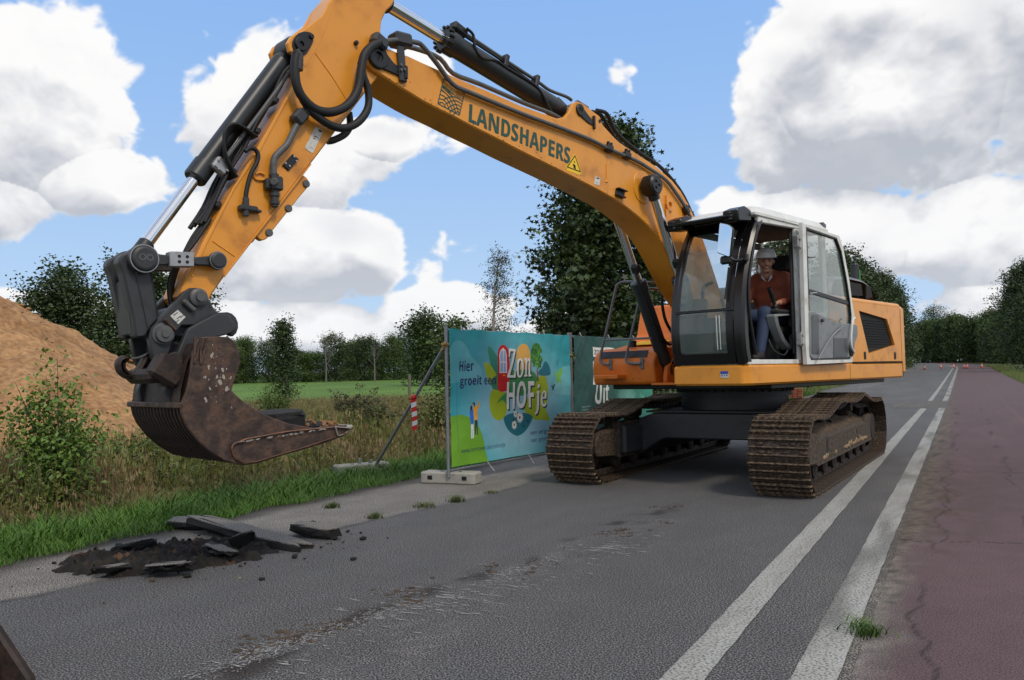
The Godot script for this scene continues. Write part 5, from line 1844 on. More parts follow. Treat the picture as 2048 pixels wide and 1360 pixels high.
	g.ext(round2([Vector2(-7.665, 2.099), Vector2(-7.610, 2.089), Vector2(-7.572, 2.076), Vector2(-7.509, 2.076), Vector2(-7.509, 2.014), Vector2(-7.579, 2.005), Vector2(-7.604, 2.000), Vector2(-7.665, 1.976), Vector2(-7.719, 2.003), Vector2(-7.728, 2.052)], 0.03), 0.165, 0.205, 0.008)
	g.ext(round2([Vector2(-7.359, 2.079), Vector2(-7.299, 2.087), Vector2(-7.241, 2.098), Vector2(-7.196, 2.126), Vector2(-7.147, 2.100), Vector2(-7.143, 2.053), Vector2(-7.189, 2.001), Vector2(-7.241, 2.031), Vector2(-7.306, 2.029), Vector2(-7.360, 2.027)], 0.03), 0.165, 0.205, 0.008)
	for s in [-1.0]:
		g.ext(round2([Vector2(-7.665, 2.099), Vector2(-7.610, 2.089), Vector2(-7.572, 2.076), Vector2(-7.509, 2.076), Vector2(-7.299, 2.087), Vector2(-7.241, 2.098), Vector2(-7.196, 2.126), Vector2(-7.147, 2.100), Vector2(-7.143, 2.053), Vector2(-7.189, 2.001), Vector2(-7.241, 2.031), Vector2(-7.306, 2.029), Vector2(-7.509, 2.014), Vector2(-7.579, 2.005), Vector2(-7.665, 1.976), Vector2(-7.719, 2.003), Vector2(-7.728, 2.052)], 0.03), -0.205, -0.165, 0.008)
	var link := obj("link", g, M.steel_dark, x)
	g = Geo.new()
	g.ext(round2([Vector2(-7.517, 2.098), Vector2(-7.360, 2.107), Vector2(-7.362, 2.013), Vector2(-7.518, 2.000)], 0.01), 0.15, 0.225, 0.006)
	var sb := obj("link_box", g, M.steel_bare, link)
	g = Geo.new()
	for q in [Vector3(-7.459, 2.071, 0.225), Vector3(-7.409, 2.073, 0.225), Vector3(-7.459, 2.037, 0.225), Vector3(-7.409, 2.039, 0.225)]:
		g.cut()
		g.cyl(q - Vector3(0, 0, 0.005), q + Vector3(0, 0, 0.002), 0.011, 10, 0.001)
	obj("bolt_hole", g, M.grid, link)
	g = Geo.new()
	var pa: Vector2 = [Vector2(-7.672, 2.037)][0]
	var pb: Vector2 = [Vector2(-7.204, 2.068)][0]
	g.lathe(Vector3(pa.x, pa.y, 0.20), Vector3(0, 0, 1), [[0.0, 0.090], [0.025, 0.090], [0.03, 0.082], [0.03, 0.077], [0.045, 0.072], [0.05, 0.06], [0.05, 0.0]], 30)
	g.cut()
	g.lathe(Vector3(pb.x, pb.y, 0.20), Vector3(0, 0, 1), [[0.0, 0.060], [0.02, 0.060], [0.024, 0.054], [0.036, 0.050], [0.04, 0.04], [0.04, 0.0]], 26)
	g.cut()
	g.cyl(Vector3(pa.x, pa.y, -0.2), Vector3(pa.x, pa.y, 0.2), 0.06, 16)
	obj("pin", g, M.steel_dark, link)
	g = Geo.new()
	ring(g, circle(pa, 0.086, 28), circle(pa, 0.081, 28), 0.2255, 0.2315)
	g.cut()
	ring(g, circle(pb, 0.057, 24), circle(pb, 0.053, 24), 0.219, 0.2245)
	obj("worn_ring", g, M.steel_bare, link)
	g = Geo.new()
	for dx in [-0.025, 0.03]:
		g.cut()
		ring(g, circle(pa + Vector2(dx * 0.8, 0.005), 0.022, 14), circle(pa + Vector2(dx * 0.8, 0.005), 0.013, 14), 0.249, 0.253)
	obj("pin_bolt", g, M.pipe, link)


func circle(c: Vector2, r: float, m: int) -> Array:
	var o := []
	for k in m:
		o.append(c + Vector2(cos(TAU * k / m), sin(TAU * k / m)) * r)
	return o


func logo(boom: Node3D) -> void:
	# the outlined square of wavy furrows in front of the lettering
	var a := [Vector2(-5.195, 3.809), Vector2(-4.955, 3.743), Vector2(-5.019, 3.534), Vector2(-5.262, 3.577)]   # top left, top right, bottom right, bottom left
	var at := func(u: float, v: float) -> Vector3:
		var t: Vector2 = a[0].lerp(a[1], u)
		var b: Vector2 = a[3].lerp(a[2], u)
		var p := t.lerp(b, v)
		return Vector3(p.x, p.y, 0.1822)
	var g := Geo.new()
	var line := func(pts: Array, w: float) -> void:
		for i in pts.size() - 1:
			var p: Vector3 = pts[i]
			var q: Vector3 = pts[i + 1]
			var n := (q - p).cross(Vector3(0, 0, 1)).normalized() * w * 0.5
			g.quad(p - n, q - n, q + n, p + n, Vector3(0, 0, 1))
	line.call([at.call(0, 0), at.call(1, 0), at.call(1, 1), at.call(0, 1), at.call(0, 0)], 0.009)
	for k in 5:   # hill on the left side
		var pts := []
		for i in 9:
			var t := i / 8.0
			pts.append(at.call(t * (0.35 + 0.16 * k), 0.98 - 0.17 * k * (1.0 - t * 0.4) - 0.10 * sin(t * PI) + t * t * (0.10 * k)))
		line.call(pts, 0.009)
	for k in 5:   # hill on the right side
		var pts := []
		for i in 9:
			var t := i / 8.0
			pts.append(at.call(1.0 - t * (0.30 + 0.13 * k), 0.92 - 0.135 * k + t * t * (0.30 + 0.02 * k) - 0.06 * sin(t * PI)))
		line.call(pts, 0.009)
	for k in 3:
		var pts := []
		for i in 7:
			var t := i / 6.0
			pts.append(at.call(t * (0.55 - 0.06 * k), 0.24 + 0.09 * k + 0.10 * t))
		line.call(pts, 0.008)
	obj("boom_emblem", g, M.letter_green, boom)
	g = Geo.new()
	g.quad(at.call(0.25, 0.1), at.call(0.66, 0.1), at.call(0.66, 0.33), at.call(0.25, 0.26), Vector3(0, 0, 1))
	for i in g.v.size():
		g.v[i].z -= 0.0008
	obj("pale_square", g, mat("pale_square", Color(0.90, 0.68, 0.36), 0.4), boom)


func bucket(x: Node3D) -> void:
	# crank
	var g := Geo.new()
	g.ext(round2([Vector2(-7.803, 2.017), Vector2(-7.785, 2.056), Vector2(-7.744, 2.076), Vector2(-7.702, 2.112), Vector2(-7.647, 2.117), Vector2(-7.598, 2.093), Vector2(-7.585, 2.043), Vector2(-7.604, 1.990), Vector2(-7.561, 1.686), Vector2(-7.614, 1.627), Vector2(-7.641, 1.563), Vector2(-7.702, 1.555), Vector2(-7.717, 1.680), Vector2(-7.779, 1.957)], 0.02), 0.07, 0.17, 0.012)
	g.ext(round2([Vector2(-7.803, 2.017), Vector2(-7.785, 2.056), Vector2(-7.744, 2.076), Vector2(-7.702, 2.112), Vector2(-7.647, 2.117), Vector2(-7.598, 2.093), Vector2(-7.585, 2.043), Vector2(-7.604, 1.990), Vector2(-7.561, 1.686), Vector2(-7.614, 1.627), Vector2(-7.641, 1.563), Vector2(-7.702, 1.555), Vector2(-7.717, 1.680), Vector2(-7.779, 1.957)], 0.02), -0.11, -0.02, 0.012)
	g.box(Vector3(-7.68, 1.75, 0.03), Vector3(0.10, 0.34, 0.2), 0.01, Basis(Vector3(0, 0, 1), 0.14))
	var cr := obj("crank", g, M.steel_dark, x)
	g = Geo.new()
	g.ext(round2([Vector2(-7.707, 1.962), Vector2(-7.612, 1.973), Vector2(-7.569, 1.688), Vector2(-7.622, 1.626), Vector2(-7.630, 1.597)], 0.02), 0.168, 0.178, 0.003)
	obj("crank_plate", g, M.steel_dark, cr)
	# quick coupler
	var cp := [Vector2(-7.407, 1.856), Vector2(-7.367, 1.883), Vector2(-7.320, 1.887), Vector2(-7.273, 1.864), Vector2(-7.204, 1.753), Vector2(-7.183, 1.734), Vector2(-7.152, 1.735), Vector2(-7.116, 1.739), Vector2(-7.084, 1.730), Vector2(-7.057, 1.706), Vector2(-7.042, 1.671), Vector2(-7.041, 1.636), Vector2(-7.054, 1.601), Vector2(-7.078, 1.579), Vector2(-7.103, 1.587), Vector2(-7.113, 1.606), Vector2(-7.142, 1.601), Vector2(-7.166, 1.619), Vector2(-7.177, 1.646), Vector2(-7.287, 1.646), Vector2(-7.420, 1.639), Vector2(-7.459, 1.592), Vector2(-7.511, 1.430), Vector2(-7.568, 1.392), Vector2(-7.599, 1.430), Vector2(-7.623, 1.557), Vector2(-7.611, 1.620), Vector2(-7.561, 1.679), Vector2(-7.510, 1.733), Vector2(-7.452, 1.801)]
	g = Geo.new()
	for zz in [0.115, -0.17]:
		g.ext(cp, zz, zz + 0.055, 0.008, 40.0)
	g.box(Vector3(-7.40, 1.66, 0), Vector3(0.16, 0.20, 0.24), 0.02)
	g.ext(round2([Vector2(-7.539, 1.561), Vector2(-7.390, 1.644), Vector2(-7.150, 1.651), Vector2(-7.186, 1.602), Vector2(-7.456, 1.432), Vector2(-7.540, 1.393)], 0.03), -0.115, 0.115, 0.01)
	var co := obj("quick_coupler", g, M.steel_dark, x)
	g = Geo.new()
	var p1: Vector2 = [Vector2(-7.318, 1.824)][0]
	var p2: Vector2 = [Vector2(-7.539, 1.584)][0]
	var p3: Vector2 = [Vector2(-7.113, 1.644)][0]
	g.lathe(Vector3(p1.x, p1.y, 0.17), Vector3(0, 0, 1), [[0.0, 0.058], [0.02, 0.058], [0.024, 0.052], [0.03, 0.04], [0.03, 0.028], [0.05, 0.027], [0.05, 0.0]], 24)
	g.cut()
	g.lathe(Vector3(p2.x, p2.y, 0.17), Vector3(0, 0, 1), [[0.0, 0.070], [0.01, 0.068], [0.012, 0.056], [0.034, 0.052], [0.036, 0.024], [0.046, 0.022], [0.046, 0.0]], 26)
	g.ext(round2([Vector2(-7.543, 1.634), Vector2(-7.515, 1.635), Vector2(-7.494, 1.613), Vector2(-7.496, 1.591), Vector2(-7.540, 1.583)], 0.015), 0.172, 0.19, 0.004)
	g.cut()
	g.box(Vector3(-7.383, 1.767, 0.190), Vector3(0.10, 0.03, 0.03), 0.008, Basis(Vector3(0, 0, 1), -0.7))
	obj("coupler_pin", g, M.pipe, co)
	g = Geo.new()
	g.cut()
	g.box(Vector3(-7.503, 1.641, 0.190), Vector3(0.10, 0.022, 0.03), 0.006, Basis(Vector3(0, 0, 1), -0.75))
	g.cut()
	g.cyl(Vector3(p3.x, p3.y, 0.13), Vector3(p3.x, p3.y, 0.20), 0.04, 18)
	g.cut()
	g.cyl(Vector3(p3.x, p3.y, -0.2), Vector3(p3.x, p3.y, 0.13), 0.035, 14)
	obj("coupler_bolt", g, M.rust, co)
	g = Geo.new()
	g.ext([Vector2(-7.448, 1.738), Vector2(-7.399, 1.695), Vector2(-7.445, 1.647), Vector2(-7.495, 1.698)], 0.168, 0.1735)
	obj("data_plate", g, M.white_print, co)
	g = Geo.new()
	for q in [Vector3(-7.461, 1.712, 0.174), Vector3(-7.443, 1.690, 0.174), Vector3(-7.451, 1.667, 0.174), Vector3(-7.422, 1.698, 0.174)]:
		g.box(q, Vector3(0.030, 0.005, 0.001), 0.0, Basis(Vector3(0, 0, 1), 0.7))
	obj("plate_print", g, M.hood, co)
	# load hook at the back of the coupler
	g = Geo.new()
	g.ext(round2([Vector2(-7.772, 1.400), Vector2(-7.759, 1.436), Vector2(-7.725, 1.457), Vector2(-7.690, 1.445), Vector2(-7.695, 1.425), Vector2(-7.718, 1.407), Vector2(-7.716, 1.371), Vector2(-7.683, 1.349), Vector2(-7.644, 1.378), Vector2(-7.616, 1.429), Vector2(-7.613, 1.444), Vector2(-7.562, 1.481), Vector2(-7.548, 1.429), Vector2(-7.584, 1.377), Vector2(-7.630, 1.326), Vector2(-7.683, 1.302), Vector2(-7.724, 1.317), Vector2(-7.759, 1.350)], 0.015), -0.01, 0.07, 0.018)
	obj("load_hook", g, M.rust_dark, x)
	g = Geo.new()
	g.tube(spl([Vector3(-7.690, 1.435, 0.060), Vector3(-7.652, 1.437, 0.060), Vector3(-7.609, 1.454, 0.060), Vector3(-7.566, 1.480, 0.060)], 4), 0.009, 6)
	obj("hook_latch", g, M.pipe, x.get_node("load_hook"))
	# bucket
	var side := [Vector2(-7.466, 1.362), Vector2(-7.453, 1.459), Vector2(-7.428, 1.532), Vector2(-7.401, 1.556), Vector2(-7.300, 1.563), Vector2(-7.222, 1.560), Vector2(-7.183, 1.535), Vector2(-7.154, 1.473), Vector2(-7.144, 1.409), Vector2(-7.160, 1.346), Vector2(-7.191, 1.272), Vector2(-7.205, 1.222), Vector2(-7.119, 1.143), Vector2(-6.982, 1.061), Vector2(-6.811, 0.992), Vector2(-6.615, 0.950), Vector2(-6.425, 0.958), Vector2(-6.301, 0.930), Vector2(-6.360, 0.882), Vector2(-6.506, 0.844), Vector2(-6.663, 0.816), Vector2(-6.871, 0.781), Vector2(-7.026, 0.750), Vector2(-7.135, 0.745), Vector2(-7.253, 0.785), Vector2(-7.354, 0.855), Vector2(-7.428, 0.927), Vector2(-7.489, 1.009), Vector2(-7.518, 1.076), Vector2(-7.530, 1.136), Vector2(-7.486, 1.242)]
	g = Geo.new()
	g.ext(side, 0.372, 0.40, 0.006, 40.0)
	var b := obj("bucket", g, M.rust, x)
	g = Geo.new()
	g.ext(side, -0.40, -0.372, 0.006, 40.0)
	obj("side_plate", g, M.rust, b)
	var back := [Vector2(-6.33, 0.925), Vector2(-6.66, 0.822), Vector2(-6.87, 0.785), Vector2(-7.03, 0.755), Vector2(-7.135, 0.75), Vector2(-7.25, 0.79), Vector2(-7.35, 0.86), Vector2(-7.425, 0.932), Vector2(-7.485, 1.012), Vector2(-7.515, 1.08), Vector2(-7.525, 1.14), Vector2(-7.515, 1.24), Vector2(-7.475, 1.40), Vector2(-7.42, 1.52)]
	var shell := func(i0: int, i1: int, out: float) -> Geo:
		var sg := Geo.new()
		for i in range(i0, i1):
			var p: Vector2 = back[i]
			var q: Vector2 = back[i + 1]
			var nn := (q - p).orthogonal().normalized()
			var ni: Vector2 = (back[mini(i + 1, 13)] - back[maxi(i - 1, 0)]).orthogonal().normalized()
			var nj: Vector2 = (back[mini(i + 2, 13)] - back[i]).orthogonal().normalized()
			if nn.dot(Vector2(-7.0, 1.1) - p) > 0.0:
				nn = -nn
				ni = -ni
				nj = -nj
			for k in [1.0, -1.0]:
				var o := 0.0 if k > 0 else -0.028
				var a3 := Vector3(ni.x, ni.y, 0)
				var b3 := Vector3(nj.x, nj.y, 0)
				var pa := Vector3(p.x, p.y, 0) + a3 * (o + out)
				var pb := Vector3(q.x, q.y, 0) + b3 * (o + out)
				sg.quad4(pa + Vector3(0, 0, 0.374), pb + Vector3(0, 0, 0.374), pb - Vector3(0, 0, 0.374), pa - Vector3(0, 0, 0.374), a3 * k, b3 * k, b3 * k, a3 * k)
			if i == i0 or i == i1 - 1:
				var e: Vector2 = p if i == i0 else q
				var en := ni if i == i0 else nj
				var tn := (p - q).normalized() * (1.0 if i == i0 else -1.0)
				sg.quad(Vector3(e.x, e.y, 0.374), Vector3(e.x, e.y, -0.374), Vector3(e.x - en.x * 0.028, e.y - en.y * 0.028, -0.374), Vector3(e.x - en.x * 0.028, e.y - en.y * 0.028, 0.374), Vector3(tn.x, tn.y, 0))
		return sg
	obj("bucket_floor", shell.call(0, 6, 0.0), M.rust, b)
	obj("bucket_back", shell.call(10, 13, 0.0), M.rust_dark, b)
	# the open slats low on the back
	for k in 15:
		var zz := -0.355 + k * 0.0507
		g = Geo.new()
		var outp := []
		var inp := []
		for i in range(5, 11):
			var nj: Vector2 = (back[i + 1] - back[i - 1]).orthogonal().normalized()
			if nj.dot(Vector2(-7.0, 1.1) - back[i]) > 0.0:
				nj = -nj
			outp.append(back[i] + nj * 0.012)
			inp.append(back[i] - nj * 0.03)
		inp.reverse()
		g.ext(outp + inp, zz - 0.010, zz + 0.010, 0.003, 40.0)
		obj("slat", g, M.rust_dark, b)
	g = Geo.new()
	g.box(Vector3(-7.53, 1.142, 0), Vector3(0.04, 0.035, 0.80), 0.006)
	obj("slat_rail", g, M.rust, b)
	# side cutter, hanger plates, bolts
	g = Geo.new()
	g.ext(round2([Vector2(-7.220, 0.863), Vector2(-7.203, 0.893), Vector2(-7.117, 0.917), Vector2(-6.823, 0.945), Vector2(-6.454, 0.951), Vector2(-6.326, 0.929), Vector2(-6.373, 0.890), Vector2(-6.675, 0.825), Vector2(-6.882, 0.788), Vector2(-7.037, 0.759), Vector2(-7.131, 0.753), Vector2(-7.197, 0.793)], 0.015), 0.40, 0.418, 0.006)
	obj("side_cutter", g, mat("rust_pale", Color(0.72, 0.62, 0.54), 0.7, 0.1, M.rust.albedo_texture, 1.4), b)
	g = Geo.new()
	g.ext(round2([Vector2(-6.462, 0.952), Vector2(-6.323, 0.932), Vector2(-6.373, 0.890), Vector2(-6.439, 0.881)], 0.01), 0.402, 0.424, 0.004)
	g.cut()
	g.box(Vector3(-6.34, 0.93, 0), Vector3(0.10, 0.022, 0.78), 0.006, Basis(Vector3(0, 0, 1), 0.25))
	obj("cutting_edge", g, M.scuff, b)
	g = Geo.new()
	for zz in [0.185, -0.23]:
		g.cut()
		g.ext(round2([Vector2(-7.539, 1.140), Vector2(-7.557, 1.245), Vector2(-7.484, 1.440), Vector2(-7.409, 1.615), Vector2(-7.319, 1.668), Vector2(-7.214, 1.723), Vector2(-7.133, 1.714), Vector2(-7.086, 1.624), Vector2(-7.134, 1.590), Vector2(-7.215, 1.569), Vector2(-7.320, 1.554), Vector2(-7.384, 1.415), Vector2(-7.422, 1.266), Vector2(-7.472, 1.138)], 0.02), zz, zz + 0.05, 0.008)
	obj("hanger", g, M.steel_dark, b)
	g = Geo.new()
	g.box(Vector3(-7.553, 1.358, 0.260), Vector3(0.19, 0.16, 0.12), 0.02, Basis(Vector3(0, 0, 1), -0.55))
	g.cut()
	g.cyl(Vector3(-7.485, 1.421, 0.200), Vector3(-7.520, 1.418, 0.300), 0.05, 12, 0.008)
	g.cut()
	g.box(Vector3(-7.582, 1.329, 0.100), Vector3(0.20, 0.09, 0.35), 0.03, Basis(Vector3(0, 0, 1), 0.1))
	obj("wedge_block", g, M.rust_dark, b)
	# raised W, scratches and chipped pale paint
	var tm := text_mesh("W", 0.16, true, 0.012)
	var t := MeshInstance3D.new()
	t.mesh = tm
	t.name = "raised_letter"
	t.material_override = M.rust
	t.transform = Transform3D(Basis(Vector3(0, 0, 1), -0.12) * Basis.from_scale(Vector3(0.42, 1.0, 1.0)), Vector3(-7.416, 1.468, 0.400) + Vector3(0, 0, 0.004))
	b.add_child(t)
	g = Geo.new()
	var sr := RandomNumberGenerator.new()
	sr.seed = 77
	for k in 34:
		var hub: Vector3 = [Vector3(-7.237, 1.347, 0.400), Vector3(-7.302, 1.212, 0.400), Vector3(-7.237, 1.235, 0.400), Vector3(-7.352, 1.447, 0.400), Vector3(-7.365, 1.275, 0.400)][k % 5]
		var p := hub + Vector3(sr.randfn(0, 0.032), sr.randfn(0, 0.05), 0)
		var poly := []
		var ln := 0.003 + 0.018 * pow(sr.randf(), 2.5)
		var an := sr.randf_range(1.0, 2.0)
		for i in 7:
			var a := TAU * i / 7.0
			var q := Vector2(cos(a) * ln, sin(a) * ln * sr.randf_range(0.2, 0.8)).rotated(an)
			poly.append(Vector2(p.x, p.y) + q)
		g.ext(poly, 0.399, 0.4008)
	for k in 46:
		var p: Vector3 = Vector3(-7.156, 0.898, 0.418).lerp(Vector3(-6.549, 0.938, 0.418), pow(sr.randf(), 1.4))
		var poly := []
		for i in 6:
			var a := TAU * i / 6.0
			poly.append(Vector2(p.x, p.y + sr.randfn(0, 0.003)) + Vector2(cos(a) * sr.randf_range(0.006, 0.02), sin(a) * sr.randf_range(0.001, 0.004)).rotated(0.15))
		g.ext(poly, 0.417, 0.4188)
	obj("chipped_paint", g, M.scuff, b, "stuff")


# ---------------------------------------------------------------- printed banners and the site fence
func fill(im: Image, pts: Array, col: Color, res: float) -> void:
	var lo := 1e9
	var hi := -1e9
	for p in pts:
		lo = minf(lo, p.y)
		hi = maxf(hi, p.y)
	var m := pts.size()
	for y in range(maxi(0, int(lo * res)), mini(im.get_height() - 1, int(hi * res) + 1) + 1):
		var yy := (y + 0.5) / res
		var xs := []
		for i in m:
			var a: Vector2 = pts[i]
			var b: Vector2 = pts[(i + 1) % m]
			if (a.y <= yy) != (b.y <= yy):
				xs.append(a.x + (yy - a.y) / (b.y - a.y) * (b.x - a.x))
		xs.sort()
		for k in range(0, xs.size() - 1, 2):
			var x0 := maxi(0, roundi(xs[k] * res))
			var x1 := mini(im.get_width(), roundi(xs[k + 1] * res))
			if x1 > x0:
				if col.a >= 1.0:
					im.fill_rect(Rect2i(x0, y, x1 - x0, 1), col)
				else:
					for x in range(x0, x1):
						im.set_pixel(x, y, im.get_pixel(x, y).lerp(Color(col.r, col.g, col.b), col.a))


func smooth(pts: Array, sub := 8) -> Array:
	var out := []
	var m := pts.size()
	for i in m:
		for k in sub:
			out.append(pts[i].cubic_interpolate(pts[(i + 1) % m], pts[(i + m - 1) % m], pts[(i + 2) % m], float(k) / sub))
	return out


func oval(c: Vector2, rx: float, ry: float, turn := 0.0, m := 28) -> Array:
	var o := []
	for k in m:
		o.append(c + Vector2(cos(TAU * k / m) * rx, sin(TAU * k / m) * ry).rotated(turn))
	return o


func ink(im: Image, s: String, x: float, y: float, w: float, h: float, col: Color, res: float, bold := true, skew := 0.0, font := "Droid Sans", lean := 0.0) -> void:
	var tm := text_mesh(s, 1.0, bold, 0.0, font)
	var arr := tm.get_mesh_arrays()
	var v: PackedVector3Array = arr[Mesh.ARRAY_VERTEX]
	var idx = arr[Mesh.ARRAY_INDEX]
	var box := tm.get_aabb()
	var pt := func(p: Vector3) -> Vector2:
		var u := (p.x - box.position.x) / box.size.x
		var t := 1.0 - (p.y - box.position.y) / box.size.y
		return Vector2(x + u * w + skew * (1.0 - t) * h, y + t * h + lean * u)
	var m: int = idx.size() if idx != null and idx.size() > 0 else v.size()
	for k in range(0, m, 3):
		if idx != null and idx.size() > 0:
			fill(im, [pt.call(v[idx[k]]), pt.call(v[idx[k + 1]]), pt.call(v[idx[k + 2]])], col, res)
		else:
			fill(im, [pt.call(v[k]), pt.call(v[k + 1]), pt.call(v[k + 2])], col, res)


func V(a: Array) -> Array:
	var o := []
	for k in range(0, a.size(), 2):
		o.append(Vector2(a[k], a[k + 1]))
	return o


func print_green_banner() -> Image:
	var res := 560.0
	var im := Image.create_empty(int(2.75 * res), int(1.65 * res), false, Image.FORMAT_RGB8)
	var w := im.get_width()
	var h := im.get_height()
	for y in h:   # print: a pale middle on a turquoise ground
		for x in w:
			var d := Vector2((x / res - 1.45) / 1.55, (y / res - 1.0) / 1.15).length()
			im.set_pixel(x, y, Color(0.60, 0.79, 0.86).lerp(Color(0.16, 0.60, 0.65), smoothstep(0.25, 1.15, d)))
	fill(im, smooth(V([-0.1, 0.62, 0.02, 0.22, 0.18, 0.13, 0.33, 0.2, 0.42, 0.34, 0.56, 0.44, 0.6, 0.56, 0.5, 0.62, 0.2, 0.64])), Color(0.55, 0.80, 0.82, 0.45), res)
	fill(im, smooth(V([2.3, 0.84, 2.28, 0.72, 2.42, 0.62, 2.5, 0.5, 2.62, 0.46, 2.85, 0.5, 2.85, 0.86])), Color(0.58, 0.82, 0.85, 0.45), res)
	var lime := Color(0.66, 0.74, 0.14)
	var leafg := Color(0.25, 0.58, 0.33)
	var teal := Color(0.13, 0.45, 0.52)
	fill(im, smooth(V([-0.2, 1.12, 0.05, 1.05, 0.22, 1.04, 0.4, 1.1, 0.52, 1.2, 0.61, 1.36, 0.66, 1.52, 0.66, 1.75, -0.2, 1.75])), Color(0.44, 0.66, 0.20), res)
	fill(im, oval(Vector2(1.55, 0.36), 0.17, 0.21), Color(0.90, 0.70, 0.36), res)
	fill(im, smooth(V([0.76, 0.2, 0.88, 0.25, 0.97, 0.38, 1.0, 0.55, 0.98, 0.66, 0.88, 0.56, 0.8, 0.44])), Color(0.18, 0.56, 0.47), res)
	fill(im, smooth(V([0.66, 0.41, 0.79, 0.43, 0.9, 0.53, 0.98, 0.68, 0.99, 0.78, 0.84, 0.72, 0.72, 0.58])), lime, res)
	fill(im, smooth(V([0.80, 0.66, 0.93, 0.57, 1.02, 0.7, 1.04, 0.8, 0.92, 0.8])), Color(0.19, 0.53, 0.36), res)
	fill(im, smooth(V([1.15, 0.55, 1.5, 0.5, 1.8, 0.55, 1.85, 0.75, 1.5, 0.85, 1.15, 0.8])), leafg, res)
	fill(im, smooth(V([0.83, 0.75, 0.76, 0.9, 0.79, 1.04, 0.88, 1.13, 0.98, 1.15, 1.1, 1.1, 1.18, 0.95, 1.17, 0.82, 1.0, 0.78])), lime, res)
	fill(im, smooth(V([0.93, 0.93, 1.05, 0.84, 1.2, 0.8, 1.2, 1.0, 1.06, 0.9])), leafg, res)
	fill(im, smooth(V([1.97, 0.57, 2.08, 0.62, 2.14, 0.77, 2.11, 0.95, 2.06, 1.06, 2.15, 1.22, 1.95, 1.2, 1.75, 1.18, 1.55, 1.05, 1.7, 0.8])), lime, res)
	fill(im, smooth(V([1.07, 1.12, 1.13, 1.25, 1.24, 1.34, 1.39, 1.38, 1.54, 1.34, 1.66, 1.25, 1.72, 1.14, 1.5, 1.08, 1.3, 1.07])), Color(0.15, 0.47, 0.53), res)
	fill(im, V([1.385, 1.38, 1.395, 1.38, 1.395, 1.50, 1.385, 1.50]), Color(0.35, 0.62, 0.42), res)
	fill(im, smooth(V([1.9, 0.57, 1.92, 0.5, 2.0, 0.48, 2.08, 0.39, 2.17, 0.44, 2.22, 0.52, 2.2, 0.58, 2.05, 0.59])), teal, res)
	# door
	fill(im, V([0.95, 0.76, 0.95, 0.30, 0.98, 0.22, 1.03, 0.18, 1.10, 0.18, 1.16, 0.22, 1.20, 0.30, 1.20, 0.78, 1.03, 0.79]), Color(0.82, 0.12, 0.14), res)
	fill(im, V([0.985, 0.545, 0.985, 0.31, 1.01, 0.25, 1.07, 0.215, 1.12, 0.25, 1.15, 0.31, 1.15, 0.545]), Color(0.93, 0.93, 0.94), res)
	fill(im, V([1.005, 0.53, 1.005, 0.31, 1.025, 0.265, 1.065, 0.24, 1.065, 0.53]), Color(0.63, 0.73, 0.88), res)
	fill(im, V([1.08, 0.53, 1.08, 0.24, 1.11, 0.265, 1.13, 0.31, 1.13, 0.53]), Color(0.63, 0.73, 0.88), res)
	fill(im, V([0.985, 0.395, 1.15, 0.395, 1.15, 0.41, 0.985, 0.41]), Color(0.93, 0.93, 0.94), res)
	fill(im, V([1.06, 0.57, 1.11, 0.57, 1.11, 0.58, 1.06, 0.58]), Color(0.95, 0.75, 0.2), res)
	# tree
	fill(im, V([1.855, 0.5, 1.885, 0.5, 1.895, 0.66, 1.85, 0.66]), Color(0.55, 0.33, 0.16), res)
	var tr := RandomNumberGenerator.new()
	tr.seed = 2
	for k in 90:
		var a := tr.randf() * TAU
		var q := sqrt(tr.randf())
		fill(im, oval(Vector2(1.87 + 0.13 * q * cos(a), 0.32 + 0.175 * q * sin(a)), 0.032, 0.026, tr.randf() * 3.0, 9), [Color(0.20, 0.46, 0.17), Color(0.27, 0.55, 0.20), Color(0.15, 0.37, 0.15), Color(0.36, 0.62, 0.24)][k % 4], res)
	for k in 7:
		fill(im, oval(Vector2(1.88 + tr.randfn(0, 0.03), 0.42 + tr.randfn(0, 0.03)), 0.008, 0.007, 0, 6), Color(0.92, 0.95, 0.95), res)
	# butterflies
	for q in [[2.43, 0.61, 0.125, Color(0.46, 0.73, 0.25)], [2.27, 0.765, 0.055, Color(0.15, 0.27, 0.42)], [2.43, 0.40, 0.06, Color(0.22, 0.56, 0.62)]]:
		var b := Vector2(q[0], q[1])
		var s: float = q[2]
		fill(im, smooth([b, b + Vector2(0.25, -0.75) * s, b + Vector2(0.75, -1.0) * s, b + Vector2(0.85, -0.5) * s, b + Vector2(0.4, 0.05) * s]), q[3], res)
		fill(im, smooth([b, b + Vector2(-0.3, -0.6) * s, b + Vector2(-0.8, -0.55) * s, b + Vector2(-0.7, -0.1) * s, b + Vector2(-0.3, 0.1) * s]), q[3], res)
		fill(im, smooth([b, b + Vector2(0.4, 0.2) * s, b + Vector2(0.35, 0.7) * s, b + Vector2(0.05, 0.5) * s]), q[3], res)
		fill(im, smooth([b, b + Vector2(-0.45, 0.3) * s, b + Vector2(-0.4, 0.85) * s, b + Vector2(-0.08, 0.5) * s]), q[3], res)
	# daisies
	for q in [[1.45, 1.14, 0.075], [1.31, 1.23, 0.06], [1.345, 1.09, 0.045]]:
		for k in 13:
			var a := TAU * k / 13.0
			fill(im, oval(Vector2(q[0] + cos(a) * q[2] * 0.65, q[1] + sin(a) * q[2] * 0.65), q[2] * 0.42, q[2] * 0.15, a, 8), Color(0.93, 0.93, 0.9), res)
		fill(im, oval(Vector2(q[0], q[1]), q[2] * 0.26, q[2] * 0.26, 0, 10), Color(0.66, 0.26, 0.16), res)
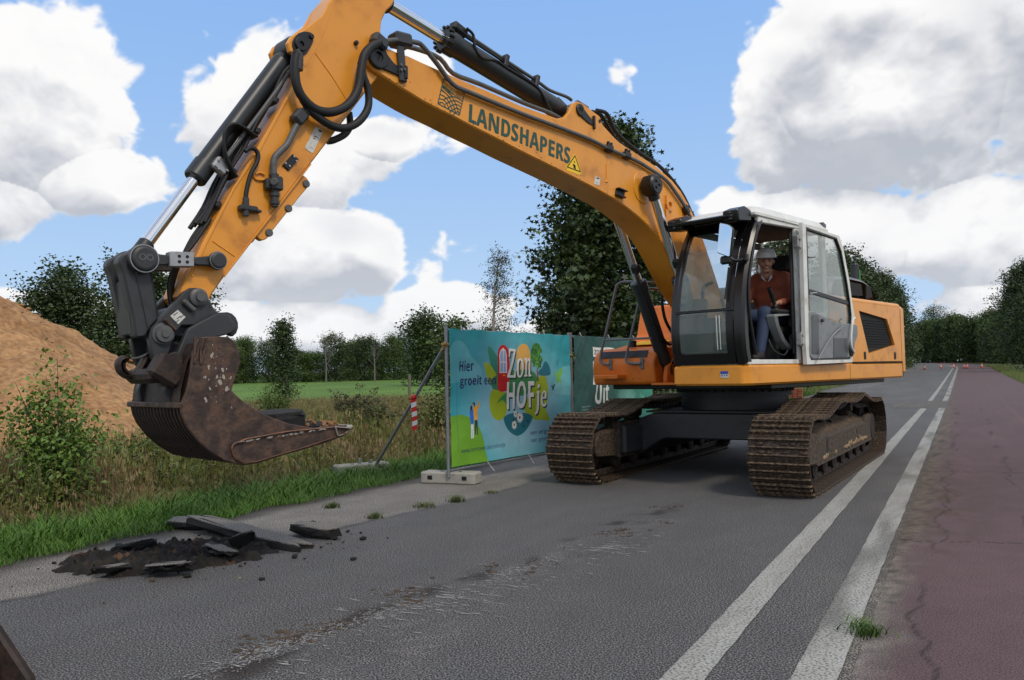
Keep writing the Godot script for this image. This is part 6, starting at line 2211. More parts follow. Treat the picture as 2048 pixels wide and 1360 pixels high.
	for q in [[1.27, 1.16], [1.5, 1.26], [1.6, 1.2]]:
		fill(im, smooth(V([q[0], q[1], q[0] + 0.03, q[1] - 0.02, q[0] + 0.05, q[1] + 0.01, q[0] + 0.02, q[1] + 0.02])), Color(0.10, 0.33, 0.30), res)
	# two printed figures on the hill
	fill(im, V([0.375, 1.14, 0.425, 1.14, 0.425, 1.33, 0.405, 1.34, 0.40, 1.2, 0.395, 1.34, 0.37, 1.34]), Color(0.84, 0.90, 0.94), res)
	fill(im, smooth(V([0.36, 1.0, 0.40, 0.985, 0.43, 1.0, 0.425, 1.15, 0.375, 1.15])), Color(0.22, 0.45, 0.82), res)
	fill(im, oval(Vector2(0.395, 0.965), 0.02, 0.03), Color(0.20, 0.13, 0.12), res)
	fill(im, V([0.45, 1.1, 0.50, 1.1, 0.505, 1.29, 0.52, 1.30, 0.485, 1.30, 0.475, 1.16, 0.465, 1.30, 0.445, 1.30]), Color(0.22, 0.24, 0.30), res)
	fill(im, V([0.43, 0.965, 0.47, 0.95, 0.51, 0.945, 0.555, 0.885, 0.57, 0.89, 0.54, 0.97, 0.505, 1.0, 0.505, 1.12, 0.445, 1.12]), Color(0.93, 0.65, 0.22), res)
	fill(im, oval(Vector2(0.445, 0.925), 0.024, 0.028), Color(0.16, 0.11, 0.12), res)
	fill(im, oval(Vector2(0.437, 0.935), 0.014, 0.02), Color(0.80, 0.56, 0.44), res)
	# lettering
	var navy := Color(0.12, 0.14, 0.36)
	ink(im, "Hier", 0.175, 0.375, 0.27, 0.135, navy, res)
	ink(im, "groeit een", 0.175, 0.565, 0.735, 0.155, navy, res)
	ink(im, "www.zonhoven.be/zonhofje", 0.175, 1.445, 0.92, 0.072, navy, res, false)
	ink(im, "een vergroening", 1.67, 1.335, 0.74, 0.075, navy, res, false)
	ink(im, "van gemeenteplein", 1.67, 1.435, 0.86, 0.075, navy, res, false)
	for k in 26:
		fill(im, V([0.118, 0.62 + k * 0.033, 0.126, 0.62 + k * 0.033, 0.126, 0.64 + k * 0.033, 0.118, 0.64 + k * 0.033]), Color(0.20, 0.42, 0.48), res)
	for pas in 2:
		var col := Color(0.95, 0.95, 0.93) if pas == 1 else Color(0.18, 0.26, 0.22)
		var o := 0.0 if pas == 1 else 0.022
		ink(im, "Z", 1.15 + o, 0.22 + o, 0.19, 0.385, col, res, true, 0.10, "Droid Serif")
		ink(im, "on", 1.36 + o, 0.345 + o, 0.36, 0.26, col, res, true, 0.08, "Droid Serif")
		ink(im, "HOF", 1.145 + o, 0.655 + o, 0.635, 0.365, col, res, true, 0.0)
		ink(im, "je", 1.79 + o, 0.70 + o, 0.28, 0.42, col, res, true, 0.10, "Droid Serif")
	im.resize(w / 2, h / 2, Image.INTERPOLATE_LANCZOS)
	return im


func print_dark_banner() -> Image:
	var res := 520.0
	var im := Image.create_empty(int(2.72 * res), int(1.65 * res), false, Image.FORMAT_RGB8)
	var w := im.get_width()
	var h := im.get_height()
	for y in h:
		for x in w:
			im.set_pixel(x, y, Color(0.19, 0.36, 0.35).lerp(Color(0.25, 0.62, 0.53), smoothstep(0.3, 1.0, float(x) / w * 0.85 + float(y) / h * 0.2)))
	for k in 9:
		var a := -0.9 + 0.22 * k
		fill(im, oval(Vector2(1.73, 1.2) + Vector2(sin(a), -cos(a)) * 0.2, 0.075, 0.24, a, 20), Color(0.55, 0.78, 0.74, 0.32), res)
	for k in 8:
		fill(im, oval(Vector2(2.3 + 0.05 * sin(k * 2.0), 1.0 + 0.05 * cos(k * 2.0)), 0.04, 0.015, k * 0.8, 10), Color(0.45, 0.75, 0.68, 0.6), res)
	fill(im, V([0.61, 0.165, 1.30, 0.165, 1.30, 0.32, 0.61, 0.32]), Color(0.93, 0.94, 0.93), res)
	ink(im, "ZONHOVEN", 0.645, 0.205, 0.62, 0.075, Color(0.15, 0.24, 0.24), res)
	ink(im, "Breekt", 0.56, 0.36, 0.98, 0.40, Color(0.93, 0.95, 0.95), res, true, 0.10)
	ink(im, "Uit", 0.64, 0.70, 0.44, 0.36, Color(0.93, 0.95, 0.95), res, true, 0.12)
	ink(im, "www.zonhoven.be", 0.19, 1.06, 0.30, 0.025, Color(0.85, 0.9, 0.9), res, false)
	ink(im, "breekt uit", 0.19, 1.105, 0.18, 0.022, Color(0.85, 0.9, 0.9), res, false)
	im.resize(w / 2, h / 2, Image.INTERPOLATE_LANCZOS)
	return im


func banner(called: String, label: String, im: Image, frame: Transform3D, s0: float, wide: float, y0: float, high: float, folds: Callable) -> void:
	var m := StandardMaterial3D.new()
	m.resource_name = called
	m.albedo_texture = ImageTexture.create_from_image(im)
	m.roughness = 0.55
	m.backlight_enabled = true
	m.backlight = Color(0.16, 0.16, 0.16)
	var t := thing(called, label, "banner")
	t.transform = frame.translated_local(Vector3(s0, y0, 0))
	var g := Geo.new()
	g.sheet(lin(0, 1, 90), lin(0, 1, 50), func(u, v):
		var sag: float = -0.012 * sin(u * PI * 5.0) * sin(u * PI * 5.0) * (1.0 - v)
		return Vector3(u * wide, (1.0 - v) * high + sag, 0.034 + folds.call(u, v)), null, true, Vector3(0, 0, 1))
	obj("printed_sheet", g, m, t)
	var tr := RandomNumberGenerator.new()
	tr.seed = 8
	for k in 6:   # cable ties along the top and the bottom
		var e := Geo.new()
		var x := (k + 0.5) / 6.0 * wide
		var top := k % 2 == 0
		if top:
			e.tube(spl([Vector3(x, high - 0.02, 0.04), Vector3(x + 0.01, high + 0.015, 0.03), Vector3(x + 0.03, high + 0.03 + tr.randf() * 0.04, 0.0), Vector3(x + 0.06, high + 0.01, -0.03)], 3), 0.0035, 5)
		else:
			e.tube(spl([Vector3(x, 0.015, 0.045), Vector3(x + 0.01, -0.02, 0.05), Vector3(x + 0.04, -0.12, 0.09 + tr.randf() * 0.05)], 3), 0.0035, 5)
		obj("cable_tie", e, M.white_plastic, t)


func make_fence() -> void:
	var turn := deg_to_rad(84.5)
	var frame := Transform3D(Basis(Vector3.UP, turn), Vector3(-5.324, 0, -7.674))
	for k in 2:
		var x0 := 0.0 if k == 0 else 2.86
		var f := thing("site_fence", ["grey steel site fence panel carrying the turquoise banner", "grey steel site fence panel carrying the dark green banner behind the excavator"][k], "fence")
		f.transform = frame.translated_local(Vector3(x0, 0, 0))
		var wide := 2.80 if k == 0 else 2.70
		for s in [0.0, wide]:
			var g := Geo.new()
			g.cyl(Vector3(s, 0.08, 0), Vector3(s, 1.885, 0), 0.021, 12, 0.003)
			obj("post", g, M.galv, f)
		for y in [0.16, 1.83]:
			var g := Geo.new()
			g.tube([Vector3(0, y, 0), Vector3(wide, y, 0)], 0.016, 8)
			obj("rail", g, M.galv, f)
		var wires := Geo.new()
		for i in 24:
			wires.tube([Vector3(wide * (i + 1) / 25.0, 0.16, -0.004), Vector3(wide * (i + 1) / 25.0, 1.83, -0.004)], 0.0022, 4, false)
		for i in 6:
			wires.tube([Vector3(0, 0.35 + 0.25 * i, 0.0005), Vector3(wide, 0.35 + 0.25 * i, 0.0005)], 0.0022, 4, false)
		obj("wire_mesh", wires, M.galv, f, "stuff")
		if k == 0:
			for q in [[-0.02, 1.66], [2.83, 1.55]]:
				var g := Geo.new()
				g.box(Vector3(q[0], q[1], 0.0), Vector3(0.09, 0.035, 0.07), 0.008)
				g.cyl(Vector3(q[0] - 0.05, q[1], 0.02), Vector3(q[0] + 0.05, q[1], 0.02), 0.012, 8)
				obj("clamp", g, M.brass, f)
	var fold := FastNoiseLite.new()
	fold.seed = 4
	fold.frequency = 1.0
	banner("green_banner", "turquoise printed banner with red door and Zon HOFje lettering", print_green_banner(), frame, 0.02, 2.75, 0.20, 1.65, func(u, v):
		return 0.012 * fold.get_noise_2d(u * 9.0 + v * 2.0, v * 1.3) * (1.3 - v) + 0.02 * fold.get_noise_2d(u * 2.5, v * 2.5 + 9.0) + 0.012 * sin(u * 34.0 + v * 1.5) * exp(-v * 4.5))
	banner("green_banner", "dark green printed banner half hidden behind the orange toolbox and track", print_dark_banner(), frame, 2.88, 2.66, 0.20, 1.65, func(u, v):
		return 0.028 * fold.get_noise_2d(u * 13.0 + v * 5.0, v * 0.9) * exp(-u * 2.2) + 0.02 * fold.get_noise_2d(u * 3.0, v * 2.0 + 30.0) + 0.022 * sin((u * 5.0 + v * 1.6) * 5.0) * exp(-u * 5.0))
	# concrete feet
	for q in [[Vector3(-5.36, 0, -7.78), 0.15, "grey concrete foot block under the first banner post at the road edge"], [Vector3(-6.95, 0.01, -8.0), 1.05, "pitted concrete foot block with bolts, in the grass under the sloping pole"], [Vector3(-5.04, 0, -10.55), 0.12, "grey concrete foot block between the two banners behind the track"]]:
		var t := thing("concrete_block", q[2], "concrete block", q[0], q[1], "feet of the site fence")
		var g := Geo.new()
		g.xf = Transform3D(AY)
		var o := round2([Vector2(-0.36, -0.11), Vector2(-0.30, -0.125), Vector2(0.0, -0.10), Vector2(0.30, -0.125), Vector2(0.36, -0.11), Vector2(0.36, 0.11), Vector2(0.30, 0.125), Vector2(0.0, 0.10), Vector2(-0.30, 0.125), Vector2(-0.36, 0.11)], 0.03)
		g.ext(o, -0.14, -0.0, 0.016, 50.0)
		obj("block", g, M.concrete, t)
		for s in [-1.0, 1.0]:
			g = Geo.new()
			g.box(Vector3(s * 0.24, 0.075, 0.1185), Vector3(0.09, 0.05, 0.006), 0.002)
			obj("hand_slot", g, M.grid, t)
			g = Geo.new()
			g.cyl(Vector3(s * 0.12, 0.138, 0), Vector3(s * 0.12, 0.143, 0), 0.024, 12, 0.001)
			obj("post_hole", g, M.grid, t)
		if q[0].x < -6.0:
			for k in 2:
				g = Geo.new()
				g.cyl(Vector3(-0.02 + 0.16 * k, 0.14, 0.0), Vector3(-0.02 + 0.16 * k, 0.21 - 0.03 * k, 0.0), 0.02, 10)
				obj("bolt", g, M.galv, t)
	var br := thing("brace_pole", "grey steel pole sloping from the first banner post down to the grass", "pole", Vector3(-6.80, 0.10, -8.10))
	var g := Geo.new()
	g.tube([Vector3.ZERO, Vector3(1.47, 1.56, 0.43)], 0.021, 12)
	obj("pole", g, M.galv, br)
	g = Geo.new()
	g.box(Vector3(1.46, 1.55, 0.43), Vector3(0.08, 0.05, 0.06), 0.01, Basis(Vector3(0, 0, 1), 0.8))
	g.cyl(Vector3(1.40, 1.47, 0.45), Vector3(1.52, 1.56, 0.44), 0.012, 8)
	obj("clamp", g, M.brass, br)
	var b2 := thing("brace_pole", "pale pole leaning behind the excavator, seen between deck and far track", "pole", Vector3(-5.6, 0.02, -13.1))
	g = Geo.new()
	g.tube([Vector3.ZERO, Vector3(0.78, 1.45, 0.1)], 0.021, 10)
	obj("pole", g, M.white_plastic, b2)
	# barrier tape knotted to the sloping pole
	var tp := thing("barrier_tape", "red and white barrier tape hanging from the sloping pole", "tape", Vector3(-5.93, 0.62, -7.82))
	var at := func(k: float) -> Vector3: return Vector3(0.012 * sin(k * 3.0), 0.40 - k * 0.40, 0.014 * cos(k * 2.0))
	for k in 7:
		g = Geo.new()
		var a: Vector3 = at.call(k / 7.0)
		var b: Vector3 = at.call((k + 1) / 7.0)
		var wv := Vector3(0.030, 0.012, -0.014)
		g.quad(a - wv, a + wv, b + wv, b - wv, Vector3(0.4, 0, 0.9))
		obj("stripe", g, M.red_plastic if k % 2 == 0 else M.white_plastic, tp)
	g = Geo.new()
	g.ell(Vector3(0, 0.405, 0), Vector3(0.04, 0.035, 0.04), 10, 7)
	obj("knot", g, M.red_plastic, tp)


# ---------------------------------------------------------------- the operator
func blobby(g: Geo, bones: Array, cell: float, k: float) -> void:
	var lo := Vector3.INF
	var hi := -Vector3.INF
	for b in bones:
		var r: float = maxf(b[2], b[3]) + cell * 3.0
		for p in [b[0], b[1]]:
			lo = lo.min(p - Vector3.ONE * r)
			hi = hi.max(p + Vector3.ONE * r)
	var nx := int((hi.x - lo.x) / cell) + 2
	var ny := int((hi.y - lo.y) / cell) + 2
	var nz := int((hi.z - lo.z) / cell) + 2
	var f := PackedFloat32Array()
	f.resize(nx * ny * nz)
	f.fill(1.0)
	var best := PackedFloat32Array()
	best.resize(f.size())
	best.fill(1e9)
	var who := PackedInt32Array()
	who.resize(f.size())
	for n in bones.size():
		var b: Array = bones[n]
		var a: Vector3 = b[0]
		var d: Vector3 = b[1] - b[0]
		var l2 := maxf(d.length_squared(), 1e-9)
		var r0: float = b[2]
		var r1: float = b[3]
		var reach := maxf(r0, r1) + k * 1.6 + cell * 2.0
		var p0: Vector3 = (a.min(b[1]) - Vector3.ONE * reach - lo) / cell
		var p1: Vector3 = (a.max(b[1]) + Vector3.ONE * reach - lo) / cell
		for z in range(maxi(0, int(p0.z)), mini(nz - 1, int(p1.z) + 1) + 1):
			for y in range(maxi(0, int(p0.y)), mini(ny - 1, int(p1.y) + 1) + 1):
				for x in range(maxi(0, int(p0.x)), mini(nx - 1, int(p1.x) + 1) + 1):
					var p := lo + Vector3(x, y, z) * cell
					var t := clampf((p - a).dot(d) / l2, 0.0, 1.0)
					var v := p.distance_to(a + d * t) - lerpf(r0, r1, t)
					var i := (z * ny + y) * nx + x
					if v < best[i]:
						best[i] = v
						who[i] = n
					var o := f[i]
					var kk: float = b[5] if b.size() > 5 else k
					var hh := maxf(kk - absf(o - v), 0.0) / kk
					f[i] = minf(o, v) - hh * hh * kk * 0.25
	var vert := PackedVector3Array()
	var nor := PackedVector3Array()
	var col := PackedColorArray()
	var at := {}
	for z in nz - 1:
		for y in ny - 1:
			for x in nx - 1:
				var i := (z * ny + y) * nx + x
				var s := 0
				var c := [f[i], f[i + 1], f[i + nx], f[i + nx + 1], f[i + nx * ny], f[i + nx * ny + 1], f[i + nx * ny + nx], f[i + nx * ny + nx + 1]]
				for q in 8:
					s += 1 if c[q] < 0.0 else 0
				if s == 0 or s == 8:
					continue
				var sum := Vector3.ZERO
				var cnt := 0
				for e in [[0, 1], [2, 3], [4, 5], [6, 7], [0, 2], [1, 3], [4, 6], [5, 7], [0, 4], [1, 5], [2, 6], [3, 7]]:
					var u: float = c[e[0]]
					var w: float = c[e[1]]
					if (u < 0.0) != (w < 0.0):
						var pa := Vector3(e[0] & 1, (e[0] >> 1) & 1, e[0] >> 2)
						var pb := Vector3(e[1] & 1, (e[1] >> 1) & 1, e[1] >> 2)
						sum += pa.lerp(pb, u / (u - w))
						cnt += 1
				at[i] = vert.size()
				vert.push_back(lo + (Vector3(x, y, z) + sum / cnt) * cell)
				nor.push_back(Vector3(c[1] + c[3] + c[5] + c[7] - c[0] - c[2] - c[4] - c[6], c[2] + c[3] + c[6] + c[7] - c[0] - c[1] - c[4] - c[5], c[4] + c[5] + c[6] + c[7] - c[0] - c[1] - c[2] - c[3]).normalized())
				var nearest := i
				for q in [i + 1, i + nx, i + nx * ny, i + nx + 1, i + nx * ny + 1, i + nx * ny + nx, i + nx * ny + nx + 1]:
					if best[q] < best[nearest]:
						nearest = q
				col.push_back(bones[who[nearest]][4])
	g.tinted = true
	for z in range(1, nz - 1):
		for y in range(1, ny - 1):
			for x in range(1, nx - 1):
				var i := (z * ny + y) * nx + x
				for ax in 3:
					var st: int = [1, nx, nx * ny][ax]
					if (f[i] < 0.0) == (f[i + st] < 0.0):
						continue
					var u: int = [nx, nx * ny, 1][ax]
					var w: int = [nx * ny, 1, nx][ax]
					var q := [i - u - w, i - w, i, i - u]
					var ids := []
					for k2 in q:
						ids.append(at.get(k2, -1))
					if ids.has(-1):
						continue
					for tr in [[0, 1, 2], [0, 2, 3]]:
						var a: int = ids[tr[0]]
						var b: int = ids[tr[1]]
						var d: int = ids[tr[2]]
						if (vert[b] - vert[a]).cross(vert[d] - vert[a]).dot(nor[a] + nor[b] + nor[d]) > 0.0:
							var h := b
							b = d
							d = h
						for v in [a, b, d]:
							g.v.push_back(g.xf * vert[v])
							g.n.push_back(g.xf.basis * nor[v])
							g.c.push_back(col[v])


func make_person() -> void:
	var x: Node3D = get_node("excavator")
	var base := Vector3(-0.60, 1.80, 0.83)
	var t := thing("person", "man in white hard hat and rust-red jumper sitting in the cab, hand at joystick, smiling", "person")
	t.transform = x.transform.translated_local(base)
	var off := Transform3D(Basis(), -base)
	var knit := Color(0.215, 0.050, 0.020)
	var jean := Color(0.030, 0.050, 0.105)
	var skin := Color(0.40, 0.215, 0.145)
	var shoe := Color(0.02, 0.018, 0.017)
	var body := [
		[Vector3(-0.58, 1.90, 0.76), Vector3(-0.58, 1.90, 0.90), 0.135, 0.135, jean],
		[Vector3(-0.57, 1.99, 0.78), Vector3(-0.57, 1.99, 0.89), 0.135, 0.135, knit],
		[Vector3(-0.58, 2.12, 0.76), Vector3(-0.58, 2.12, 0.91), 0.135, 0.135, knit],
		[Vector3(-0.60, 2.28, 0.73), Vector3(-0.58, 2.28, 0.94), 0.125, 0.125, knit],
		[Vector3(-0.61, 2.38, 0.69), Vector3(-0.58, 2.38, 0.99), 0.072, 0.072, knit],
		[Vector3(-0.605, 2.42, 0.80), Vector3(-0.60, 2.42, 0.87), 0.060, 0.060, knit],
		[Vector3(-0.62, 2.36, 0.83), Vector3(-0.66, 2.46, 0.835), 0.062, 0.056, skin, 0.03],
		[Vector3(-0.58, 2.36, 1.02), Vector3(-0.575, 2.09, 1.11), 0.068, 0.056, knit],
		[Vector3(-0.575, 2.09, 1.10), Vector3(-0.86, 2.055, 1.085), 0.054, 0.040, knit],
		[Vector3(-0.85, 2.055, 1.085), Vector3(-0.91, 2.045, 1.08), 0.033, 0.031, skin, 0.015],
		[Vector3(-0.62, 2.36, 0.655), Vector3(-0.76, 2.09, 0.585), 0.068, 0.056, knit],
		[Vector3(-0.76, 2.09, 0.585), Vector3(-1.05, 2.10, 0.565), 0.054, 0.040, knit],
		[Vector3(-1.04, 2.10, 0.565), Vector3(-1.10, 2.105, 0.56), 0.033, 0.031, skin, 0.015],
		[Vector3(-0.60, 1.885, 0.915), Vector3(-1.06, 1.93, 0.985), 0.105, 0.078, jean],
		[Vector3(-1.06, 1.93, 0.985), Vector3(-1.17, 1.50, 0.965), 0.076, 0.056, jean],
		[Vector3(-0.60, 1.885, 0.745), Vector3(-1.06, 1.93, 0.70), 0.105, 0.078, jean],
		[Vector3(-1.06, 1.93, 0.70), Vector3(-1.20, 1.50, 0.715), 0.076, 0.056, jean],
		[Vector3(-1.17, 1.435, 0.965), Vector3(-1.36, 1.415, 0.985), 0.050, 0.036, shoe, 0.015],
		[Vector3(-1.20, 1.435, 0.715), Vector3(-1.40, 1.415, 0.705), 0.050, 0.036, shoe, 0.015],
	]
	var g := Geo.new()
	g.xf = off
	blobby(g, body, 0.017, 0.045)
	# hands: palm, four fingers closing round the lever, thumb
	for s in [[Vector3(-0.91, 2.045, 1.08), Vector3(-1.0, -0.05, 0.0), 1.0], [Vector3(-1.10, 2.105, 0.56), Vector3(-1.0, 0.05, 0.0), -1.0]]:
		var w: Vector3 = s[0]
		var d: Vector3 = s[1].normalized()
		var lat := Vector3(0, 0, 1) * float(s[2])
		var dn := Vector3(0, -1, 0)
		var hand := [[w, w + d * 0.075 - lat * 0.024, 0.022, 0.016, skin], [w, w + d * 0.078, 0.022, 0.016, skin], [w, w + d * 0.072 + lat * 0.024, 0.022, 0.015, skin]]
		for k in 4:
			var o := lat * (-0.030 + 0.020 * k)
			var ln: float = [0.040, 0.046, 0.043, 0.033][k]
			var k1 := w + d * 0.082 + o
			var k2 := k1 + d * ln * 0.8 + dn * ln * 0.5
			var k3 := k2 + dn * ln * 0.75 - d * ln * 0.15
			hand.append([k1, k2, 0.0095, 0.0088, skin])
			hand.append([k2, k3, 0.0088, 0.0078, skin])
		var th := w + d * 0.025 - lat * 0.028
		hand.append([th, th + d * 0.035 - lat * 0.018 + dn * 0.01, 0.0115, 0.0105, skin])
		hand.append([th + d * 0.035 - lat * 0.018 + dn * 0.01, th + d * 0.062 - lat * 0.012 + dn * 0.022, 0.0105, 0.009, skin])
		blobby(g, hand, 0.0058, 0.008)
	# head, turned towards the road
	var c := Vector3(-0.69, 2.555, 0.84)
	var fw := Vector3(-0.87, -0.06, 0.48).normalized()
	var rt := fw.cross(Vector3.UP).normalized()
	var up := rt.cross(fw)
	var P := func(r: float, u: float, f: float) -> Vector3: return c + rt * r + up * u + fw * f
	var hair := Color(0.022, 0.016, 0.012)
	var lip := Color(0.33, 0.13, 0.10)
	var head := [
		[P.call(0, 0.03, -0.025), P.call(0, 0.03, 0.018), 0.083, 0.080, skin],
		[P.call(0, -0.045, 0.02), P.call(0, -0.02, 0.03), 0.060, 0.066, skin],
		[P.call(-0.012, -0.095, 0.058), P.call(0.012, -0.095, 0.058), 0.026, 0.026, skin],
		[P.call(0, -0.06, -0.02), P.call(0.0, -0.15, -0.01), 0.052, 0.054, skin],
		[P.call(0, 0.02, 0.094), P.call(0, -0.024, 0.113), 0.010, 0.016, skin, 0.012],
		[P.call(-0.013, -0.028, 0.100), P.call(0.013, -0.028, 0.100), 0.009, 0.009, skin, 0.010],
		[P.call(-0.045, 0.032, 0.082), P.call(-0.015, 0.035, 0.094), 0.0062, 0.0062, hair, 0.006],
		[P.call(0.045, 0.032, 0.082), P.call(0.015, 0.035, 0.094), 0.0062, 0.0062, hair, 0.006],
		[P.call(-0.043, -0.022, 0.074), P.call(-0.038, -0.026, 0.078), 0.024, 0.024, skin, 0.02],
		[P.call(0.043, -0.022, 0.074), P.call(0.038, -0.026, 0.078), 0.024, 0.024, skin, 0.02],
		[P.call(-0.034, 0.014, 0.088), P.call(-0.026, 0.014, 0.090), 0.0055, 0.0055, Color(0.03, 0.022, 0.02), 0.003],
		[P.call(0.034, 0.014, 0.088), P.call(0.026, 0.014, 0.090), 0.0055, 0.0055, Color(0.03, 0.022, 0.02), 0.003],
		[P.call(-0.026, -0.056, 0.086), P.call(0.0, -0.063, 0.094), 0.0075, 0.0085, lip, 0.006],
		[P.call(0.026, -0.056, 0.086), P.call(0.0, -0.063, 0.094), 0.0075, 0.0085, lip, 0.006],
		[P.call(-0.016, -0.057, 0.094), P.call(0.016, -0.057, 0.094), 0.0055, 0.0055, Color(0.6, 0.56, 0.5), 0.003],
		[P.call(-0.082, 0.0, 0.0), P.call(-0.086, 0.018, -0.008), 0.015, 0.017, skin, 0.01],
		[P.call(0.082, 0.0, 0.0), P.call(0.086, 0.018, -0.008), 0.015, 0.017, skin, 0.01],
		[P.call(-0.066, 0.035, 0.015), P.call(-0.07, 0.01, 0.012), 0.018, 0.012, hair, 0.01],
		[P.call(0.066, 0.035, 0.015), P.call(0.07, 0.01, 0.012), 0.018, 0.012, hair, 0.01],
		[P.call(-0.04, 0.0, -0.065), P.call(0.04, 0.0, -0.065), 0.042, 0.042, hair],
		[P.call(0, 0.062, -0.04), P.call(0, 0.062, -0.02), 0.080, 0.076, hair],
	]
	blobby(g, head, 0.0052, 0.025)
	var m := mat("body", Color.WHITE, 0.75)
	obj("body", g, m, t)
	# hard hat with brim, ribs and peak
	var hb := Basis(rt, up, -fw)
	g = Geo.new()
	g.xf = off * Transform3D(hb, c + up * 0.060 - fw * 0.010)
	var prof := []
	for k in 9:
		var a := PI * 0.5 * k / 8.0
		prof.append([0.128 * sin(a), 0.120 * pow(cos(a), 0.85)])
	g.lathe(Vector3.ZERO, Vector3.UP, prof, 28)
	g.lathe(Vector3(0, -0.004, 0), Vector3.UP, [[0.0, 0.108], [0.0, 0.126], [0.005, 0.127], [0.008, 0.118]], 28)
	g.ell(Vector3(0, -0.004, -0.105), Vector3(0.082, 0.006, 0.048), 18, 6)
	for k in [-0.03, 0.0, 0.03]:
		var rib := []
		for i in 9:
			var a := lerpf(-1.1, 1.1, i / 8.0)
			rib.append(Vector3(k, 0.128 * cos(a) - absf(k) * 0.10, 0.120 * sin(a)))
		g.tube(rib, 0.007, 6)
	obj("hard_hat", g, M.helmet, t)
	g = Geo.new()
	g.xf = off
	for s in [-1.0, 1.0]:
		var a: Vector3 = P.call(s * 0.062, -0.125, -0.01)
		var b: Vector3 = P.call(s * 0.045, -0.155, 0.055)
		var d: Vector3 = P.call(s * 0.006, -0.235, 0.098)
		var e: Vector3 = P.call(s * 0.062, -0.180, 0.070)
		g.quad(a, b, d, e, (fw + rt * s * 0.5).normalized())
		g.quad(a + fw * 0.004, b + fw * 0.004, d + fw * 0.004, e + fw * 0.004, (fw + rt * s * 0.5).normalized())
	obj("shirt_collar", g, mat("shirt", Color(0.78, 0.78, 0.80), 0.8), t)


# ---------------------------------------------------------------- torn-up asphalt
func rag(w: float, l: float, m: int, r2: RandomNumberGenerator) -> Array:
	var o := []
	for k in m:
		var a := TAU * k / m
		var q := 1.0 / maxf(absf(cos(a)), absf(sin(a)))
		q = minf(q, 1.25) * r2.randf_range(0.82, 1.05)
		o.append(Vector2(cos(a) * w * 0.5 * q, sin(a) * l * 0.5 * q))
	return o


func slab(label: String, at: Vector3, size: Vector3, bs: Basis, sd: int, m := 16, black := false) -> Node3D:
	var r2 := RandomNumberGenerator.new()
	r2.seed = sd
	var t := thing("asphalt_slab", label, "asphalt slab", at, 0.0, "slabs of broken asphalt")
	t.basis = bs
	var g := Geo.new()
	g.xf = Transform3D(AY)
	var o := rag(size.x, size.z, m, r2)
	g.ext(o, 0.0, size.y * 0.86, 0.012, 10.0)
	for i in g.v.size():
		g.v[i] += Vector3(noise.get_noise_3dv(g.v[i] * 30.0 + Vector3.ONE * sd), noise.get_noise_3dv(g.v[i] * 27.0), noise.get_noise_3dv(g.v[i] * 33.0)) * 0.045
	obj("broken_edge", g, M.asphalt_side, t)
	g = Geo.new()
	g.xf = Transform3D(AY)
	g.tinted = true
	g.col = Color(0.05, 0.05, 0.05) if black else Color(0.42, 0.40, 0.365)
	g.ext(shrink(o, 0.008), -size.y * 0.16, 0.004, 0.004, 10.0)
	obj("road_skin", g, mat("slab_top", Color.WHITE, 0.9, 0.0, M.asphalt.albedo_texture, 0.9, M.asphalt.normal_texture, 0.6), t)
	return t


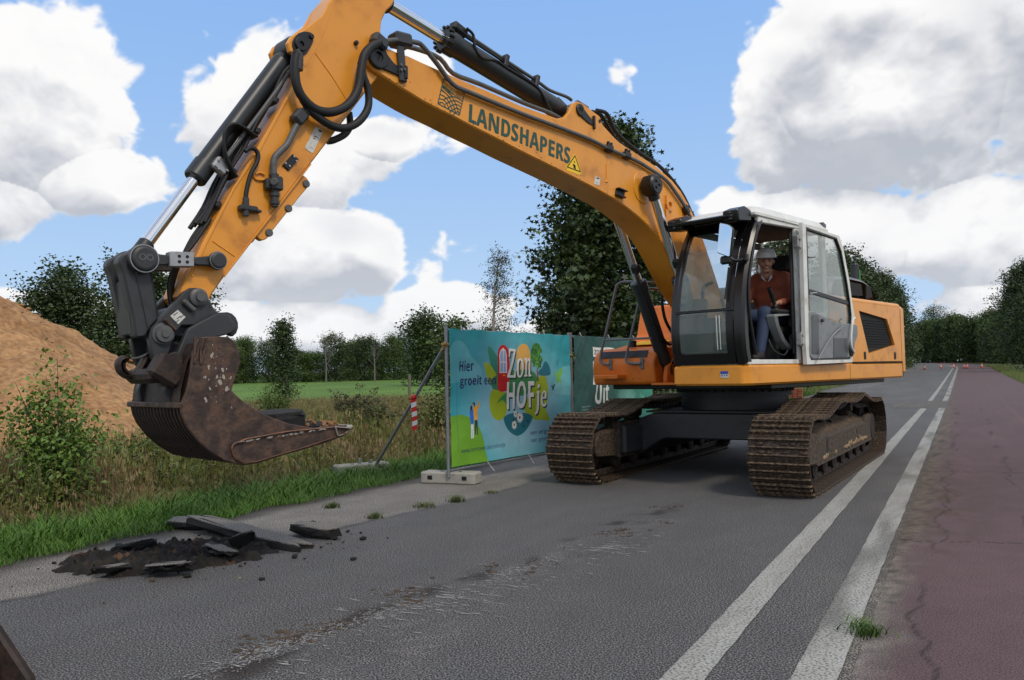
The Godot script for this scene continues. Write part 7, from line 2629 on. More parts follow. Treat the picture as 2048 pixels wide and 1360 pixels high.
func make_debris() -> void:
	# the torn patch: black crumbs heaped over soil
	var g := Geo.new()
	g.sheet(lin(-6.0, -4.2, 110), lin(-2.85, -4.75, 116), func(u, w):
		var q: float = Vector2((u + 5.06 + 0.45 * (w + 3.75)) / 0.60, (w + 3.72) / 0.66).length() + 0.22 * noise.get_noise_2d(u * 4.0, w * 4.0)
		var inn: float = 1.0 - smoothstep(0.72, 1.05, q)
		var h: float = 0.035 + 0.06 * noise.get_noise_2d(u * 5.0, w * 5.0) + 0.05 * noise.get_noise_2d(u * 16.0, w * 16.0) + 0.03 * noise.get_noise_2d(u * 38.0, w * 38.0)
		return Vector3(u, -0.03 + inn * (0.034 + maxf(h, -0.025) * 0.8 + 0.012), w),
		func(u, w, _p):
			var n := noise.get_noise_2d(u * 3.2 + 8.0, w * 3.2)
			var c := Color(0.016, 0.0155, 0.0155).lerp(Color(0.034, 0.028, 0.022), smoothstep(0.0, 0.4, noise.get_noise_2d(u * 6.0, w * 6.0)))
			return c.lerp(Color(0.19, 0.105, 0.045), smoothstep(0.30, 0.52, n) * 0.85))
	var tp := obj("torn_asphalt", g, mat("crumbs", Color.WHITE, 0.9, 0.0, M.sand.albedo_texture, 1.6, M.asphalt.normal_texture, 1.2), self, "stuff")
	tag(tp, "black torn-up patch of crumbled asphalt and ochre soil by the verge", "rubble")
	var T := func(yaw: float, pitch: float, roll: float) -> Basis: return Basis.from_euler(Vector3(deg_to_rad(pitch), deg_to_rad(yaw), deg_to_rad(roll)))
	slab("longest broken asphalt slab, tilted with its black edge towards the road", Vector3(-5.05, 0.080, -4.42), Vector3(1.42, 0.075, 0.25), T.call(-6.0, -5.0, -4.0), 31, 20)
	slab("short thick asphalt slab with pale crust lying on the long slab's right end", Vector3(-4.62, 0.085, -4.75), Vector3(0.46, 0.07, 0.18), T.call(4.0, 3.0, -2.0), 32)
	slab("flat grey asphalt flake at the front of the torn patch", Vector3(-4.64, 0.075, -3.40), Vector3(0.34, 0.035, 0.20), T.call(20.0, -6.0, 5.0), 33)
	slab("grey asphalt flake in the middle of the torn patch", Vector3(-4.68, 0.085, -3.86), Vector3(0.30, 0.035, 0.18), T.call(-12.0, -12.0, -4.0), 34)
	slab("upturned shard of asphalt standing beside the long slab", Vector3(-4.70, 0.11, -4.08), Vector3(0.20, 0.03, 0.14), T.call(30.0, -50.0, 20.0), 35, 8)
	slab("dark asphalt piece half in the grass behind the torn patch", Vector3(-5.92, 0.07, -4.55), Vector3(0.45, 0.06, 0.2), T.call(8.0, 6.0, 0.0), 36)
	slab("small asphalt plate at the left rim of the torn patch", Vector3(-5.42, 0.09, -3.70), Vector3(0.26, 0.05, 0.16), T.call(40.0, -12.0, 10.0), 37, 10)
	slab("thin asphalt flake in front of the black crumbs on the left", Vector3(-4.98, 0.065, -3.22), Vector3(0.24, 0.03, 0.14), T.call(60.0, -5.0, 3.0), 38, 10)
	# lumps thrown about
	var protos := []
	for k in 4:
		var c := Geo.new()
		c.ell(Vector3(0, 0.3, 0), Vector3(1.0, 0.55, 0.8), 9, 6, Basis(), func(d): return 1.0 + 0.55 * noise.get_noise_3dv(d * 1.6 + Vector3.ONE * (k * 7.0)))
		protos.append(c.mesh())
	var r2 := RandomNumberGenerator.new()
	r2.seed = 12
	for k in 130:
		var p := Vector3(-4.85, 0, -4.0) + Vector3(r2.randfn(0, 0.46), 0, r2.randfn(0, 0.48))
		if k % 3 == 0:
			p = Vector3(-4.35, 0, -4.5) + Vector3(r2.randfn(0, 0.28), 0, r2.randfn(0, 0.40))
		if p.x < -5.95:
			continue
		var brown := r2.randf() < 0.22
		var o := MeshInstance3D.new()
		o.mesh = protos[k % 4]
		o.material_override = M.mudpile if brown else M.asphalt_side
		o.name = numbered("soil_lump" if brown else "asphalt_lump")
		add_child(o)
		var s := 0.004 + 0.026 * pow(r2.randf(), 3.5)
		o.transform = Transform3D(Basis(Vector3.UP, r2.randf() * TAU).scaled(Vector3.ONE * s), p + Vector3(0, 0.004, 0))
		tag(o, "small brown lump of soil scattered round the torn-up patch" if brown else "small black lump of asphalt scattered round the torn-up patch", "lump", "soil lumps round the hole" if brown else "asphalt lumps round the hole")
	var stone := MeshInstance3D.new()
	stone.mesh = protos[1]
	stone.material_override = M.drymud
	stone.name = "pebble"
	add_child(stone)
	stone.transform = Transform3D(Basis().scaled(Vector3.ONE * 0.012), Vector3(-4.12, 0.0, -3.55))
	tag(stone, "single pale pebble lying alone on the road in front of the torn patch", "pebble")
	# what the bucket holds
	var x: Node3D = get_node("excavator")
	for q in [[Vector3(-6.70, 1.035, -0.02), Vector3(0.44, 0.13, 0.52), 0.06, 51, "black broken asphalt slab lying in the excavator's bucket"], [Vector3(-6.42, 0.955, 0.1), Vector3(0.14, 0.03, 0.4), 0.2, 52, "thin crust of asphalt and soil on the bucket's lip"]]:
		var s: Node3D = slab(q[4], Vector3.ZERO, q[1], Basis(), q[3], 12, true)
		s.transform = x.transform * Transform3D(Basis(Vector3(0, 0, 1), q[2]), q[0])
	g = Geo.new()
	for k in 60:
		g.ell(Vector3(r2.randf_range(-6.52, -6.33), 0.945 + r2.randf() * 0.03, r2.randf_range(-0.2, 0.36)), Vector3.ONE * r2.randf_range(0.006, 0.02), 6, 4)
	var sl := obj("loose_soil", g, mat("ochre", lc(0.24, 0.12, 0.05), 0.95), self, "stuff")
	tag(sl, "ochre soil crumbs along the lip of the excavator's bucket", "soil")
	sl.transform = x.transform
	# corner of another machine's bucket, close to the camera
	var nb := thing("rusty_bucket", "rusty brown steel bucket edge at the bottom left corner", "bucket", Vector3(-3.55, 0, -1.94), deg_to_rad(30.0))
	g = Geo.new()
	g.ext(round2([Vector2(0.03, -0.0), Vector2(-0.155, 0.275), Vector2(-0.34, 0.55), Vector2(-0.62, 0.68), Vector2(-1.1, 0.66), Vector2(-1.2, 0.0)], 0.04), 0.0, 0.05, 0.012)
	obj("side_plate", g, M.rust_dark, nb)
	g = Geo.new()
	g.ext(round2([Vector2(-0.12, 0.0), Vector2(-0.2, 0.2), Vector2(-0.42, 0.5), Vector2(-0.62, 0.6), Vector2(-1.1, 0.6), Vector2(-1.15, 0.0)], 0.04), 0.05, 0.45, 0.012)
	obj("bucket_shell", g, M.rust_dark, nb)




# ---------------------------------------------------------------- trees
func leaf_cluster(sd: int, count: int, size: float, spread: float, star := false) -> ArrayMesh:
	var r2 := RandomNumberGenerator.new()
	r2.seed = sd
	var g := Geo.new()
	g.tinted = true
	for k in count:
		var p := Vector3(r2.randfn(0, 1), r2.randfn(0, 0.8), r2.randfn(0, 1)) * spread
		var bs := Basis.from_euler(Vector3(r2.randf_range(-1.1, 1.1), r2.randf() * TAU, r2.randf_range(-1.1, 1.1)))
		var s := size * r2.randf_range(0.7, 1.25)
		var t := r2.randf_range(0.75, 1.2)
		g.col = Color(t, t * r2.randf_range(0.95, 1.05), t * 0.95)
		if star:   # a five-lobed leaf
			var pts := []
			for i in 10:
				var a := TAU * i / 10.0
				pts.append(p + bs * (Vector3(cos(a), 0.12 * cos(a * 2.0), sin(a)) * s * (0.62 if i % 2 == 0 else 0.27)))
			var nn := bs * Vector3.UP
			for i in 10:
				g.tri(p, pts[i], pts[(i + 1) % 10], nn, nn, nn)
		else:
			var a := p + bs * Vector3(-0.5, 0, 0) * s
			var b := p + bs * Vector3(0, 0.10, 0.32) * s
			var c := p + bs * Vector3(0.55, -0.05, 0) * s
			var d := p + bs * Vector3(0, 0.10, -0.32) * s
			g.tri(a, b, c, bs * Vector3(0, 1, -0.3), bs * Vector3(0, 1, -0.3), bs * Vector3(0, 1, -0.3))
			g.tri(a, c, d, bs * Vector3(0, 1, 0.3), bs * Vector3(0, 1, 0.3), bs * Vector3(0, 1, 0.3))
	return g.mesh()


# shape: half width of the crown at height fraction t (0 bottom .. 1 top)
func tree(called: String, label: String, at: Vector3, h: float, wide: float, low: float, shape: Callable, tips: int, per: int, cl: Array, puff: float, cols: Array, bark: Material, sd: int, group := "", trunk := 0.0) -> Node3D:
	var r2 := RandomNumberGenerator.new()
	r2.seed = sd
	var t := thing(called, label, "tree", at + Vector3(0, gy(at.x, at.z) - 0.05, 0), r2.randf() * TAU, group)
	var tr := trunk if trunk > 0.0 else h * 0.014 + 0.02
	var g := Geo.new()
	var spine := []
	var rad := []
	var wob := Vector3(r2.randfn(0, 0.03), 0, r2.randfn(0, 0.03)) * h
	for k in 9:
		var f := k / 8.0
		spine.append(Vector3(wob.x * sin(f * 3.0), h * 0.93 * f, wob.z * sin(f * 2.4)))
		rad.append(tr * (1.0 - 0.88 * f) * (1.25 if k == 0 else 1.0))
	g.tube(spine, rad, 8)
	var limbs := g
	var xfs := []
	var cc := []
	for k in tips:
		var f := pow(r2.randf(), 0.85)
		var a := r2.randf() * TAU
		var w: float = shape.call(f) * wide * (0.75 + 0.5 * noise.get_noise_3d(cos(a) * 1.3 + sd, f * 3.0, sin(a) * 1.3))
		var q := sqrt(r2.randf_range(0.08, 1.0))
		var y := lerpf(low, h, f)
		var p := Vector3(cos(a) * w * q, y, sin(a) * w * q)
		var fy := clampf((y - w * q * 0.7) / (h * 0.93), 0.06, 0.97)
		var s: Vector3 = spine[int(fy * 8.0)].lerp(spine[mini(8, int(fy * 8.0) + 1)], fposmod(fy * 8.0, 1.0))
		if k % 2 == 0:
			var lr := tr * 0.28 * (1.0 - fy * 0.7)
			limbs.tube([s, s.lerp(p, 0.5) + Vector3(0, 0.06 * w, 0), p], [lr, lr * 0.6, lr * 0.2], 5, false)
		var tone := 0.80 + 0.36 * r2.randf()
		for j in per:
			var o := Vector3(r2.randfn(0, 1), r2.randfn(0, 0.75), r2.randfn(0, 1)) * puff
			xfs.append(Transform3D(Basis.from_euler(Vector3(r2.randf_range(-0.6, 0.6), r2.randf() * TAU, r2.randf_range(-0.6, 0.6))).scaled(Vector3.ONE * r2.randf_range(0.75, 1.25)), p + o))
			var c: Color = cols[r2.randi() % cols.size()]
			cc.append(Color(c.r * tone, c.g * tone, c.b * tone))
	obj("trunk", g, bark, t)
	many("crown", cl[sd % cl.size()], M.leaf, xfs, cc, t, "stuff")
	return t


func make_far() -> void:
	var maple := [leaf_cluster(1, 11, 0.112, 0.14, true)]
	var small := [leaf_cluster(2, 14, 0.135, 0.20), leaf_cluster(3, 14, 0.135, 0.20)]
	var birch := [leaf_cluster(4, 9, 0.055, 0.10)]
	var coarse := [leaf_cluster(5, 14, 0.20, 0.30), leaf_cluster(6, 14, 0.22, 0.32)]
	var round_ := func(f: float) -> float: return sqrt(maxf(0.0, 1.0 - pow(2.0 * f - 0.85, 2.0) * 0.72))
	var cone := func(f: float) -> float: return pow(1.0 - f, 0.75) * minf(1.0, f * 6.0 + 0.3)
	var egg := func(f: float) -> float: return sqrt(maxf(0.0, sin(PI * pow(clampf(f * 0.93 + 0.05, 0.0, 1.0), 0.75))))
	var full := func(f: float) -> float: return minf(1.0, 0.86 + f * 0.5) * sqrt(maxf(0.0, 1.0 - pow(maxf(0.0, f - 0.25) / 0.75, 2.2) * 0.93))
	var pillar := func(f: float) -> float: return minf(1.0, f * 8.0 + 0.5) * sqrt(maxf(0.05, 1.0 - pow(f, 6.0)))
	var dark := [Color(0.038, 0.068, 0.018), Color(0.050, 0.088, 0.020), Color(0.068, 0.106, 0.026), Color(0.028, 0.052, 0.017)]
	var mid := [Color(0.060, 0.108, 0.024), Color(0.080, 0.132, 0.026), Color(0.105, 0.15, 0.030), Color(0.046, 0.082, 0.020)]
	var pale := [Color(0.065, 0.085, 0.026), Color(0.085, 0.10, 0.03), Color(0.05, 0.07, 0.022), Color(0.11, 0.10, 0.035)]
	# the maple behind the machine
	tree("maple_tree", "tall dense maple with lobed leaves right behind the excavator's boom", Vector3(-7.45, 0, -17.8), 7.35, 2.15, 0.4, full, 480, 9, maple, 0.25, dark, M.bark, 11, "", 0.15)
	tree("maple_tree", "maple seen through the cab's rear windows, left of the road", Vector3(-7.0, 0, -36.5), 7.0, 2.2, 0.6, egg, 200, 8, maple, 0.32, dark, M.bark, 12, "", 0.14)
	tree("birch_tree", "slender sparse birch rising over the turquoise banner", Vector3(-12.9, 0, -21.7), 5.3, 1.15, 0.6, cone, 130, 5, birch, 0.16, pale, M.birch_bark, 13)
	tree("young_tree", "low bushy young tree just above the left top corner of the turquoise banner", Vector3(-15.6, 0, -23.2), 3.1, 1.1, 0.3, round_, 50, 6, small, 0.22, mid, M.bark, 14)
	# the trees to the left
	var defs := [
		["oak_tree", "dark oak at the left picture edge behind the sand heap", Vector3(-34.2, 0, -15.2), 5.0, 1.3, 1.0],
		["oak_tree", "bushy dark oak rising behind the middle of the sand heap", Vector3(-31.2, 0, -18.2), 5.7, 1.75, 0.8],
		["oak_tree", "ragged dark oak seen behind the bucket's black crank", Vector3(-27.0, 0, -18.4), 5.7, 2.1, 0.7],
		["oak_tree", "lower dark oak filling the gap between sand heap and bucket hook", Vector3(-30.5, 0, -21.2), 3.7, 2.0, 0.4],
		["oak_tree", "dark oak whose top shows right of the quick coupler", Vector3(-25.6, 0, -19.6), 5.0, 1.0, 0.6],
	]
	for k in defs.size():
		var d: Array = defs[k]
		tree(d[0], d[1], d[2], d[3], d[4], d[5], round_, 170, 8, small, 0.30, dark, M.bark, 20 + k, "", 0.10)
	tree("young_tree", "young tree with two leafy leaders in front of the far wood", Vector3(-32.6, 0, -31.2), 4.2, 1.0, 0.3, cone, 70, 7, small, 0.24, dark, M.bark, 30)
	# the far wood: each tree on its own, a few kinds repeated
	var kinds := []
	for k in 5:
		kinds.append(tree("woodland_tree", "dark broadleaf tree in the far wood beyond the meadow", Vector3(-70 - k * 4, 0, -85), 7.0 + 0.5 * (k % 3), 3.5, 0.0, [round_, full, round_, egg, full][k], 120, 7, coarse, 0.55, [dark, mid, dark, mid, dark][k], M.bark, 40 + k, "trees of the far wood", 0.14))
	var r2 := RandomNumberGenerator.new()
	r2.seed = 60
	for row in 2:
		for k in 36:
			var a := deg_to_rad(-68.0 + k * 1.5 + r2.randfn(0, 0.3))
			var dist := 108.0 + 9.0 * row + r2.randfn(0, 1.5)
			if a > deg_to_rad(-14.0):
				continue
			var p := Vector3(sin(a) * dist, 0, -cos(a) * dist)
			var c: Node3D
			var n := row * 36 + k
			if n < 5:
				c = kinds[n]
			else:
				c = copy(kinds[r2.randi() % 5], p, 0.0)
			c.position = p + Vector3(0, gy(p.x, p.z) - 0.1, 0)
			c.rotation.y = r2.randf() * TAU
			var hs := r2.randf_range(0.36, 0.84) + (0.08 if row == 1 else 0.0)
			c.scale = Vector3(0.45 + hs * 0.4, hs, 0.45 + hs * 0.4)
	for q in [[Vector3(-68.0, 0, -72.0), 5.6, "leafless pale dead birch left of the young tree before the far wood"], [Vector3(-56.0, 0, -75.4), 7.9, "tall leafless dead birch beside the first fence post"], [Vector3(-62.0, 0, -74.0), 5.2, "thin bare tree standing in front of the far wood"]]:
		bare_tree(q[0], q[1], q[2])
	tree("oak_tree", "broad dark tree whose top meets the first fence post", Vector3(-42.5, 0, -58.0), 6.6, 2.3, 0.5, round_, 110, 7, coarse, 0.42, dark, M.bark, 71)
	for k in 7:   # trees hidden in part by the banners and the machine
		var p := Vector3(-38.0 + k * 4.6, 0, -62.0 - k * 4.0)
		var c: Node3D = copy(kinds[k % 5], p + Vector3(0, gy(p.x, p.z), 0), k * 1.3, "dark broadleaf tree beyond the banners and the excavator", "trees beyond the banners")
		c.scale = Vector3.ONE * (0.72 + 0.05 * (k % 3))
	# to the right of the machine, along the road's left side
	var lane := ["big dark oak right behind the engine hood of the excavator", "dark oak just right of the counterweight", "next oak along the left verge beyond the counterweight", "fourth dark oak along the left verge", "fifth dark oak along the left verge, far off"]
	for k in 5:
		var z := -61.0 - k * 13.5
		tree("oak_tree", lane[k], Vector3(-7.4 + bend(z) - 0.3 * (k % 2), 0, z), [9.2, 9.6, 10.2, 10.2, 10.2][k], [2.5, 2.7, 3.0, 3.0, 3.0][k], 0.4, [round_, egg, full, round_, egg][k], 150, 8, coarse, 0.5, dark, M.bark, 80 + k, "", 0.2)
	var col := []
	for k in 3:
		col.append(tree("roadside_tree", "narrow clipped green tree in the row along the road", Vector3(-7.6, 0, -75 - k * 9), 7.0, 1.6, 0.2, pillar, 90, 6, coarse, 0.34, [mid, dark, mid][k], M.bark, 90 + k, "clipped trees along the road", 0.12))
	for k in 18:
		var z := -126.0 - k * 6.0
		var p := Vector3(-7.4 + bend(z) + r2.randfn(0, 0.25), 0, z)
		var c: Node3D = col[k] if k < 3 else copy(col[k % 3], p, 0.0)
		c.position = p + Vector3(0, gy(p.x, p.z) - 0.1, 0)
		c.rotation.y = r2.randf() * TAU
		c.scale = Vector3(1.0, r2.randf_range(0.86, 1.04), 1.0)
	for k in 20:   # the row closing the view where the road swings left
		var p := Vector3(-9.0 + k * 1.55, 0, -205.0 + k * 3.4 + r2.randfn(0, 1.0))
		var c: Node3D = copy(col[k % 3], p + Vector3(0, gy(p.x, p.z) - 0.1, 0), r2.randf() * TAU, "narrow clipped tree closing the view where the road swings left", "trees at the end of the road")
		c.scale = Vector3(1.5, r2.randf_range(1.2, 1.45), 1.5)
	tree("pine_tree", "taller open-crowned tree standing above the clipped row at the road's end", Vector3(-5.6, 0, -215.0), 13.5, 4.0, 7.5, round_, 60, 6, coarse, 0.7, dark, M.bark, 99, "", 0.3)
	# right-hand side
	var rd := [
		["oak_tree", "tallest dark oak leaning in from the right picture edge", Vector3(6.8, 0, -100.0), 11.3, 4.0, 1.0, 230],
		["oak_tree", "dark oak behind the tallest one on the right", Vector3(6.9, 0, -116.0), 10.5, 3.6, 0.6, 170],
		["oak_tree", "nearest, lower oak at the right picture edge", Vector3(6.6, 0, -84.0), 8.0, 2.4, 0.3, 150],
		["oak_tree", "oak far along the right-hand verge", Vector3(6.4, 0, -134.0), 9.0, 3.2, 0.3, 120],
		["oak_tree", "farthest oak along the right-hand verge", Vector3(6.2, 0, -152.0), 8.2, 3.0, 0.3, 110],
	]
	for k in rd.size():
		var d: Array = rd[k]
		tree(d[0], d[1], d[2], d[3], d[4], d[5], round_, d[6], 8, coarse, 0.5, dark, M.bark, 110 + k, "", 0.14)
	for k in 12:
		var z := -150.0 - k * 6.0
		var p := Vector3(6.2 + bend(z) * 0.25 + r2.randfn(0, 0.3), 0, z)
		var c: Node3D = copy(col[k % 3], p + Vector3(0, gy(p.x, p.z) - 0.1, 0), r2.randf() * TAU, "narrow clipped tree in the row right of the far road", "trees right of the far road")
		c.scale = Vector3(1.3, 1.05, 1.3)
	# cones across the road, far off
	var cone0 := make_cone()
	var names := ["leftmost far traffic cone, on the grass edge of the road", "second far traffic cone from the left, on the carriageway", "third far traffic cone, beside the white lines", "far traffic cone on the left of the red path", "far traffic cone close beside it on the red path", "rightmost far traffic cone, at the path's grass edge"]
	var spots := [Vector3(-3.9, 0, -103.95), Vector3(-2.34, 0, -109.9), Vector3(-1.0, 0, -112.2), Vector3(0.15, 0, -106.4), Vector3(0.45, 0, -106.9), Vector3(1.95, 0, -108.2)]
	for k in 6:
		var p: Vector3 = spots[k]
		var c: Node3D = cone0 if k == 0 else copy(cone0, p, 0.0)
		c.position = p + Vector3(0, gy(p.x, p.z), 0)
		c.scale = Vector3.ONE * 0.85
		c.set_meta("label", names[k])
	# stacked bricks and a notice on the verge, seen under the deck
	var b := thing("brick_stack", "low stack of red bricks on the left verge, seen under the deck", "bricks", Vector3(-6.15, 0.0, -33.4), 0.1)
	for row in 4:
		for k in 5:
			var g := Geo.new()
			g.box(Vector3(-0.36 + 0.185 * k, 0.06 + row * 0.115, 0.02 * sin(row * 3.0 + k)), Vector3(0.17, 0.105, 0.30), 0.008)
			obj("brick", g, M.brick, b)
	var nt := thing("notice_sheets", "white and green notice sheets fixed to a stake near the brick stack", "sign", Vector3(-6.05, 0.0, -30.5), 0.5)
	for q in [["sheet", Vector3(0.06, 0.50, 0.02), Vector3(0.26, 0.34, 0.012), M.white_print], ["sheet", Vector3(-0.18, 0.24, 0.03), Vector3(0.26, 0.22, 0.012), M.white_print], ["green_band", Vector3(-0.18, 0.10, 0.034), Vector3(0.26, 0.13, 0.012), mat("band_green", Color(0.45, 0.68, 0.18), 0.5)], ["green_band", Vector3(0.05, 0.28, 0.03), Vector3(0.24, 0.10, 0.012), M.band_green if M.has("band_green") else M.white_print], ["print", Vector3(0.08, 0.56, 0.03), Vector3(0.14, 0.05, 0.004), M.hood], ["print", Vector3(0.08, 0.46, 0.03), Vector3(0.14, 0.05, 0.004), M.hood], ["stake", Vector3(0.0, 0.3, -0.02), Vector3(0.04, 0.62, 0.03), M.wood]]:
		var g := Geo.new()
		g.box(q[1], q[2], 0.003)
		obj(q[0], g, q[3], nt)
	for q in [[Vector3(-34.8, 0, -33.0), "weathered wooden post in the weeds before the meadow"], [Vector3(-27.6, 0, -36.0), "dark wooden post left of the sloping pole"], [Vector3(5.3, 0, -60.0), "short dark post in the grass right of the red path"]]:
		var pt := thing("wooden_post", q[1], "post", q[0] + Vector3(0, gy(q[0].x, q[0].z), 0))
		var g := Geo.new()
		g.cyl(Vector3.ZERO, Vector3(0.02, 1.25, 0.0), 0.09, 10, 0.02)
		obj("stake", g, M.wood, pt)
	sand_heap()


func make_cone() -> Node3D:
	var c := thing("traffic_cone", "", "traffic cone", Vector3.ZERO, 0.0, "traffic cones across the far road")
	var g := Geo.new()
	g.box(Vector3(0, 0.02, 0), Vector3(0.42, 0.04, 0.42), 0.01)
	obj("base", g, M.black, c)
	g = Geo.new()
	g.lathe(Vector3(0, 0.04, 0), Vector3.UP, [[0.0, 0.15], [0.25, 0.11]], 14)
	g.lathe(Vector3(0, 0.04, 0), Vector3.UP, [[0.43, 0.085], [0.72, 0.03], [0.72, 0.0]], 14)
	obj("body", g, M.cone_orange, c)
	g = Geo.new()
	g.lathe(Vector3(0, 0.04, 0), Vector3.UP, [[0.25, 0.121], [0.43, 0.086]], 14)
	obj("white_band", g, M.white_plastic, c)
	return c


func bare_tree(at: Vector3, h: float, label: String) -> void:
	var t := thing("dead_tree", label, "tree", at + Vector3(0, gy(at.x, at.z), 0))
	var r2 := RandomNumberGenerator.new()
	r2.seed = int(h * 10.0)
	var g := Geo.new()
	g.tube([Vector3.ZERO, Vector3(0.05, h * 0.35, 0), Vector3(-0.05, h * 0.7, 0.05), Vector3(0.1, h, 0)], [0.11, 0.085, 0.05, 0.012], 7)
	obj("trunk", g, M.dead_bark, t)
	g = Geo.new()
	for k in 16:
		var y := h * r2.randf_range(0.3, 0.95)
		var a := r2.randf() * TAU
		var l := h * 0.22 * (1.15 - y / h)
		var e := Vector3(cos(a) * l, y + l * 1.5, sin(a) * l)
		g.tube([Vector3(0, y, 0), Vector3(cos(a) * l * 0.6, y + l * 0.6, sin(a) * l * 0.6), e], [0.03, 0.02, 0.008], 5)
		g.tube([Vector3(cos(a) * l * 0.6, y + l * 0.6, sin(a) * l * 0.6), Vector3(cos(a + 0.7) * l * 1.1, y + l * 1.1, sin(a + 0.7) * l * 1.1)], [0.018, 0.006], 4)
	obj("branches", g, M.dead_bark, t)


func sand_heap() -> void:
	var t := thing("sand_heap", "big heap of tan sand at the left behind the weeds", "sand heap", Vector3(-16.8, 0, -7.6))
	var g := Geo.new()
	var rs := lin(0.0, 1.0, 60)
	g.sheet(lin(0, TAU, 130), rs, func(a, f):
		var w: float = 7.0 + 0.6 * sin(a * 2.0 + 1.0)
		var r: float = f * w
		var x: float = cos(a) * r
		var z: float = sin(a) * r
		var h: float = 3.55 * pow(maxf(0.0, 1.0 - f), 1.12) + 0.30 * (1.0 - f) * noise.get_noise_2d(x * 0.35, z * 0.35) * 3.0 * f + 0.10 * noise.get_noise_2d(x * 1.6, z * 1.6) * (1.0 - f * 0.7)
		h += 0.05 * noise.get_noise_2d(x * 6.0, z * 6.0) + 0.10 * absf(noise.get_noise_2d(a * 5.0, f * 1.2)) * f
		return Vector3(x, h - 0.06 - 0.1 * f, z),
		func(_a, _f, p):
			var n := noise.get_noise_2d(p.x * 0.8 + 20.0, p.z * 0.8)
			var m := noise.get_noise_2d(p.x * 3.0, p.z * 3.0 + p.y * 2.0)
			return Color(0.44, 0.255, 0.115).lerp(Color(0.33, 0.175, 0.07), smoothstep(-0.1, 0.5, n)) * (1.0 + 0.35 * m))
	obj("sand", g, M.sand, t)
	var lump := Geo.new()
	var r2 := RandomNumberGenerator.new()
	r2.seed = 3
	for k in 160:
		var a := r2.randf() * TAU
		var f := r2.randf_range(0.15, 0.95)
		var r := f * 6.6
		lump.tinted = true
		lump.col = Color(0.40, 0.225, 0.10)
		lump.ell(Vector3(cos(a) * r, 3.55 * pow(1.0 - f, 1.12), sin(a) * r), Vector3(0.07, 0.035, 0.06) * r2.randf_range(0.3, 1.1), 7, 5)
	obj("clods", lump, M.sand, t, "stuff")


# ---------------------------------------------------------------- grasses and weeds
func tuft(sd: int, blades: int, h: float, spread: float, wide: float, bendy: float, heads := 0.0) -> ArrayMesh:
	var r2 := RandomNumberGenerator.new()
	r2.seed = sd
	var g := Geo.new()
	g.tinted = true
	for k in blades:
		var a := r2.randf() * TAU
		var p := Vector3(r2.randfn(0, spread), 0, r2.randfn(0, spread))
		var d := Vector3(cos(a), 0, sin(a))
		var s := Vector3(-d.z, 0, d.x).rotated(Vector3.UP, r2.randfn(0, 0.8)) * wide * r2.randf_range(0.6, 1.2)
		var hh := h * r2.randf_range(0.5, 1.15)
		var be := bendy * r2.randf_range(0.2, 1.3) * hh
		var t := r2.randf_range(0.7, 1.25)
		g.col = Color(t, t, t * r2.randf_range(0.8, 1.1))
		var last := p
		for i in 3:
			var f0 := i / 3.0
			var f1 := (i + 1) / 3.0
			var q0 := p + d * be * f0 * f0 + Vector3(0, hh * (f0 - 0.25 * bendy * f0 * f0), 0)
			var q1 := p + d * be * f1 * f1 + Vector3(0, hh * (f1 - 0.25 * bendy * f1 * f1), 0)
			var nn := (d * -0.4 + Vector3.UP * 0.7).normalized()
			if i < 2:
				g.quad(q0 - s * (1.0 - f0 * 0.7), q0 + s * (1.0 - f0 * 0.7), q1 + s * (1.0 - f1 * 0.7), q1 - s * (1.0 - f1 * 0.7), nn)
			else:
				g.tri(q0 - s * (1.0 - f0 * 0.7), q0 + s * (1.0 - f0 * 0.7), q1, nn, nn, nn)
			last = q1
		if r2.randf() < heads:
			g.col = Color(1.5, 1.05, 0.85)
			for j in 3:
				var e := last + Vector3(r2.randfn(0, 0.012), -0.02 * j + 0.02, r2.randfn(0, 0.012))
				g.tri(e + Vector3(-0.010, 0, 0), e + Vector3(0.010, 0.0, 0.004), e + Vector3(0, 0.055, 0), Vector3(0, 0.3, 1), Vector3(0, 0.3, 1), Vector3(0, 0.3, 1))
	return g.mesh()


func weed(sd: int, h: float, leaf: float) -> ArrayMesh:   # an upright leafy stem
	var r2 := RandomNumberGenerator.new()
	r2.seed = sd
	var g := Geo.new()
	g.tinted = true
	for k in 4:
		var lean := Vector3(r2.randfn(0, 0.16), 0, r2.randfn(0, 0.16))
		var p := Vector3(r2.randfn(0, 0.07), 0, r2.randfn(0, 0.07))
		var hh := h * r2.randf_range(0.6, 1.1)
		g.col = Color(0.8, 0.75, 0.6)
		g.tube([p, p + lean * hh + Vector3(0, hh, 0)], [0.006, 0.003], 4, false)
		for j in 13:
			var f := r2.randf_range(0.12, 1.0)
			var a := r2.randf() * TAU
			var q := p + lean * hh * f + Vector3(0, hh * f, 0)
			var d := Vector3(cos(a), r2.randf_range(0.1, 0.8), sin(a)).normalized()
			var s := d.cross(Vector3.UP).normalized() * leaf * 0.28
			var l := leaf * (1.25 - f * 0.6) * r2.randf_range(0.7, 1.2)
			var t := r2.randf_range(0.75, 1.25)
			g.col = Color(t, t, t)
			var nn := d.cross(s).normalized()
			g.quad(q, q + d * l * 0.5 + s, q + d * l, q + d * l * 0.5 - s, nn if nn.y > 0.0 else -nn)
	return g.mesh()


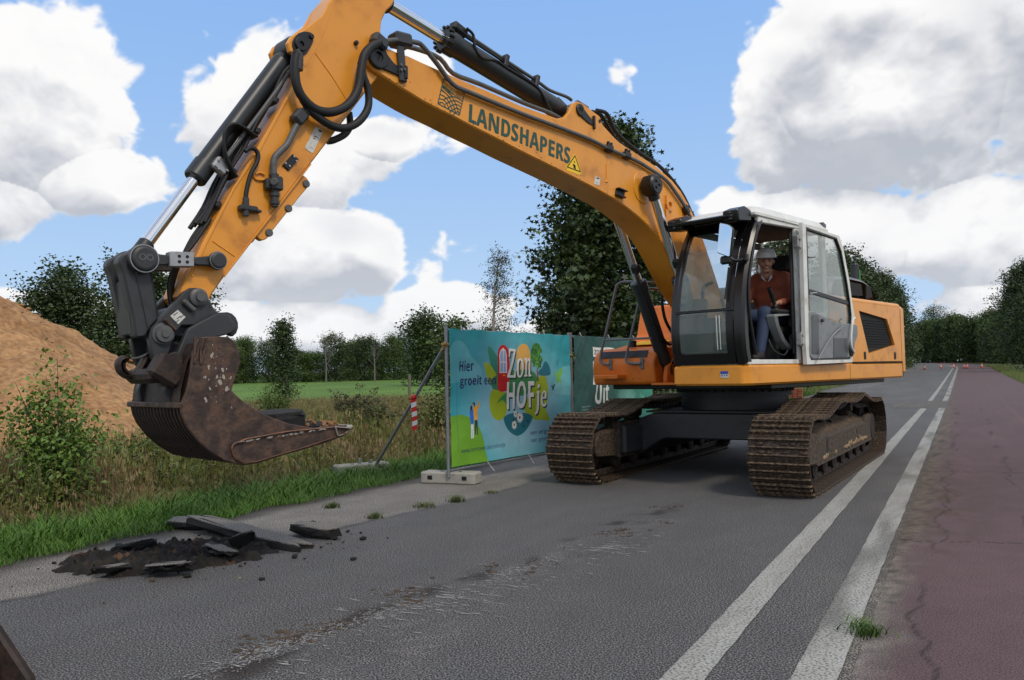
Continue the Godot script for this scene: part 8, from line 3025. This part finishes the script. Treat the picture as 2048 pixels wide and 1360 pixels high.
func scatter(called: String, label: String, category: String, meshes: Array, m: Material, count: int, sd: int, where: Callable, size: Vector2, cols: Array) -> void:
	var r2 := RandomNumberGenerator.new()
	r2.seed = sd
	var lots := []
	var tint := []
	for k in meshes.size():
		lots.append([])
		tint.append([])
	var done := 0
	var tries := 0
	while done < count and tries < count * 12:
		tries += 1
		var q: Array = where.call(r2)   # [x, z, keep, scale]
		if r2.randf() > q[2]:
			continue
		var k := r2.randi() % meshes.size()
		var s: float = r2.randf_range(size.x, size.y) * q[3]
		lots[k].append(Transform3D(Basis(Vector3.UP, r2.randf() * TAU).scaled(Vector3(s, s * r2.randf_range(0.85, 1.15), s)), Vector3(q[0], gy(q[0], q[1]) - 0.035, q[1])))
		var c: Color = cols[r2.randi() % cols.size()]
		var patch := noise.get_noise_2d(q[0] * 0.45 + sd, q[1] * 0.45)
		c = c.lerp(cols[0] if patch > 0.0 else cols[-1], clampf(absf(patch) * 1.6, 0.0, 0.75))
		tint[k].append(c)
		done += 1
	for k in meshes.size():
		var o := many(called, meshes[k], m, lots[k], tint[k], self, "stuff")
		tag(o, label, category)


func make_plants() -> void:
	# vivid short grass on the verge
	var lush := [Color(0.10, 0.23, 0.022), Color(0.13, 0.285, 0.026), Color(0.155, 0.28, 0.04), Color(0.08, 0.17, 0.026)]
	var straw := [Color(0.23, 0.150, 0.095), Color(0.27, 0.205, 0.10), Color(0.20, 0.150, 0.075), Color(0.15, 0.18, 0.045), Color(0.29, 0.235, 0.12), Color(0.15, 0.185, 0.042)]
	var green := [Color(0.14, 0.20, 0.038), Color(0.18, 0.215, 0.045), Color(0.11, 0.155, 0.036)]
	var edge := func(z: float) -> float: return -6.02 + 0.16 * noise.get_noise_2d(z * 1.1, 2.0) - 0.05
	scatter("verge_grass", "bright green short grass along the left road edge", "grass", [tuft(1, 16, 0.15, 0.05, 0.0045, 0.7), tuft(2, 16, 0.20, 0.06, 0.0045, 0.9), tuft(3, 12, 0.11, 0.05, 0.006, 1.0)], M.blade, 17000, 1,
		func(r2):
			var z: float = 0.5 - pow(r2.randf(), 1.7) * 40.0
			var x: float = edge.call(z) - absf(r2.randfn(0, 0.62)) + 0.06
			return [x, z, 1.0, 0.7 + 0.5 * smoothstep(0.0, 0.5, edge.call(z) - x)], Vector2(0.7, 1.25), lush)
	# tall dry grasses of the waste ground
	var tall := [tuft(5, 15, 0.58, 0.08, 0.0035, 0.35, 0.5), tuft(6, 13, 0.48, 0.10, 0.0032, 0.5, 0.6), tuft(7, 14, 0.40, 0.09, 0.0045, 0.6, 0.2)]
	scatter("tall_grass", "tall dry straw-coloured grass on the waste ground", "grass", tall, M.blade, 21000, 2,
		func(r2):
			var a := deg_to_rad(lerpf(-76.0, -22.0, r2.randf()))
			var d: float = 6.4 + pow(r2.randf(), 1.6) * 34.0
			var x := sin(a) * d
			var z := -cos(a) * d
			var keep := smoothstep(-6.7, -7.4, x)
			if Vector2(x + 16.8, z + 7.6).length() < 6.2:
				keep = 0.0
			if Vector2(x + 6.92, z + 7.9).length() < 0.55 or Vector2(x + 7.8, z + 4.3).length() < 0.6:
				keep = 0.0
			return [x, z, keep, 0.55 + 0.45 * smoothstep(-7.0, -9.0, x) - 0.30 * smoothstep(13.0, 24.0, d)], Vector2(0.7, 1.25), straw)
	scatter("weeds", "leafy green and yellowing weeds among the dry grass", "weeds", [weed(8, 0.58, 0.06), weed(9, 0.45, 0.05), weed(10, 0.66, 0.055)], M.leaf, 1700, 3,
		func(r2):
			var a := deg_to_rad(lerpf(-76.0, -22.0, r2.randf()))
			var d: float = 7.2 + pow(r2.randf(), 1.5) * 30.0
			var x := sin(a) * d
			var z := -cos(a) * d
			var keep := smoothstep(-7.0, -7.6, x) * smoothstep(-0.25, 0.35, noise.get_noise_2d(x * 0.5 + 7.0, z * 0.5))
			if Vector2(x + 16.8, z + 7.6).length() < 6.2:
				keep = 0.0
			return [x, z, keep, 0.95 - 0.3 * smoothstep(13.0, 24.0, d)], Vector2(0.7, 1.25), green + [Color(0.15, 0.13, 0.03)])
	# grass beside the far road, left and right
	scatter("roadside_grass", "rough grass on both verges of the far road", "grass", tall, M.blade, 6000, 4,
		func(r2):
			var z: float = -20.0 - pow(r2.randf(), 1.4) * 110.0
			var right: bool = r2.randf() < 0.55
			var x: float = (2.85 + absf(r2.randfn(0, 1.3))) if right else (-6.3 - absf(r2.randfn(0, 1.6)))
			return [x + bend(z), z, 1.0, 0.55 if right else 0.75], Vector2(0.6, 1.1), lush.slice(0, 2) + green + straw.slice(0, 2))
	# saplings and shrubs one can tell apart
	var sap := [
		["leafy willow sapling with tall shoots in front of the sand heap", Vector3(-8.0, 0, -4.6), 1.65, 0.50, 15],
		["shorter bright green sapling left of the tall one, below the sand heap", Vector3(-8.9, 0, -3.7), 0.8, 0.4, 16],
		["green sapling between the tall sapling and the bucket", Vector3(-9.0, 0, -6.3), 0.75, 0.4, 17],
		["dark green shrub under the rear of the bucket", Vector3(-9.6, 0, -8.2), 0.95, 0.55, 18],
		["yellow-green shrub behind the sloping pole", Vector3(-8.6, 0, -11.9), 1.15, 0.55, 19],
		["olive shrub left of the sloping pole, behind the tape", Vector3(-9.7, 0, -11.4), 1.0, 0.6, 20],
		["bright green shrub at the near edge of the meadow, right of the bucket", Vector3(-17.3, 0, -16.2), 1.5, 0.6, 21],
		["brownish shrub in the weeds below the meadow", Vector3(-15.0, 0, -17.0), 1.1, 0.8, 22],
		["green shrub behind the fence, seen between deck and banner", Vector3(-6.2, 0, -15.5), 1.3, 0.8, 23],
		["low green shrub on the verge beyond the far track", Vector3(-6.6, 0, -20.0), 1.0, 0.8, 24],
	]
	var fresh := [leaf_cluster(31, 10, 0.060, 0.07), leaf_cluster(32, 10, 0.055, 0.07)]
	for k in sap.size():
		var d: Array = sap[k]
		var t := thing("shrub", d[0], "shrub", d[1])
		var r2 := RandomNumberGenerator.new()
		r2.seed = d[4]
		var g := Geo.new()
		var xfs := []
		var cc := []
		var cols: Array = [[Color(0.12, 0.21, 0.03), Color(0.15, 0.24, 0.036), Color(0.09, 0.17, 0.028)], [Color(0.15, 0.24, 0.03), Color(0.18, 0.25, 0.035)], [Color(0.07, 0.12, 0.022), Color(0.10, 0.14, 0.03)], [Color(0.04, 0.07, 0.018), Color(0.055, 0.085, 0.02)], [Color(0.09, 0.115, 0.02), Color(0.12, 0.13, 0.025)], [Color(0.06, 0.075, 0.02), Color(0.085, 0.09, 0.025)], [Color(0.085, 0.15, 0.02), Color(0.11, 0.17, 0.03)], [Color(0.075, 0.06, 0.03), Color(0.06, 0.07, 0.025)], [Color(0.05, 0.08, 0.018)], [Color(0.055, 0.095, 0.02)]][k]
		var shoots := 30 if k == 0 else 20
		for s in shoots:
			var a := r2.randf() * TAU
			var e := Vector3(cos(a), 0, sin(a)) * float(d[3]) * sqrt(r2.randf()) + Vector3(0, float(d[2]) * r2.randf_range(0.5, 1.0) * (1.0 if s < 3 else 0.8), 0)
			var b := Vector3(r2.randfn(0, 0.06), 0, r2.randfn(0, 0.06))
			g.tube([b, b.lerp(e, 0.5) + Vector3(0, 0.06, 0), e], [0.010, 0.006, 0.002], 4, false)
			for j in 15:
				var f := r2.randf_range(0.18, 1.02)
				var p := b.lerp(e, f) + Vector3(r2.randfn(0, 0.05), r2.randfn(0, 0.04), r2.randfn(0, 0.05))
				xfs.append(Transform3D(Basis.from_euler(Vector3(r2.randfn(0, 0.4), r2.randf() * TAU, r2.randfn(0, 0.4))).scaled(Vector3.ONE * r2.randf_range(0.7, 1.15)), p))
				cc.append(cols[r2.randi() % cols.size()] * r2.randf_range(0.85, 1.15))
		obj("shoots", g, M.bark, t)
		many("foliage", fresh[k % 2], M.leaf, xfs, cc, t, "stuff")
	# tufts growing in the cracks
	var tm := [tuft(41, 30, 0.10, 0.035, 0.004, 0.9), tuft(42, 26, 0.07, 0.05, 0.004, 1.0)]
	var tufts := [
		["bright green grass tuft between the edge line and the red path", Vector3(-0.46, 0.0, -4.18), 0.95, Color(0.075, 0.15, 0.02)],
		["grass tuft in the road crack nearest the torn patch", Vector3(-4.86, 0.0, -4.98), 0.8, Color(0.08, 0.11, 0.025)],
		["grass tuft in the road crack below the sloping pole", Vector3(-4.72, 0.0, -5.62), 0.75, Color(0.085, 0.12, 0.025)],
		["long grass tuft in the road crack left of the concrete foot", Vector3(-4.66, 0.0, -6.3), 1.0, Color(0.10, 0.13, 0.03)],
		["grass tuft in the road crack in front of the concrete foot", Vector3(-4.55, 0.0, -6.7), 0.9, Color(0.09, 0.13, 0.03)],
		["yellowish grass tuft in the road crack nearest the far track", Vector3(-4.5, 0.0, -7.3), 0.7, Color(0.12, 0.12, 0.04)],
		["small weed on the pale road edge by the verge", Vector3(-5.5, 0.0, -5.9), 0.8, Color(0.07, 0.11, 0.02)],
	]
	for k in tufts.size():
		var q: Array = tufts[k]
		var t := thing("grass_tuft", q[0], "grass tuft", q[1])
		var xfs := []
		var cc := []
		for j in 6:
			xfs.append(Transform3D(Basis(Vector3.UP, j * 1.1).scaled(Vector3.ONE * float(q[2])), Vector3(0.035 * sin(j * 2.3), -0.005, 0.06 * cos(j * 1.7))))
			cc.append(q[3] * (0.8 + 0.08 * j))
		many("blades", tm[k % 2], M.blade, xfs, cc, t, "stuff")
